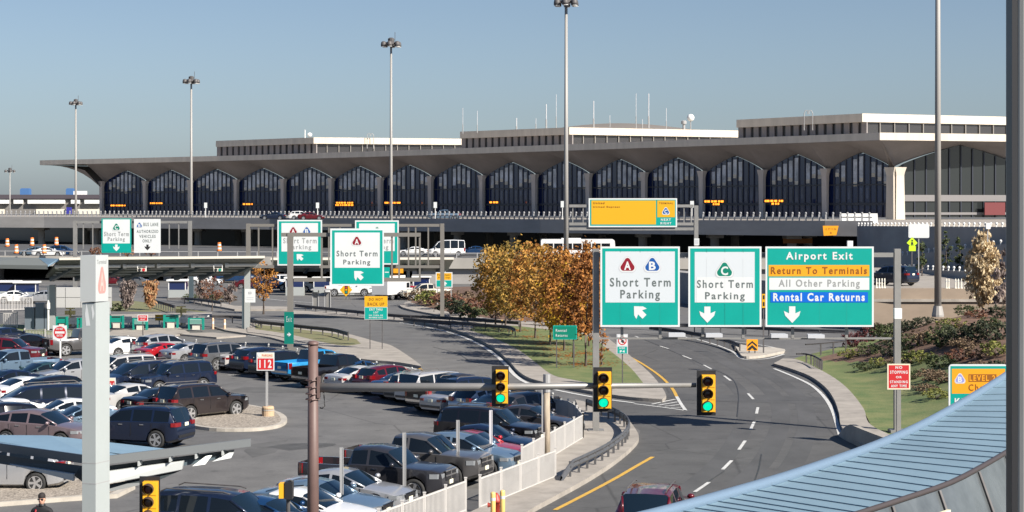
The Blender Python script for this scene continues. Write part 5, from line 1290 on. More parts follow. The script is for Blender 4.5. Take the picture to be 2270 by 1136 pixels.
def foliage(b, tones, n, rad, cz, size, rng, shape='round', clump=26, up=0.0):
    """leaf-sized faces in clumps spread through the crown's volume"""
    nc = max(6, n//clump)
    for _ in range(nc):
        while True:
            x, y, z = rng.uniform(-1,1), rng.uniform(-1,1), rng.uniform(-1,1)
            d = x*x+y*y+z*z
            if d <= 1 and (d > .18 or rng.random() < .35): break
        if shape == 'cone': k = (1-(z+1)/2)**.55; x, y = x*k, y*k
        if shape == 'vase': k = .35+.65*(z+1)/2; x, y = x*k, y*k
        if shape == 'flame': k = max(.05, math.sin(math.pi*min(1, max(0, .12+.86*(z+1)/2)))**.75); x, y = x*k, y*k
        c = Vector((x*rad[0], y*rad[1], cz+z*rad[2])); cr = rng.uniform(.10,.24)*min(rad[0], rad[2])*1.15
        base_t = rng.random()*.7+.15
        for _ in range(clump):
            o = Vector((rng.gauss(0,1), rng.gauss(0,1), rng.gauss(0,.8)))*cr*.6
            p = c+o; s = size*rng.uniform(.5,1.5)
            u = Vector((rng.gauss(0,1), rng.gauss(0,1), rng.gauss(0,1)+up*3)).normalized(); w = u.cross(Vector((rng.gauss(0,1), rng.gauss(0,1), rng.gauss(0,1)))).normalized()
            a = len(b.v); e = u*s*(.7+up); f = w*s*.42
            b.v += [tuple(p-e*.6), tuple(p+f*.8-e*.05), tuple(p+e*.7), tuple(p-f*.8-e*.05)]; b.face((a,a+1,a+2,a+3)); tones.append(max(0, min(1, base_t+rng.gauss(0,.13))))
def crown_obj(name, b, tones, m, parent):
    me = b.mesh(name, [m]); at = me.attributes.new('tone', 'FLOAT', 'FACE'); at.data.foreach_set('value', tones); return link(name, me, parent)
def limbs(b, h0, h1, rad, nl, rng, r0, up=.5):
    b.smooth = True
    b.tube([(0,0,-.1),(.03,.02,h0*.5),(0,0,h0),(.1*rad,0,lerp(h0,h1,.6)),(.0,.05,h1*.93)], [r0*1.3,r0,r0*.85,r0*.5,r0*.12], 8)
    for k in range(nl):
        a = 2*math.pi*k/nl+rng.uniform(-.3,.3); z0 = lerp(h0*.85, h1*.7, rng.random()); L = rad*rng.uniform(.6,.95)
        b.tube([(0,0,z0),(math.cos(a)*L*.5, math.sin(a)*L*.5, z0+L*up*.7),(math.cos(a)*L, math.sin(a)*L, z0+L*up*1.5)], [r0*.42,r0*.26,r0*.06], 5)
def tree(px, py, ztop, rad, kind, label, seed, hb=None, n=2600, size=.24, z=.13, shape='round', Y=None, group=None, trunk_r=.10, up=0, cz=None, name='autumn_tree', ry=None, loc=None, cat='tree'):
    rng = random.Random(seed); q = loc if loc is not None else G(px, py, z); t = thing(name, label, cat, (q.x, q.y, z), 0, group)
    hb = 2.0 if hb is None else hb
    b = MB(); limbs(b, hb, ztop, rad, 9, rng, trunk_r); b.build('trunk', M_BARK, t)
    b = MB(); tones = []; foliage(b, tones, n, (rad, ry or rad, (ztop-hb)/2), (ztop+hb)/2, size, rng, shape, up=up); crown_obj('crown', b, tones, LM[kind], t); return t
def topz(py_base, py_top, z=.13): Y = Yg(py_base, z); return EYE-(py_top-HY)*Y/FOC-z
TG = 'autumn trees on the lawn beside the exit road'
for px, py, yt, rad, kind, lab, hb in ((1098,724,550,2.0,'olive','olive-gold tree at the outer edge of the tree row, with the most open crown',1.7),(1153,738,540,2.5,'olive','green-tinged tree second in the row, over the guardrail end',1.6),(1186,752,548,2.3,'orange','orange tree between the green-tinged tree and the lamp mast',1.9),
    (1219,767,552,2.2,'gold','golden-brown tree behind the green guide sign',1.9),(1250,780,590,1.6,'yellow','small bright yellow tree right above the green guide sign',1.5),(1271,795,552,2.2,'orange','deep orange tree beside the gantry post',2.0),(1298,814,566,1.5,'rust','rust-red tree standing against the gantry post',1.9),
    (1305,770,545,2.0,'orange','orange tree hidden behind the gantry post and the A B sign',1.9),(1120,728,552,2.3,'gold','gold tree between the two olive ones',1.8),(1333,812,740,.7,'rust','sapling with few red leaves behind the gantry post',.7)):
    tree(px, py, topz(py, yt)*1.03, rad*(1.1 if rad > 1 else 1), kind, lab, px, hb-.3, n=3900 if rad > 1 else 500, size=.25 if rad > 1 else .14, group=TG, trunk_r=.09)
tree(584,700,topz(690,574),1.35,'orange','small orange tree beside the end of the toll canopy',5,1.6,n=1500,size=.2,z=.0, loc=G(584,697))
tree(318,690,topz(690,612,0),.1*11.5,'twig','bare grey-violet vase shaped shrub on the toll lawn',11,.2,n=2400,size=.17,z=0,shape='vase',up=.9,name='tall_shrub',cat='shrub', loc=G(283,690),trunk_r=.05)
tree(333,687,topz(688,618,0),1.0,'peach','peach-orange vase shaped shrub beside the bare grey one',12,.15,n=2200,size=.17,z=0,shape='vase',up=.9,name='tall_shrub',cat='shrub', loc=G(334,688),trunk_r=.05)
tree(470,690,topz(691,615,0),1.5,'redb','brick-red leafed small tree behind the toll machines',13,1.3,n=900,size=.2,z=0, loc=G(470,690),trunk_r=.06)
tree(505,672,topz(676,622,0),1.2,'twig','bare grey shrub behind the brick-red tree',14,.3,n=700,size=.2,z=0,shape='vase',up=.8,name='tall_shrub',cat='shrub', loc=G(508,676),trunk_r=.05)
tree(445,672,topz(676,615,0),1.0,'twig','bare brownish shrub left of the brick-red tree',15,.3,n=700,size=.2,z=0,shape='vase',up=.8,name='tall_shrub',cat='shrub', loc=G(447,674),trunk_r=.05)
# columnar tan tree and bare trees on the bank
def bank_loc(px, py):
    # march along the pixel's ray until it meets the bank
    Y = 80.0
    while Y < 168:
        q = P(px, py, Y)
        if q.z <= bank_h(q.x, q.y): return Vector((q.x, q.y, bank_h(q.x, q.y)))
        Y += .1
    return Vector((P(px,py,166).x, 166, bank_h(P(px,py,166).x,166)))
q = bank_loc(2178,712); q = Vector((P(2180,700,160).x,160,bank_h(P(2180,700,160).x,160)))
t = tree(0,0,EYE-(512-HY)*160/FOC-q.z,1.6,'tan','tall tan columnar tree with dry leaves on the planted bank',21,.5,n=5200,size=.25,z=q.z,shape='flame',up=.55,name='columnar_tree',loc=q,trunk_r=.11)
q = Vector((P(2222,700,140).x,140,bank_h(P(2222,700,140).x,140)))
tree(0,0,EYE-(560-HY)*140/FOC-q.z,.9,'twig','bare greyish tree between the tan tree and the platform column',22,.6,n=500,size=.2,z=q.z,shape='flame',up=.9,name='bare_tree',loc=q,trunk_r=.06)
for k, (px, yt, lab) in enumerate(((2098,515,'dark young conifer before the upper ramp, beside the lamp mast'),(2128,522,'small dark conifer, second before the upper ramp'),(2045,523,'dark little conifer behind the lime pedestrian sign'))):
    q = P(px,590,199.5); q = Vector((q.x,199.8,3.9)); tree(0,0,EYE-(yt-HY)*199.8/FOC-3.9,.9,'green',lab,30+k,.4,n=500,size=.25,z=3.9,shape='cone',name='conifer',loc=q,trunk_r=.07)
# fallen leaves round the trunks
rng = random.Random(9); b = MB(); tones = []
for px, py in ((1153,738),(1186,752),(1219,767),(1250,780),(1271,795),(1298,814),(1333,812),(1305,790)):
    c = G(px, py)
    for _ in range(170):
        r_ = abs(rng.gauss(0,1.3)); a = rng.uniform(0,6.28); x, y = c.x+r_*math.cos(a)-.4, c.y+r_*math.sin(a)*1.6; s_ = rng.uniform(.05,.11)
        b.quad((x-s_,y,.212),(x,y-s_,.225),(x+s_,y,.215),(x,y+s_,.23)); tones.append(rng.random())
tag(crown_obj('fallen_leaves', b, tones, LM['rust'], None), None, None, None, 'stuff')
# shrubs of the bank: a few built, the rest copied
SHR = {}
def shrub_proto(kind, seed):
    rng = random.Random(seed); t = bpy.data.objects.new('shrub', None); COL.objects.link(t)
    b = MB(); b.smooth = True
    for k in range(6):
        a = k*1.05+rng.random(); b.tube([(0,0,-.1),(math.cos(a)*.25,math.sin(a)*.25,.3),(math.cos(a)*.55,math.sin(a)*.55,.6)], [.03,.02,.008], 4)
    b.build('stems', M_BARK, t)
    b = MB(); tones = []; foliage(b, tones, 1300, (1.0,1.0,.5), .5, .12, rng, clump=22); crown_obj('foliage', b, tones, LM[kind], t); return t
def shrub(loc, r, h, kind, label, group, seed):
    key = (kind, seed % 2)
    if key not in SHR: SHR[key] = shrub_proto(kind, hash(kind) % 1000+seed % 2 if False else len(SHR)*7+3); o = SHR[key]; o.location = loc; o.scale = (r, r, h); o.rotation_euler = (0,0,seed*1.3); o['label'] = label
    else: o = copy_thing(SHR[key], loc, seed*1.3, label, None, (r, r, h))
    o['category'] = 'shrub'; o['group'] = group; return o
SB = [(1892,770,1.3,1.5,'maroon','maroon shrub at the foot of the tan wall, beside the guardrail'),(1925,757,1.5,1.6,'maroon','maroon shrub under the exit sign edge, taller of the two'),(1962,752,1.4,1.4,'green','green shrub just behind the gantry post'),
 (1880,795,1.0,.8,'lime','yellow-green low shrub at the corner of the lawn'),(1925,788,1.2,1.0,'green','green shrub between the lime and the maroon ones'),(1975,790,1.5,1.3,'dgreen','dark evergreen shrub in front of the gantry post'),(2010,775,1.4,1.4,'green','grey-green rounded shrub behind the gantry post'),
 (2045,765,1.5,1.4,'brush','dry brownish shrub in the middle of the bank'),(2085,770,1.6,1.5,'green','large grey-green shrub right of the bank middle'),(2120,765,1.5,1.6,'dgreen','dark evergreen below the lamp mast'),(2160,760,1.5,1.5,'dgreen','dark evergreen below the tan tree'),(2200,755,1.6,1.6,'dgreen','dark evergreen beside the platform column'),
 (1945,812,.9,.7,'lime','small lime shrub on the mulch near the lawn'),(1920,822,1.1,.7,'green','low green shrub nearest the lawn'),(1990,815,1.2,.8,'brush','dry shrub over the red no standing sign'),(2040,805,1.4,1.0,'lime','lime-green mounded shrub in the second tier'),(2085,815,1.5,1.0,'green','green mounded shrub in the second tier'),
 (2130,800,1.2,.9,'redb','rust-tinged shrub in the second tier'),(2170,795,1.3,1.0,'brush','dry tan shrub above the level sign'),(2210,790,1.4,1.1,'lime','yellowish shrub close to the platform column'),(2060,845,1.3,.9,'brush','brown shrub behind the level sign edge'),(2025,840,1.0,.7,'green','green tuft beside the red sign'),
 (2090,850,1.2,.8,'brush','brown spreading shrub above the level sign corner'),(2075,885,1.1,.7,'lime','yellowish shrub beside the level sign'),(2050,870,1.0,.6,'brush','brownish low shrub between red sign and level sign'),(2150,740,1.2,1.0,'brush','dry grassy shrub at the bank crest under the tan tree'),(2110,728,1.3,.9,'lime','yellowish shrub on the bank crest by the lamp mast'),(2050,722,1.2,.8,'dgreen','dark shrub at the bank crest'),(2190,728,1.2,.9,'green','green shrub on the crest near the tan trunk'),(2005,735,1.2,1.0,'dgreen','dark shrub beside the gantry post top tier'),
 (1975,765,1.1,1.0,'green','green shrub wedged behind the dark evergreen'),(2225,830,1.3,1.0,'dgreen','dark shrub above the level sign corner by the column'),(2180,830,1.2,.9,'brush','dry shrub just above the level sign')]
SB += [(1955,712,1.2,.8,'brush','dry grassy tuft on the crest behind the gantry post'),(1985,706,1.3,.9,'lime','straw-green tuft at the wall foot, right of the gantry post'),(2020,704,1.3,.9,'brush','dry tuft at the wall foot between gantry post and lamp mast'),(2060,702,1.2,.8,'dgreen','dark tuft at the foot of the lamp mast'),(2105,700,1.3,.9,'brush','dry tuft at the wall foot past the lamp mast'),(2140,700,1.3,1.0,'green','green tuft at the wall foot before the tan tree'),(2165,706,1.1,.8,'redb','rusty tuft at the foot of the tan tree'),(2215,706,1.3,1.2,'dgreen','dark evergreen under the bare greyish tree'),
 (1935,730,1.3,1.1,'brush','brown bush under the corner of the exit sign'),(2085,745,1.3,1.0,'green','green bush between two dark evergreens high on the bank'),(2140,775,1.3,1.0,'brush','brown bush in the middle tier by the dark evergreens'),(2010,800,1.2,.8,'green','green low bush in the middle of the mulch'),(2215,860,1.2,.9,'brush','brown bush above the top edge of the level sign')]
for k, (px, py, r, h, kd, lab) in enumerate(SB): shrub(bank_loc(px, py), r*.84, h*.82, kd, lab, 'shrubs on the planted bank', k)
rng = random.Random(4)
MG = [(930,668,'brush','first dry shrub on the mound by the yellow and green sign'),(955,672,'lime','yellow-green shrub low on the mound'),(985,678,'redb','reddish shrub behind the gantry post on the mound'),(1010,668,'brush','tawny shrub near the crest of the mound'),(1035,690,'redb','brick shrub on the mound above the guardrail'),(1060,676,'brush','dry shrub on the mound next to the olive tree'),(1090,700,'redb','brick-brown shrub under the olive tree'),(1130,706,'brush','dry shrub under the green-tinged tree'),(1000,692,'dgreen','dark low shrub at the foot of the mound'),(1045,706,'green','green tuft at the foot of the mound')]
for k, (px, py, kd, lab) in enumerate(MG):
    Y = Yg(py, .6); q = P(px, py, Y); shrub(Vector((q.x, Y, .5)), 2.0, 1.5, kd, lab, 'shrubs on the planted mound', k)
for k, (px, py, kd, lab) in enumerate(((430,668,'green','green hedge clump under the canopy'),(470,668,'green','green hedge clump beneath the brick-red tree'),(500,670,'brush','brown hedge clump by the canopy post'),(250,690,'green','green clump beside the pylon'))):
    shrub(G(px, py), 1.6, .9, kd, lab, 'hedge behind the toll machines', k)
for k, (px, py, kd, lab) in enumerate(((212,556,'redb','dry planter bush under the bus lane sign'),(283,558,'peach','orange planter bush at the corner of the green footed sign'),(335,558,'redb','dark planter bush below the bus lane sign edge'))):
    w = P(px, 562, 262); shrub(Vector((w.x, 262, 11.5-(568-460)*262/4000)), 1.0, 1.3, kd, lab, 'planters on the canopy road', k)

# ------------------------------------------------------------------ fences and guardrails
M_FENCE = mat('fence_white', (.45,.435,.415), .6, var=.05, scale=2)
M_FGREY = mat('fence_grey', (.33,.33,.32), .5, .2)
def resample(pts, step):
    pts = [Vector((p[0], p[1])) for p in pts]; L = [0]
    for a, c in zip(pts, pts[1:]): L.append(L[-1]+(c-a).length)
    n = max(1, round(L[-1]/step)); out = []
    for k in range(n+1):
        s = L[-1]*k/n; j = max(i for i in range(len(L)) if L[i] <= s+1e-9); j = min(j, len(pts)-2)
        out.append(pts[j].lerp(pts[j+1], (s-L[j])/(L[j+1]-L[j])))
    return out
def fence(name, label, pts, h, m, step=2.4, gap=.11, pw=.03, post_r=.045, z=0.0, ball=False, cat='fence', rails=(.15,.93), solid=False):
    ps = resample(pts, step); o = ps[0]; t = thing(name, label, cat, (o.x, o.y, z))
    pm = MB(); pm.box((0,0,h*.51), (post_r*2,post_r*2,h*1.02))
    if ball: pm.ell((0,0,h*1.02+.07), (.075,.075,.085), 8, 6)
    else: pm.box((0,0,h*1.02+.02), (post_r*2.6,post_r*2.6,.04))
    pme = pm.mesh('post', [m])
    for p in ps[:100]: link('post', pme, t, (p.x-o.x, p.y-o.y, 0))
    for a, c in zip(ps, ps[1:]):
        d = c-a; L = d.length; an = math.atan2(d.y, d.x); b = MB(); n = int(L/gap)
        for k in range(1, n):
            p = a+d*(k/n); b.box((p.x-o.x, p.y-o.y, h*.53), (pw, .025, h*.86), an)
        mid = (a+c)/2-o
        for f in rails: b.box((mid.x, mid.y, h*f), (L-post_r*2, .045, .055), an)
        b.build('panel', m, t)
    return t
A = [G(1231,1067), G(1122,1113), G(1064,1136), G(1040,1146)]
fence('metal_fence', 'white picket metal fence in front of the parked pickups, along the pavement', [(p.x,p.y) for p in (G(1231,1067),G(1122,1113),G(1064,1136))], 1.36, M_FENCE, 1.9, .11, .04, z=.0)
g0 = G(1064,1136); dd = (G(1064,1136)-G(1231,1067)).normalized()
fence('metal_fence', 'white picket metal fence past the gate gap, running out of the picture bottom', [(g0.x+dd.x*.75-.25, g0.y+dd.y*.75), (g0.x+dd.x*12-.25, g0.y+dd.y*12)], 1.36, M_FENCE, 2.0, .11, .04)
fence('metal_fence', 'white picket metal fence climbing to the corner below the wooden pole', [(p.x,p.y) for p in (G(1292,980),G(1232,1017),G(1157,1062))], 1.40, M_FENCE, 2.2, .11, .04)
fence('metal_fence', 'short return of the white fence, seen dark from its shaded side', [(p.x,p.y) for p in (G(1292,980),G(1268,948),G(1222,940))], 1.4, M_FENCE, 1.6, .07, .05)
ch = [P(px, py, 41000/(py-460)) for px, py in ((236,742),(330,748),(430,754),(589,763),(762,791),(934,820),(1065,845),(1175,864),(1225,873))]
fence('chain_fence', 'grey rail fence with ball-topped posts behind the long row of cars', [(p.x,p.y) for p in ch], 1.15, M_FGREY, 2.6, .13, .022, ball=True)
fence('toll_fence', 'white slatted fence behind the toll plaza at the picture edge', [(G(-60,693).x,G(-60,693).y),(G(72,690).x,G(72,690).y)], 1.6, M_FENCE, 2.2, .16, .05)
fence('toll_fence', 'low white fence at the foot of the toll lanes', [(G(-60,728).x,G(-60,728).y),(G(38,728).x,G(38,728).y)], 1.5, M_FENCE, 2.2, .16, .05)
fence('toll_fence', 'short white fence under the canopy by the reddish tree', [(G(381,658).x,G(381,658).y),(G(417,659).x,G(417,659).y)], 1.3, M_FENCE, 1.5, .16, .05)
fence('toll_fence', 'pale rail fence along the grass by the do not enter sign', [(G(55,752).x,G(55,752).y),(G(240,760).x,G(240,760).y)], .9, M_FENCE, 2.2, .16, .03)
cb = [G(*p) for p in spx([(1856,966),(1880,980),(1925,1000),(1990,1026),(2070,1058)], 4)]
t = thing('concrete_barrier', 'low concrete barrier with sloped end along the road below the lawn, its face in shade', 'barrier', (cb[0].x, cb[0].y, 0)); b = MB(); hs_ = []
for i, p in enumerate(cb):
    d = (cb[min(i+1, len(cb)-1)]-cb[max(i-1, 0)]).normalized(); n = Vector((-d.y, d.x, 0)); n = n if n.x > 0 else -n; h = min(.85, .12+i*.2); q = p-cb[0]
    b.v += [(q.x, q.y, -.05), (q.x+n.x*.12, q.y+n.y*.12, h), (q.x+n.x*.38, q.y+n.y*.38, h), (q.x+n.x*.5, q.y+n.y*.5, -.05)]
for i in range(len(cb)-1):
    a = 4*i
    for k in range(3): b.face((a+k, a+k+1, a+k+5, a+k+4))
b.face((0,3,2,1)); b.build('barrier', M_CONC, t)
def guardrail(label, pts, h=.72, m=M_DSTEEL, step=1.9, z=0.0, rail=.16, end=False, name='guardrail', cat='guardrail', blocks=True):
    pts = [(p.x, p.y) for p in smooth(pts, 5)]; o = pts[0]; t = thing(name, label, cat, (o[0], o[1], z))
    b = MB(); b.smooth = False; prof = [(.03,-rail),(.06,-rail*.55),(.01,0),(.06,rail*.55),(.03,rail),(0,rail),(-.03,0),(0,-rail)]
    V = [Vector((p[0], p[1])) for p in pts]; rings = []
    for i, p in enumerate(V):
        d = (V[min(i+1,len(V)-1)]-V[max(i-1,0)]).normalized(); n = Vector((d.y, -d.x)); rings.append(len(b.v))
        zz = h-rail
        if end and (i < 3): zz = lerp(.1, h-rail, i/3)
        for u, w in prof: b.v.append((p.x-o[0]+n.x*u*1.4, p.y-o[1]+n.y*u*1.4, zz+w))
    k_ = len(prof)
    for a, c in zip(rings, rings[1:]):
        for k in range(k_): b.face((a+k, a+(k+1) % k_, c+(k+1) % k_, c+k))
    b.build('rail', m, t)
    pm = MB(); pm.box((0,0,h*.48), (.1,.14,h*.96)); pme = pm.mesh('post', [m])
    for p in resample(pts, step)[1:99]: link('post', pme, t, (p.x-o[0], p.y-o[1], 0))
    return t
M_GR = mat('guardrail_steel', (.11,.11,.115), .45, .5, var=.15, scale=2)
def gp(*pix): return [G(x, y, .13) for x, y in pix]
guardrail('grey curved guardrail wrapping the pavement corner below the gantry post', gp((1243,1070),(1290,1048),(1340,1022),(1378,994),(1393,972),(1388,954),(1365,938),(1335,926),(1300,914)), .74, M_GR, 1.25, .13, .17, True)
guardrail('black guardrail along the median beside the narrow exit sign', gp((540,722),(565,728),(620,734),(680,741),(735,747),(772,757)), .78, M_DSTEEL, 1.9, .13)
guardrail('long black guardrail running from the gantry post behind the do not back up sign', [G(x,y) for x,y in ((655,690),(720,697),(800,706),(880,714),(960,718),(1060,724),(1150,731))], .78, M_DSTEEL, 2.4, 0)
guardrail('black guardrail on the near kerb ending under the green-tinged tree', gp((895,722),(950,727),(1010,731),(1075,737),(1125,741),(1142,748)), .78, M_DSTEEL, 1.8, .13)
guardrail('black guardrail curving behind the toll lanes under the canopy', [G(x,y) for x,y in ((370,675),(410,674),(450,678),(490,684))], .78, M_DSTEEL, 2.2, 0)
guardrail('black guardrail with wide openings beside the peach shrub', [G(x,y) for x,y in ((335,680),(350,684),(370,690),(388,696))], .9, M_DSTEEL, 1.5, 0)
guardrail('black guardrail between the toll column and the median grass', [G(x,y) for x,y in ((470,716),(520,717),(556,722),(580,732))], .78, M_DSTEEL, 2.2, 0)
guardrail('dark guardrail behind the chevron sign on the gore', [G(x,y) for x,y in ((1440,742),(1500,750),(1560,760),(1610,772),(1640,784))], .78, M_DSTEEL, 2.0, 0)
guardrail('dark guardrail across the far side of the exit road', [G(x,y) for x,y in ((1480,736),(1560,738),(1660,742),(1760,748),(1880,752))], .8, M_GR, 2.6, 0)
guardrail('short bent pipe guardrail at the corner of the lawn', gp((1765,806),(1785,806),(1805,811),(1822,821)), .75, M_DSTEEL, .9, .13, .06)
guardrail('low dark pipe rail between lawn and maroon shrubs', gp((1785,790),(1815,788),(1845,785),(1875,782)), .95, M_DSTEEL, 1.5, .13, .05)
# orange and white striped drums on the arrivals road
M_DRUM = mat('drum_orange', (.85,.20,.03), .5)
def drum(px, py, Y, label, first=[None]):
    q = P(px, py, Y)
    if first[0] is None:
        t = thing('traffic_drum', label, 'traffic drum', q, 0, 'striped drums on the roadway'); first[0] = t
        b = MB(); b.lathe([(.42,0),(.42,.1),(.3,.12)], 14); b.build('base', M_BLACK, t)
        b = MB(); z = .1
        for k in range(5):
            b.cur = k % 2; b.lathe([(.34-.02*k,z),(.33-.02*k,z+.24)], 14); z += .245
        b.build('barrel', [M_DRUM, M_SWHITE], t)
    else: copy_thing(first[0], q, 0, label, 'striped drums on the roadway')
for k, (px, py) in enumerate(((16,548),(71,546),(125,545),(36,563),(98,563),(486,558))):
    Y = interp(fr, P(px,py,285).x)-.35; zz = 3.9
    lab = ('first orange striped drum at the picture edge, upper line','orange striped drum in the middle of the upper line','orange striped drum beside the slim gantry post','striped drum lower than the others, toward the picture edge','striped drum standing low above the blue canopy corner','single striped drum between the bus lane gantry and A B sign')[k]
    q = P(px, py, 280 if py < 556 else 262); drum(px, py, 280 if py < 556 else 262, lab)
# flexible white posts on the ramp
M_FLEX = mat('flex_post', (.74,.72,.62), .5); fp = None
FX = [(1943,628),(1949,630),(1955,632),(1961,634),(2093,640),(2098,641),(2113,642),(2119,643),(2126,644),(2133,645),(2141,646),(2149,647)]
for k, (px, py) in enumerate(FX):
    q = Vector((P(px,py,169.5).x, 169.5 if k < 4 else 168.6, 3.92))
    lab = ('white flexible post on the ramp edge between exit sign and gantry post' if k < 4 else 'white flexible post on the ramp edge past the lamp mast')
    g = 'flexible posts beside the exit sign' if k < 4 else 'flexible posts past the lamp mast'
    if fp is None:
        fp = thing('flexible_post', lab, 'delineator post', q, 0, g); b = MB(); b.lathe([(.12,0),(.12,.05),(.06,.06),(.06,.85),(.04,.9)], 10); b.build('tube', M_FLEX, fp); b = MB(); b.lathe([(.065,.6),(.065,.7)], 10); b.build('band', M_SWHITE, fp)
    else: copy_thing(fp, q, 0, lab, g)
# ------------------------------------------------------------------ toll plaza canopy
M_CANT = mat('canopy_top', (.16,.24,.30), .45, .3, var=.1, scale=.4); M_CANU = mat('canopy_underside', (.14,.15,.14), .6); M_CREAM = mat('canopy_edge', (.52,.49,.42), .5)
M_CSTEEL = mat('canopy_steel', (.33,.35,.34), .5, .2); M_TGREEN = mat('machine_green', (.0,.20,.15), .5); M_CDARK = mat('canopy_dark_post', (.06,.085,.10), .5, .2)
can = thing('toll_canopy', 'long butterfly canopy with white lit edge over the toll lanes, blue corner', 'canopy', (P(330,700,168).x, 168, 0)); c0x = can.location.x
def cp(px, py, Y): q = P(px, py, Y); return (q.x-c0x, Y-168, q.z)
b = MB()
fl, fr_ = cp(131,577,165), cp(587,573,165); bl, br_ = cp(100,616,172.5), cp(540,612,172.5)
up_ = lambda p, d=.18: (p[0], p[1]+.05, p[2]+d)
b.quad(fl, fr_, br_, bl); b.quad(up_(fr_), up_(fl), up_(bl), up_(br_)); b.cur = 1; b.quad(fl, up_(fl,.22), up_(fr_,.22), fr_); b.quad(fr_, up_(fr_,.22), up_(br_), br_)
b.build('roof', [M_CANU, M_CREAM], can)
b = MB(); q = [cp(86,574,166), cp(138,572,164), cp(106,589,163.5)]
b.quad(cp(85,572,168), cp(131,574,166), cp(106,588,164.5)); b.quad(cp(131,574,166), cp(131,578,165), cp(106,592,164.4), cp(106,588,164.5)); b.build('roof_corner', M_CANT, can)
b = MB(); w0, w1 = cp(-90,569,176), cp(86,572,168); v0, v1 = cp(-90,586,168), cp(106,589,164.5)
b.quad(v0, v1, w1, w0); b.quad((v0[0],v0[1]-.02,v0[2]-.35), (v1[0],v1[1]-.02,v1[2]-.35), v1, v0); b.build('rear_wing', [M_CANU], can)
for k in range(8):
    t = (k+.55)/8
    a = [lerp(fl[i], fr_[i], t) for i in range(3)]; c = [lerp(bl[i], br_[i], t) for i in range(3)]
    m0 = [lerp(a[i], c[i], .28) for i in range(3)]; m1 = [lerp(a[i], c[i], .98) for i in range(3)]
    b = MB(); b.tube([(m0[0]+.7,m0[1],m0[2]-.12),(m1[0]-.7,m1[1],m1[2]-.2)], [.1,.3], 4, True, True); b.build('strut', M_CDARK, can)
for k in range(6):
    t0, t1 = (k+.1)/6, (k+.98)/6
    a = [lerp(lerp(fl[i], bl[i], .3), lerp(fr_[i], br_[i], .3), t0) for i in range(3)]; c = [lerp(lerp(fl[i], bl[i], .3), lerp(fr_[i], br_[i], .3), t1) for i in range(3)]
    b = MB(); b.tube([(a[0],a[1]-.5,a[2]-.1),(c[0],c[1]-.5,c[2]-.1)], .15, 8); b.lathe([(.0,-.15),(.22,-.15),(.22,.15),(.0,.15)], 8, 'X', (a[0],a[1]-.5,a[2]-.1)); b.build('light_tube', M_WHITE, can)
for k in range(3):
    t = .5+k*.15
    a = [lerp(lerp(fl[i], bl[i], t), lerp(fr_[i], br_[i], t), 0.03) for i in range(3)]; c = [lerp(lerp(fl[i], bl[i], t), lerp(fr_[i], br_[i], t), .97) for i in range(3)]
    b = MB(); b.beam((a[0],a[1]-.1,a[2]-.08),(c[0],c[1]-.1,c[2]-.08),.06); b.build('purlin', M_CSTEEL, can)
for px, y0, y1, w, m in ((117,632,740,.55,M_CSTEEL),(548,598,729,.5,M_CSTEEL),(424,600,664,.5,M_CDARK),(541,640,728,.35,M_CDARK)):
    Y = 170 if y1 > 700 else 218
    q = P(px, y1, Y); z1 = P(px, y0, Y).z; b = MB(); b.box((q.x-c0x, Y-168, z1/2), (w, w*.8, z1)); b.build('column', m, can)
# white screen wall with four panels
p0, p1 = P(122,637,176), P(236,683,176)
t = thing('screen_wall', 'pale panelled screen wall behind the toll column', 'screen wall', ((p0.x+p1.x)/2, 176, 0))
z0, z1 = P(180,683,176).z, P(180,637,176).z; W = p1.x-p0.x+1
b = MB(); b.box((0,.1,(z0+z1)/2), (W,.1,z1-z0)); b.build('frame', M_GREYP, t)
for i in range(4):
    for j in range(2):
        b = MB(); b.box((-W/2+W*(i+.5)/4, .02, lerp(z0,z1,(j+.5)/2)), (W/4-.06,.06,(z1-z0)/2-.05)); b.build('panel', mat('screen_panel', (.42,.42,.41), .5), t)
for s in (-1,1):
    b = MB(); b.box((s*W*.47,.1,z0/2), (.12,.12,z0)); b.build('leg', M_GREYP, t)
# ticket machines, gate machines, heads
def machine(px0, px1, ytop, ybase, label, panels):
    Y = Yg(ybase); a, c = P(px0, ytop, Y), P(px1, ytop, Y); W = c.x-a.x; H = a.z; t = thing('toll_machine', label, 'ticket machine', ((a.x+c.x)/2, Y, .15), 0, 'green machines of the toll lanes')
    H -= .15
    for s in (-1,1):
        b = MB(); b.box((s*(W/2-.06),0,H/2), (.14,.5,H)); b.build('side_post', M_TGREEN, t)
    b = MB(); b.box((0,.02,H*.72), (W-.24,.4,H*.5)); b.build('cabinet', M_TGREEN, t)
    if panels:
        b = MB()
        b.box((0,-.2,H*.68), (W-.3,.04,H*.42)); 
        b.build('louvre', mat('louvre_pale', (.26,.38,.34), .5), t)
        for k in range(4):
            b = MB(); b.box((0,-.235,H*(.52+.1*k)), (W-.32,.03,.03)); b.build('slat', M_TGREEN, t)
    else:
        b = MB(); b.box((0,-.2,H*.9), (W*.6,.03,.1)); b.build('strip', M_BLACK, t)
    b = MB(); b.box((0,.1,H*.2), (W*.5,.4,H*.4)); b.build('pedestal', M_CREAM, t)
    return t
for px0, px1, yt, yb, lab, pn in ((125,150,702,733,'green toll machine just past the toll column',0),(243,274,700,731,'green toll machine beside the pylon',0),(295,327,706,735,'green slatted toll machine behind the small red notice',1),(363,395,698,731,'green toll machine next to the yellow box sign',0),(418,452,705,735,'green slatted toll machine at the end of the lanes',1),(172,182,705,733,'narrow green toll machine hidden by the pylon',0)):
    machine(px0, px1, yt, yb, lab, pn)
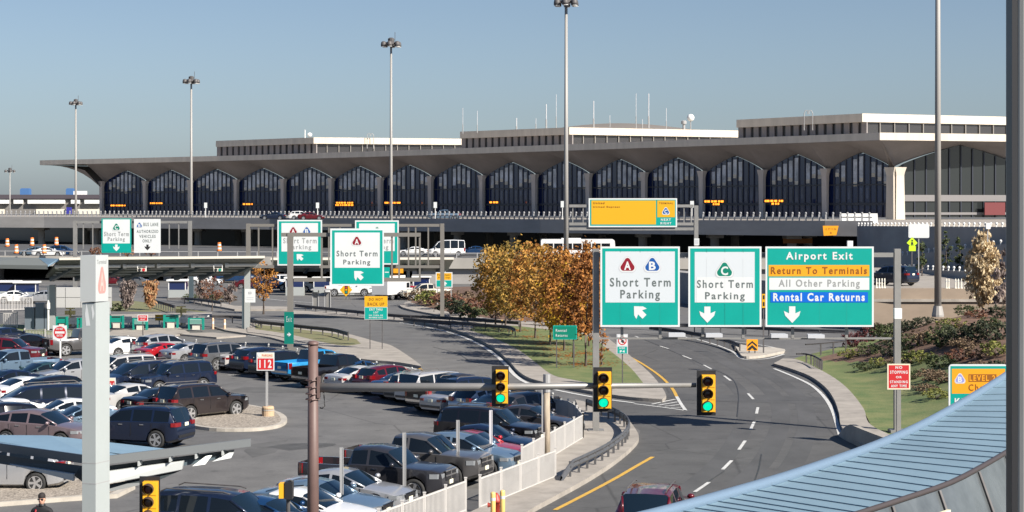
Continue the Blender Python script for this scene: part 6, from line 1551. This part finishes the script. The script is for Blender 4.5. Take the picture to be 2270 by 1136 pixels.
def small(px0, px1, y0, y1, Y, label, m, name, cat, dep=.12, leg=True):
    a, c = P(px0, y0, Y), P(px1, y1, Y); t = thing(name, label, cat, ((a.x+c.x)/2, Y, .15 if leg else c.z))
    zb_ = .15 if leg else c.z
    b = MB(); b.box((0,0,(a.z+c.z)/2-zb_), (c.x-a.x, dep, a.z-c.z)); b.build('board', m, t)
    b = MB(); b.box((0,-dep/2-.01,(a.z+c.z)/2-zb_), ((c.x-a.x)*.86, .02, (a.z-c.z)*.12)); b.build('stripe', M_LGREY, t)
    if leg:
        b = MB(); b.box((0,.02,(c.z-zb_)/2), (.12,.1,c.z-zb_)); b.build('leg', M_CREAM, t)
    return t
small(152,171,705,719,171.5,'white notice board in front of the first toll machine',M_SWHITE,'notice_board','notice')
small(276,292,702,716,172,'white notice board between two green toll machines',M_SWHITE,'notice_board','notice')
small(398,416,703,716,172,'white notice board beside the slatted end machine',M_SWHITE,'notice_board','notice')
small(356,373,715,724,171,'low white notice box on the lane island',M_SWHITE,'notice_board','notice')
small(344,362,698,711,174,'yellow box sign on a black head above the lane',M_SYEL,'lane_sign','sign')
for px, yt, Y, lab in ((156,683,172,'yellow lane camera cluster beside the screen wall'),(402,679,173,'yellow lane camera cluster above the end machine')):
    q = P(px, yt, Y); t = thing('lane_camera', lab, 'lane camera', (q.x, Y, .15)); h = q.z-.15; M_CY = mat('camera_yellow', (.64,.5,.2), .5)
    b = MB(); b.box((0,0,h/2), (.16,.16,h)); b.build('post', M_CY, t); b = MB(); b.box((0,-.05,h-.05), (.85,.2,.1)); b.build('crossbar', M_CY, t)
    for s in (-1,1): b = MB(); b.box((s*.27,-.08,h-.45), (.42,.3,.38)); b.build('camera_box', M_CY, t)
for px0, px1, py, Y, lab in ((160,236,702,173,'white barrier arm over the first toll lane'),(290,345,706,174,'white barrier arm over the middle toll lane'),(405,464,701,173,'white barrier arm raised level at the end toll lane')):
    a, c = P(px0, py, Y), P(px1, py, Y); t = thing('barrier_arm', lab, 'barrier', (a.x, Y, .15)); L = c.x-a.x
    b = MB(); b.box((L/2,0,a.z-.15), (L,.06,.14)); b.build('boom', M_WHITE, t); b = MB(); b.box((.1,.05,(a.z-.15)/2), (.36,.36,a.z-.05)); b.build('pedestal', M_CREAM, t)
for px, lab in ((315,'red and white lane signal hung from the canopy edge'),(484,'green and white lane signal hung from the canopy')):
    a, c = P(px-10, 588, 165.6), P(px+9, 602, 165.6); t = thing('lane_signal', lab, 'lane signal', ((a.x+c.x)/2, 165.6, c.z)); W, H = c.x-a.x, a.z-c.z
    b = MB(); b.box((-W/2,0,H/2), (.06,.06,H)); b.box((W/2,0,H/2), (.06,.06,H)); b.box((0,0,H), (W+.06,.06,.06)); b.build('hanger', M_WHITE, t)
    b = MB(); b.box((0,0,H*.25), (W,.2,H*.5)); b.build('housing', M_CREAM, t)
    for s, m in ((-1,M_BLACK),(1,M_SRED if px == 315 else M_TGREEN)): b = MB(); b.lathe([(.14,.1),(.14,.13)], 12, 'Y', (s*W*.24,0,H*.25)); b.build('lens', m, t)
for k, (px, yb) in enumerate(((472,730),(383,727),(498,733))):
    q = G(px, yb); t = thing('lane_bollard', ('tan and white lane bollard beside the end machine','tan lane bollard in the middle of the lane island','pale lane bollard nearest the end column')[k], 'bollard', q); b = MB(); b.lathe([(.11,0),(.11,.95),(.08,1.05)], 10); b.build('tube', mat('bollard_tan', (.6,.38,.25), .6), t); b = MB(); b.lathe([(.115,.5),(.115,.72)], 10); b.build('band', M_SWHITE, t)
# electrical cabinet and white lamp posts by the toll fence
q = G(84,730); t = thing('utility_cabinet', 'grey-blue utility cabinets beside the toll fence', 'cabinet', q); M_UB = mat('cabinet_grey', (.14,.17,.20), .5, .2)
for dx, w, h in ((-.7,.9,2.0),(.25,.8,2.4),(.9,.35,1.9)):
    b = MB(); b.box((dx,0,h/2), (w,.7,h)); b.box((dx,0,h+.03), (w+.1,.8,.06)); b.build('cabinet', M_UB, t)
for px, yt, yb, lab in ((107,634,733,'thin white pipe post beside the toll column'),(101,685,720,'short white box post beside the cabinets')):
    Y = Yg(yb); q = P(px, yt, Y); t = thing('white_post', lab, 'post', (q.x, Y, 0)); b = MB(); b.tube([(0,0,0),(0,0,q.z)], .09, 8); b.build('pipe', M_WHITE, t); b = MB(); b.box((.05,-.05,q.z*.55), (.22,.2,.6)); b.build('box', M_WHITE, t)
# second small canopy over the far lanes
t = thing('toll_canopy', 'second, smaller pale green canopy in front of the arrivals wall', 'canopy', (P(800,600,240).x, 240, 0)); c1 = t.location.x
def cq(px, py, Y): q = P(px, py, Y); return (q.x-c1, Y-240, q.z)
b = MB(); a0, a1, a2, a3 = cq(600,577,238), cq(1006,576,238), cq(992,601,246), cq(610,603,246); b.quad(a0,a1,a2,a3); b.quad(up_(a1),up_(a0),up_(a3),up_(a2)); b.cur = 1; b.quad(a0, up_(a0,.3), up_(a1,.3), a1); b.build('roof', [mat('canopy_pale_green', (.33,.36,.31), .6), M_CREAM], t)
for k in range(9):
    px = 640+k*42; m0, m1 = cq(px+8,584,240), cq(px-6,600,245.5); b = MB(); b.tube([(m0[0],m0[1]-.1,m0[2]-.1),(m1[0],m1[1]-.1,m1[2]-.2)], [.1,.35], 4, True, True); b.build('strut', M_CDARK, t)
for px in (640,770,905,985):
    q = P(px,600,244); b = MB(); b.box((q.x-c1,4,q.z/2), (.4,.4,q.z)); b.build('column', M_CSTEEL, t)
for k, (px, Y, w) in enumerate(((655,236,2.4),(715,236,2.2),(768,238,2.0),(935,240,2.2),(395,228,2.2),(60,222,2.6),(20,224,2.4))):
    q = P(px, 640, Y); t = thing('toll_booth', ('glazed toll booth behind the gantry post','glazed toll booth beneath the A and B sign','glazed toll booth behind the diamond sign','glazed toll booth between box truck and mound sign','glazed booth under the main canopy','glazed booth behind the toll fence near the cabinets','glazed booth behind the toll fence at the picture edge')[k], 'toll booth', (q.x, Y, 0))
    b = MB(); b.box((0,0,.55), (w,1.6,1.1)); b.build('base', M_CSTEEL, t); b = MB(); b.box((0,0,1.65), (w-.1,1.5,1.1)); b.build('glazing', M_TGLASS, t); b = MB(); b.box((0,0,2.3), (w+.4,2.0,.2)); b.build('roof', M_WHITE, t)
    for s in (-1,1): b = MB(); b.box((s*(w/2-.05),-.76,1.65), (.1,.06,1.1)); b.build('mullion', M_WHITE, t)
# grey walk-in gate shelter in front of the far lanes
q = P(713,690,203); t = thing('gate_shelter', 'open grey metal gate shelter on the traffic island', 'shelter', (q.x, 203, 0))
for dx in (-1.0,-.35,.35,1.0): b = MB(); b.box((dx,0,1.1), (.1,.1,2.2)); b.build('post', M_GREYP, t)
b = MB(); b.box((0,0,2.25), (2.3,1.4,.12)); b.build('roof', M_GREYP, t); b = MB(); b.box((.75,.1,1.0), (.5,.05,1.9)); b.build('screen', M_STEEL, t); b = MB(); b.box((-.7,.1,1.0), (.5,.05,1.9)); b.build('screen', M_STEEL, t)

# ------------------------------------------------------------------ grey pylon with the corner shelter
M_PYL = mat('pylon_grey', (.34,.37,.365), .5, .1, var=.03, scale=.6); M_PYL2 = mat('pylon_white', (.42,.44,.435), .5, .1, var=.03, scale=.6); M_ROOFB = mat('shelter_metal', (.30,.44,.52), .35, .5, var=.08, scale=.5)
PX = P(212,800,58)
pyl = thing('pylon', 'tall grey square pylon with faded red A emblem rising over a corner shelter', 'pylon', (PX.x, 58, 0))
hp = P(212,566,58).z; ht = P(212,668,58).z
def sqr(x0, xm, x1, Y0, dl, dr):
    """plan of a square pier seen cornerwise: left edge px, corner px, right edge px"""
    a = P(x0,0,Y0+dl); m = P(xm,0,Y0); c = P(x1,0,Y0+dr); f = lambda q: Vector((q.x-PX.x, q.y-58))
    a, m, c = f(a), f(m), f(c); return [a, m, c, a+c-m]
b = MB(); pl = sqr(182,212,243,57.6,.12,.7); b.prism([tuple(v) for v in pl], 0, ht-.03); b.build('shaft', M_PYL, pyl)
b = MB(); pl2 = sqr(178,212,240,57.55,.12,.7); b.prism([tuple(v) for v in pl2], ht, hp, True, True); b.build('sign_head', M_PYL2, pyl)
d = (pl2[2]-pl2[1]); ang = math.atan2(d.y, d.x); L = d.length; mid = (pl2[1]+pl2[2])/2
hd = thing('face', None, None); bpy.data.objects.remove(hd)
def on_face(u, w, off): n = Vector((d.y, -d.x)).normalized(); p = pl2[1]+d*u+n*off; return (p.x, p.y, w)
vs, fs = text_geo('Terminal', .0, 1.0); b = MB(); b.v = [on_face(.1+.74*u, hp-.28+v*.14, .006) for u, v in vs]
for f in fs: b.face(f)
b.build('lettering', CM['fg'], pyl)
tp = tri_badge(.5, .0, .62, 1.6); b = MB(); b.cur = 0; b.quad(*[on_face(x, hp-.78-y*.62, .006) for x, y in tp])
vs, fs = text_geo('A', .02); a_ = len(b.v); b.cur = 1; b.v += [on_face(.33+.32*u, hp-1.15+v*.6, .01) for u, v in vs]
for f in fs: b.face([a_+q for q in f])
b.build('emblem', [CM['pk'], mat('faded_pink', (.5,.34,.31), .6)], pyl)
d1 = pl[1]-pl[0]
def on_left(u, w, off): n = Vector((d1.y, -d1.x)).normalized(); p = pl[0]+d1*u+n*off; return (p.x, p.y, w)
for k, pts in enumerate((((.22,-.05),(.3,.25),(.42,.1),(.62,-.32),(.3,-.33)), ((.68,.12),(.78,.2),(.92,-.02),(.78,-.2)))):
    b = MB(); b.quad(*[on_left(u, ht-.35+v*1.3, .006) for u, v in pts]); b.build('torn_sticker', M_SWHITE, pyl)
for zz in (P(212,1025,58).z, P(212,1070,58).z):
    b = MB(); b.prism([tuple(v*1.012) for v in pl], zz, zz+.025, True, True); b.build('joint', M_GREYP, pyl)
# shelter roof: square plan, its front corner at the pylon
zr = 3.35
def sp_(px, py, z): q = G(px, py, z); return (q.x-PX.x, q.y-58, z)
F0 = sp_(216,1016,zr); FR = sp_(556,975,zr); FL = sp_(-160,964,zr); FB = sp_(106,965.5,zr+.05); BM = sp_(330,1001,zr-.2)
BM = (BM[0]+.3, BM[1]+2.2, zr-.42)
b = MB(); b.quad(F0, BM, FB, FL); b.quad(F0, FR, BM); b.build('shelter_roof', M_ROOFB, pyl)
b = MB(); th = .24
for a, c in ((FL,F0),(F0,FR)):
    b.quad((a[0],a[1],a[2]-th),(c[0],c[1],c[2]-th),(c[0],c[1],c[2]+.03),(a[0],a[1],a[2]+.03))
    b.quad((a[0],a[1]+.1,a[2]-th),(c[0],c[1]+.1,c[2]-th),(c[0],c[1],c[2]-th),(a[0],a[1],a[2]-th)); b.quad((c[0],c[1],c[2]+.03),(c[0],c[1]+.14,c[2]+.03),(a[0],a[1]+.14,a[2]+.03),(a[0],a[1],a[2]+.03))
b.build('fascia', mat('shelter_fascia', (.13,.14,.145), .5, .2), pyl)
for u0, w_ in ((.10,.02),(.32,.03)):
    a = [lerp(F0[i], BM[i], u0) for i in range(3)]; c = [lerp(FL[i], FB[i], u0) for i in range(3)]; b = MB(); b.tube([(a[0],a[1],a[2]+.01),(c[0],c[1],c[2]+.01)], w_, 6); b.build('roof_seam', M_CDARK, pyl)
def arm(pts, dep):
    b = MB(); n = len(pts); w = []
    for px, py, Y in pts: q = P(px, py, Y); w.append((q.x-PX.x, q.y-58, q.z))
    b.v = w+[(x, y+dep, z) for x, y, z in w]; b.face(list(reversed(range(n)))); b.face([n+i for i in range(n)])
    for i in range(n): b.face((i, (i+1) % n, n+(i+1) % n, n+i))
    b.build('bracket_arm', M_PYL2, pyl)
arm([(228,1047,59),(407,1022,61.5),(403,1041,61.5),(228,1075,59)], .18)
arm([(426,1034,61.8),(458,1010,62.2),(470,1010,62.3),(455,1030,62)], .15); arm([(470,1024,62.2),(508,1004,62.8),(518,1004,62.9),(512,1016,62.8)], .15)
arm([(20,1030,60.5),(163,1052,58.6),(163,1067,58.6)], .18)
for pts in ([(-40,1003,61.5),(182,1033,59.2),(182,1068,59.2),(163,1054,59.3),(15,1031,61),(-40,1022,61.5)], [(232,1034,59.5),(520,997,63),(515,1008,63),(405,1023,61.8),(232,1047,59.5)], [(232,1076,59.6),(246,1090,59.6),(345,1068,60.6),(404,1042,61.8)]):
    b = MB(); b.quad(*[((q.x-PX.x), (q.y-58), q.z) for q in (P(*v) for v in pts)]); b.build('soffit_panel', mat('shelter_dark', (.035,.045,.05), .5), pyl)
b = MB(); a, c = P(228,1062,59.3), P(500,1010,62.6); b.box((0,0,0),(.01,.01,.01)); b.v = []; b.f = []; b.m = []; b.sm = []
b.beam((a.x-PX.x,a.y-58+.5,a.z-.05),(c.x-PX.x,c.y-58+.5,c.z),.1); b.build('rear_beam', M_CDARK, pyl)
for t_ in (.25,.45,.62,.8):
    a = [lerp(F0[i], FR[i], t_) for i in range(3)]; b = MB(); b.box((a[0],a[1]+.3,a[2]-.34), (.05,.5,.2)); b.build('purlin', M_PYL2, pyl)

# ------------------------------------------------------------------ curved metal canopy of the platform
OUT = [(1380,1166),(1480,1141),(1560,1119),(1640,1096),(1740,1066),(1840,1032),(1920,1003),(1990,974),(2050,945),(2110,912),(2170,876),(2235,833),(2300,792)]
M_SEAM = mat('canopy_blue_metal', (.24,.345,.40), .42, .25, var=.13, scale=.35, vs=(1,.3,1)); M_GUT = mat('gutter_blue_grey', (.17,.24,.32), .4, .3); M_UNDER = mat('maroon_beam', (.045,.036,.036), .6)
pc = thing('platform_canopy', 'curved pale blue standing seam metal roof sweeping across the picture corner', 'canopy', (G(1740,1066,6).x, G(1740,1066,6).y, 0)); O = pc.location
op = smooth([G(x, y, 6.0) for x, y in OUT[:-1]]+[Vector((17.1,61.2,6))], 3)
INN = [(1640,1216),(1760,1181),(1835,1160),(1905,1138),(2010,1104),(2110,1069),(2190,1027),(2245,994),(2310,955),(2370,915),(2430,870),(2500,820),(2560,790)]
ip = smooth([G(x, y, 6.25) for x, y in INN[:-1]]+[Vector((20.4,60.0,6.25))], 3)
L_ = lambda q: (q.x-O.x, q.y-O.y, q.z)
b = MB(); b.smooth = True
for q, r in zip(op, ip): b.v += [L_(q), L_(r)]
for k in range(len(op)-1): b.face((2*k, 2*k+2, 2*k+3, 2*k+1))
b.build('roof', M_SEAM, pc)
for k in range(0, len(op), 1):
    q, r = op[k], ip[k]; b = MB(); b.tube([(q.x-O.x, q.y-O.y, q.z+.008), (r.x-O.x, r.y-O.y, r.z+.008)], .012, 5); b.build('seam', mat('seam_grey', (.17,.24,.28), .5, .2), pc)
b = MB(); b.smooth = True; b.tube([(q.x-O.x, q.y-O.y, q.z+.06) for q in op], .115, 10); b.build('gutter', M_GUT, pc)
b = MB(); b.smooth = True; b.tube([(q.x-O.x, q.y-O.y, q.z) for q in ip], .055, 8); b.build('ridge_beam', M_UNDER, pc)
b = MB(); ip2 = [Vector((q.x+.35, q.y-.55, 4.9)) for q in ip]
for q, r in zip(ip, ip2): b.v += [L_(q), L_(r)]
for k in range(len(ip)-1): b.face((2*k+1, 2*k+3, 2*k+2, 2*k))
b.build('clerestory', mat('clerestory_glass', (.09,.10,.105), .2, .0, spec=.5, var=.25, scale=.9), pc)
for k in range(2, len(ip)-2, 3):
    q, r = ip[k], ip2[k]; b = MB(); b.beam((q.x-O.x+.02,q.y-O.y-.06,q.z-.05),(r.x-O.x+.02,r.y-O.y-.06,r.z),.025); b.build('glazing_bar', M_DSTEEL, pc)
for j, f in enumerate((.30,.40,.5,.60,.70,.8)):
    k0 = 13; b = MB()
    for a_, c_ in ((10,12),(12.3,14)):
        def ii(t): i = int(t); return ip[i].lerp(ip[i+1], t-i).lerp(ip2[i].lerp(ip2[i+1], t-i), f)
        q, r = ii(a_), ii(c_); b = MB(); b.beam((q.x-O.x+.05,q.y-O.y-.08,q.z),(r.x-O.x+.05,r.y-O.y-.08,r.z),.035); b.build('louvre', mat('louvre_cream', (.62,.58,.42), .5), pc)
b = MB(); b.tube([(q.x-O.x, q.y-O.y, q.z) for q in ip2], .09, 6); b.build('sill_beam', M_GUT, pc)
for k in (3, 12, 22, 31):
    q = op[k].lerp(ip[k], .6); b = MB(); b.tube([(q.x-O.x, q.y-O.y, 0), (q.x-O.x, q.y-O.y, 6)], .14, 10); b.build('column', M_GREYP, pc)
b = MB(); ip3 = [Vector((q.x, q.y, .0)) for q in ip2]
for q, r in zip(ip2, ip3): b.v += [L_(q), L_(r)]
for k in range(len(ip)-1): b.face((2*k+1, 2*k+3, 2*k+2, 2*k))
b.build('lower_glazing', mat('lower_platform_glass', (.11,.13,.14), .2, spec=.7, var=.3, scale=.6), pc)
# platform column at the picture edge
q = P(2270,500,12); t = thing('platform_column', 'broad grey column at the picture edge, close to the viewer', 'column', (q.x+.03, 12, 0))
b = MB(); n = 28; poly = [(.135*math.copysign(abs(math.cos(2*math.pi*k/n))**.7, math.cos(2*math.pi*k/n)), .16*math.copysign(abs(math.sin(2*math.pi*k/n))**.7, math.sin(2*math.pi*k/n))) for k in range(n)]
b.prism(poly, 0, 15.0); b.build('shaft', mat('column_grey', (.42,.41,.37), .5, .1, var=.04, scale=3), t)
b = MB(); b.lathe([(.3,0),(.3,.03),(.24,.05)], 20); b.build('base_plate', M_DSTEEL, t)
b = MB(); b.box((-.128,-.06,7.5), (.035,.14,14.9)); b.build('shade_edge', M_BLACK, t)  # black strip standing in for the shaded left edge of the column

# ------------------------------------------------------------------ the person walking at the lower edge
def person(px, ytop, Y, label):
    q = P(px, ytop, Y); H = q.z; s = H/1.80; t = thing('person', label, 'person', (q.x, Y, 0), R(-8))
    # body: a skinned skeleton, feet to neck and arms, one continuous surface
    J = [((0,0,.98),.15,.11),((0,0,1.14),.14,.10),((0,.0,1.30),.165,.115),((0,0,1.44),.12,.09),((0,-.005,1.53),.055,.055),
         ((.09,0,.93),.09,.09),((.10,-.03,.52),.066,.066),((.10,.03,.10),.048,.048),((.11,-.13,.05),.045,.035),
         ((-.09,0,.93),.09,.09),((-.10,.05,.53),.066,.066),((-.10,.14,.13),.048,.048),((-.11,-.01,.05),.045,.035),
         ((.20,0,1.41),.075,.075),((.27,.02,1.13),.055,.055),((.25,-.10,.90),.04,.04),((-.20,0,1.41),.075,.075),((-.27,.02,1.13),.055,.055),((-.25,-.10,.90),.04,.04)]
    E_ = [(0,1),(1,2),(2,3),(3,4),(0,5),(5,6),(6,7),(7,8),(0,9),(9,10),(10,11),(11,12),(3,13),(13,14),(14,15),(3,16),(16,17),(17,18)]
    me = bpy.data.meshes.new('body'); me.from_pydata([tuple(c*s for c in j[0]) for j in J], E_, []); o = link('body', me, t); me.materials.append(mat('black_jacket', (.010,.010,.012), .8))
    o.modifiers.new('skin', 'SKIN'); bm = bmesh.new(); bm.from_mesh(me); lay = bm.verts.layers.skin.verify()
    for v, j in zip(bm.verts, J): v[lay].radius = (j[1]*s, j[2]*s)
    bm.verts.ensure_lookup_table(); bm.verts[0][lay].use_root = True; bm.to_mesh(me); bm.free()
    o.modifiers.new('sub', 'SUBSURF').levels = 2; o.modifiers['sub'].render_levels = 2
    SK = mat('skin', (.50,.28,.20), .55); HAIR = mat('hair_dark', (.015,.011,.010), .8)
    b = MB(); b.smooth = True; prof = [(.035,1.54),(.058,1.565),(.070,1.60),(.076,1.65),(.079,1.70),(.074,1.745),(.055,1.78),(.02,1.795)]
    b.lathe([(r*s, z*s) for r, z in prof], 16); b.v = [(x*.92, y*1.12-.012*s, z) for x, y, z in b.v]; b.ell((0,-.095*s,1.645*s), (.013*s,.02*s,.024*s), 8, 6)
    for k in (-1,1): b.ell((k*.073*s,0,1.655*s), (.012*s,.02*s,.03*s), 6, 5)
    hdm = b.build('head', SK, t)
    b = MB(); b.smooth = True; b.lathe([(r*s, z*s) for r, z in ((.080,1.695),(.086,1.71),(.087,1.75),(.072,1.79),(.04,1.815),(.01,1.822))], 16); b.v = [(x*.93, y*1.12-.01*s, z) for x, y, z in b.v]; b.ell((0,.045*s,1.66*s), (.072*s,.055*s,.08*s), 10, 8); b.build('hair', HAIR, hdm)
    b = MB(); b.box((0,-.088*s,1.672*s), (.135*s,.02*s,.035*s)); b.build('sunglasses', M_BLACK, hdm)
    b = MB(); b.box((0,-.092*s,1.60*s), (.045*s,.008*s,.009*s)); b.build('mouth', mat('lips', (.32,.12,.10), .5), hdm)
    b = MB(); b.smooth = True; b.lathe([(r*s, z*s) for r, z in ((.085,1.50),(.075,1.56),(.07,1.56))], 14); b.build('collar', M_BLACK, t)
    for k in (-1,1):
        hnd = MB(); hnd.smooth = True; hnd.ell((0,0,-.045*s), (.018*s,.035*s,.05*s), 8, 6)
        for f in range(4): L2 = (.07,.08,.075,.06)[f]*s; y = (-.027+.018*f)*s; hnd.tube([(0,y,-.08*s),(.004*s*-k,y,-.08*s-L2*.5),(.016*s*-k,y,-.08*s-L2*.95)], [.009*s,.0085*s,.006*s], 6)
        hnd.tube([(0,-.03*s,-.03*s),(-.012*s*k,-.055*s,-.06*s),(-.016*s*k,-.055*s,-.09*s)], [.011*s,.010*s,.007*s], 6)
        hnd.build('hand', SK, t, (k*.25*s,-.10*s,.90*s))
    b = MB(); b.smooth = True; b.tube([(-.10*s,.10*s,1.40*s),(-.12*s,.0,1.50*s),(-.115*s,-.105*s,1.40*s),(-.15*s,-.10*s,1.2*s),(-.16*s,.06*s,1.08*s)], .024*s, 6); b.build('bag_strap', mat('strap_red', (.35,.02,.03), .6), t)
    return t
person(93, 1094, 57, 'person in black jacket and sunglasses with red bag strap, walking at the lower edge')
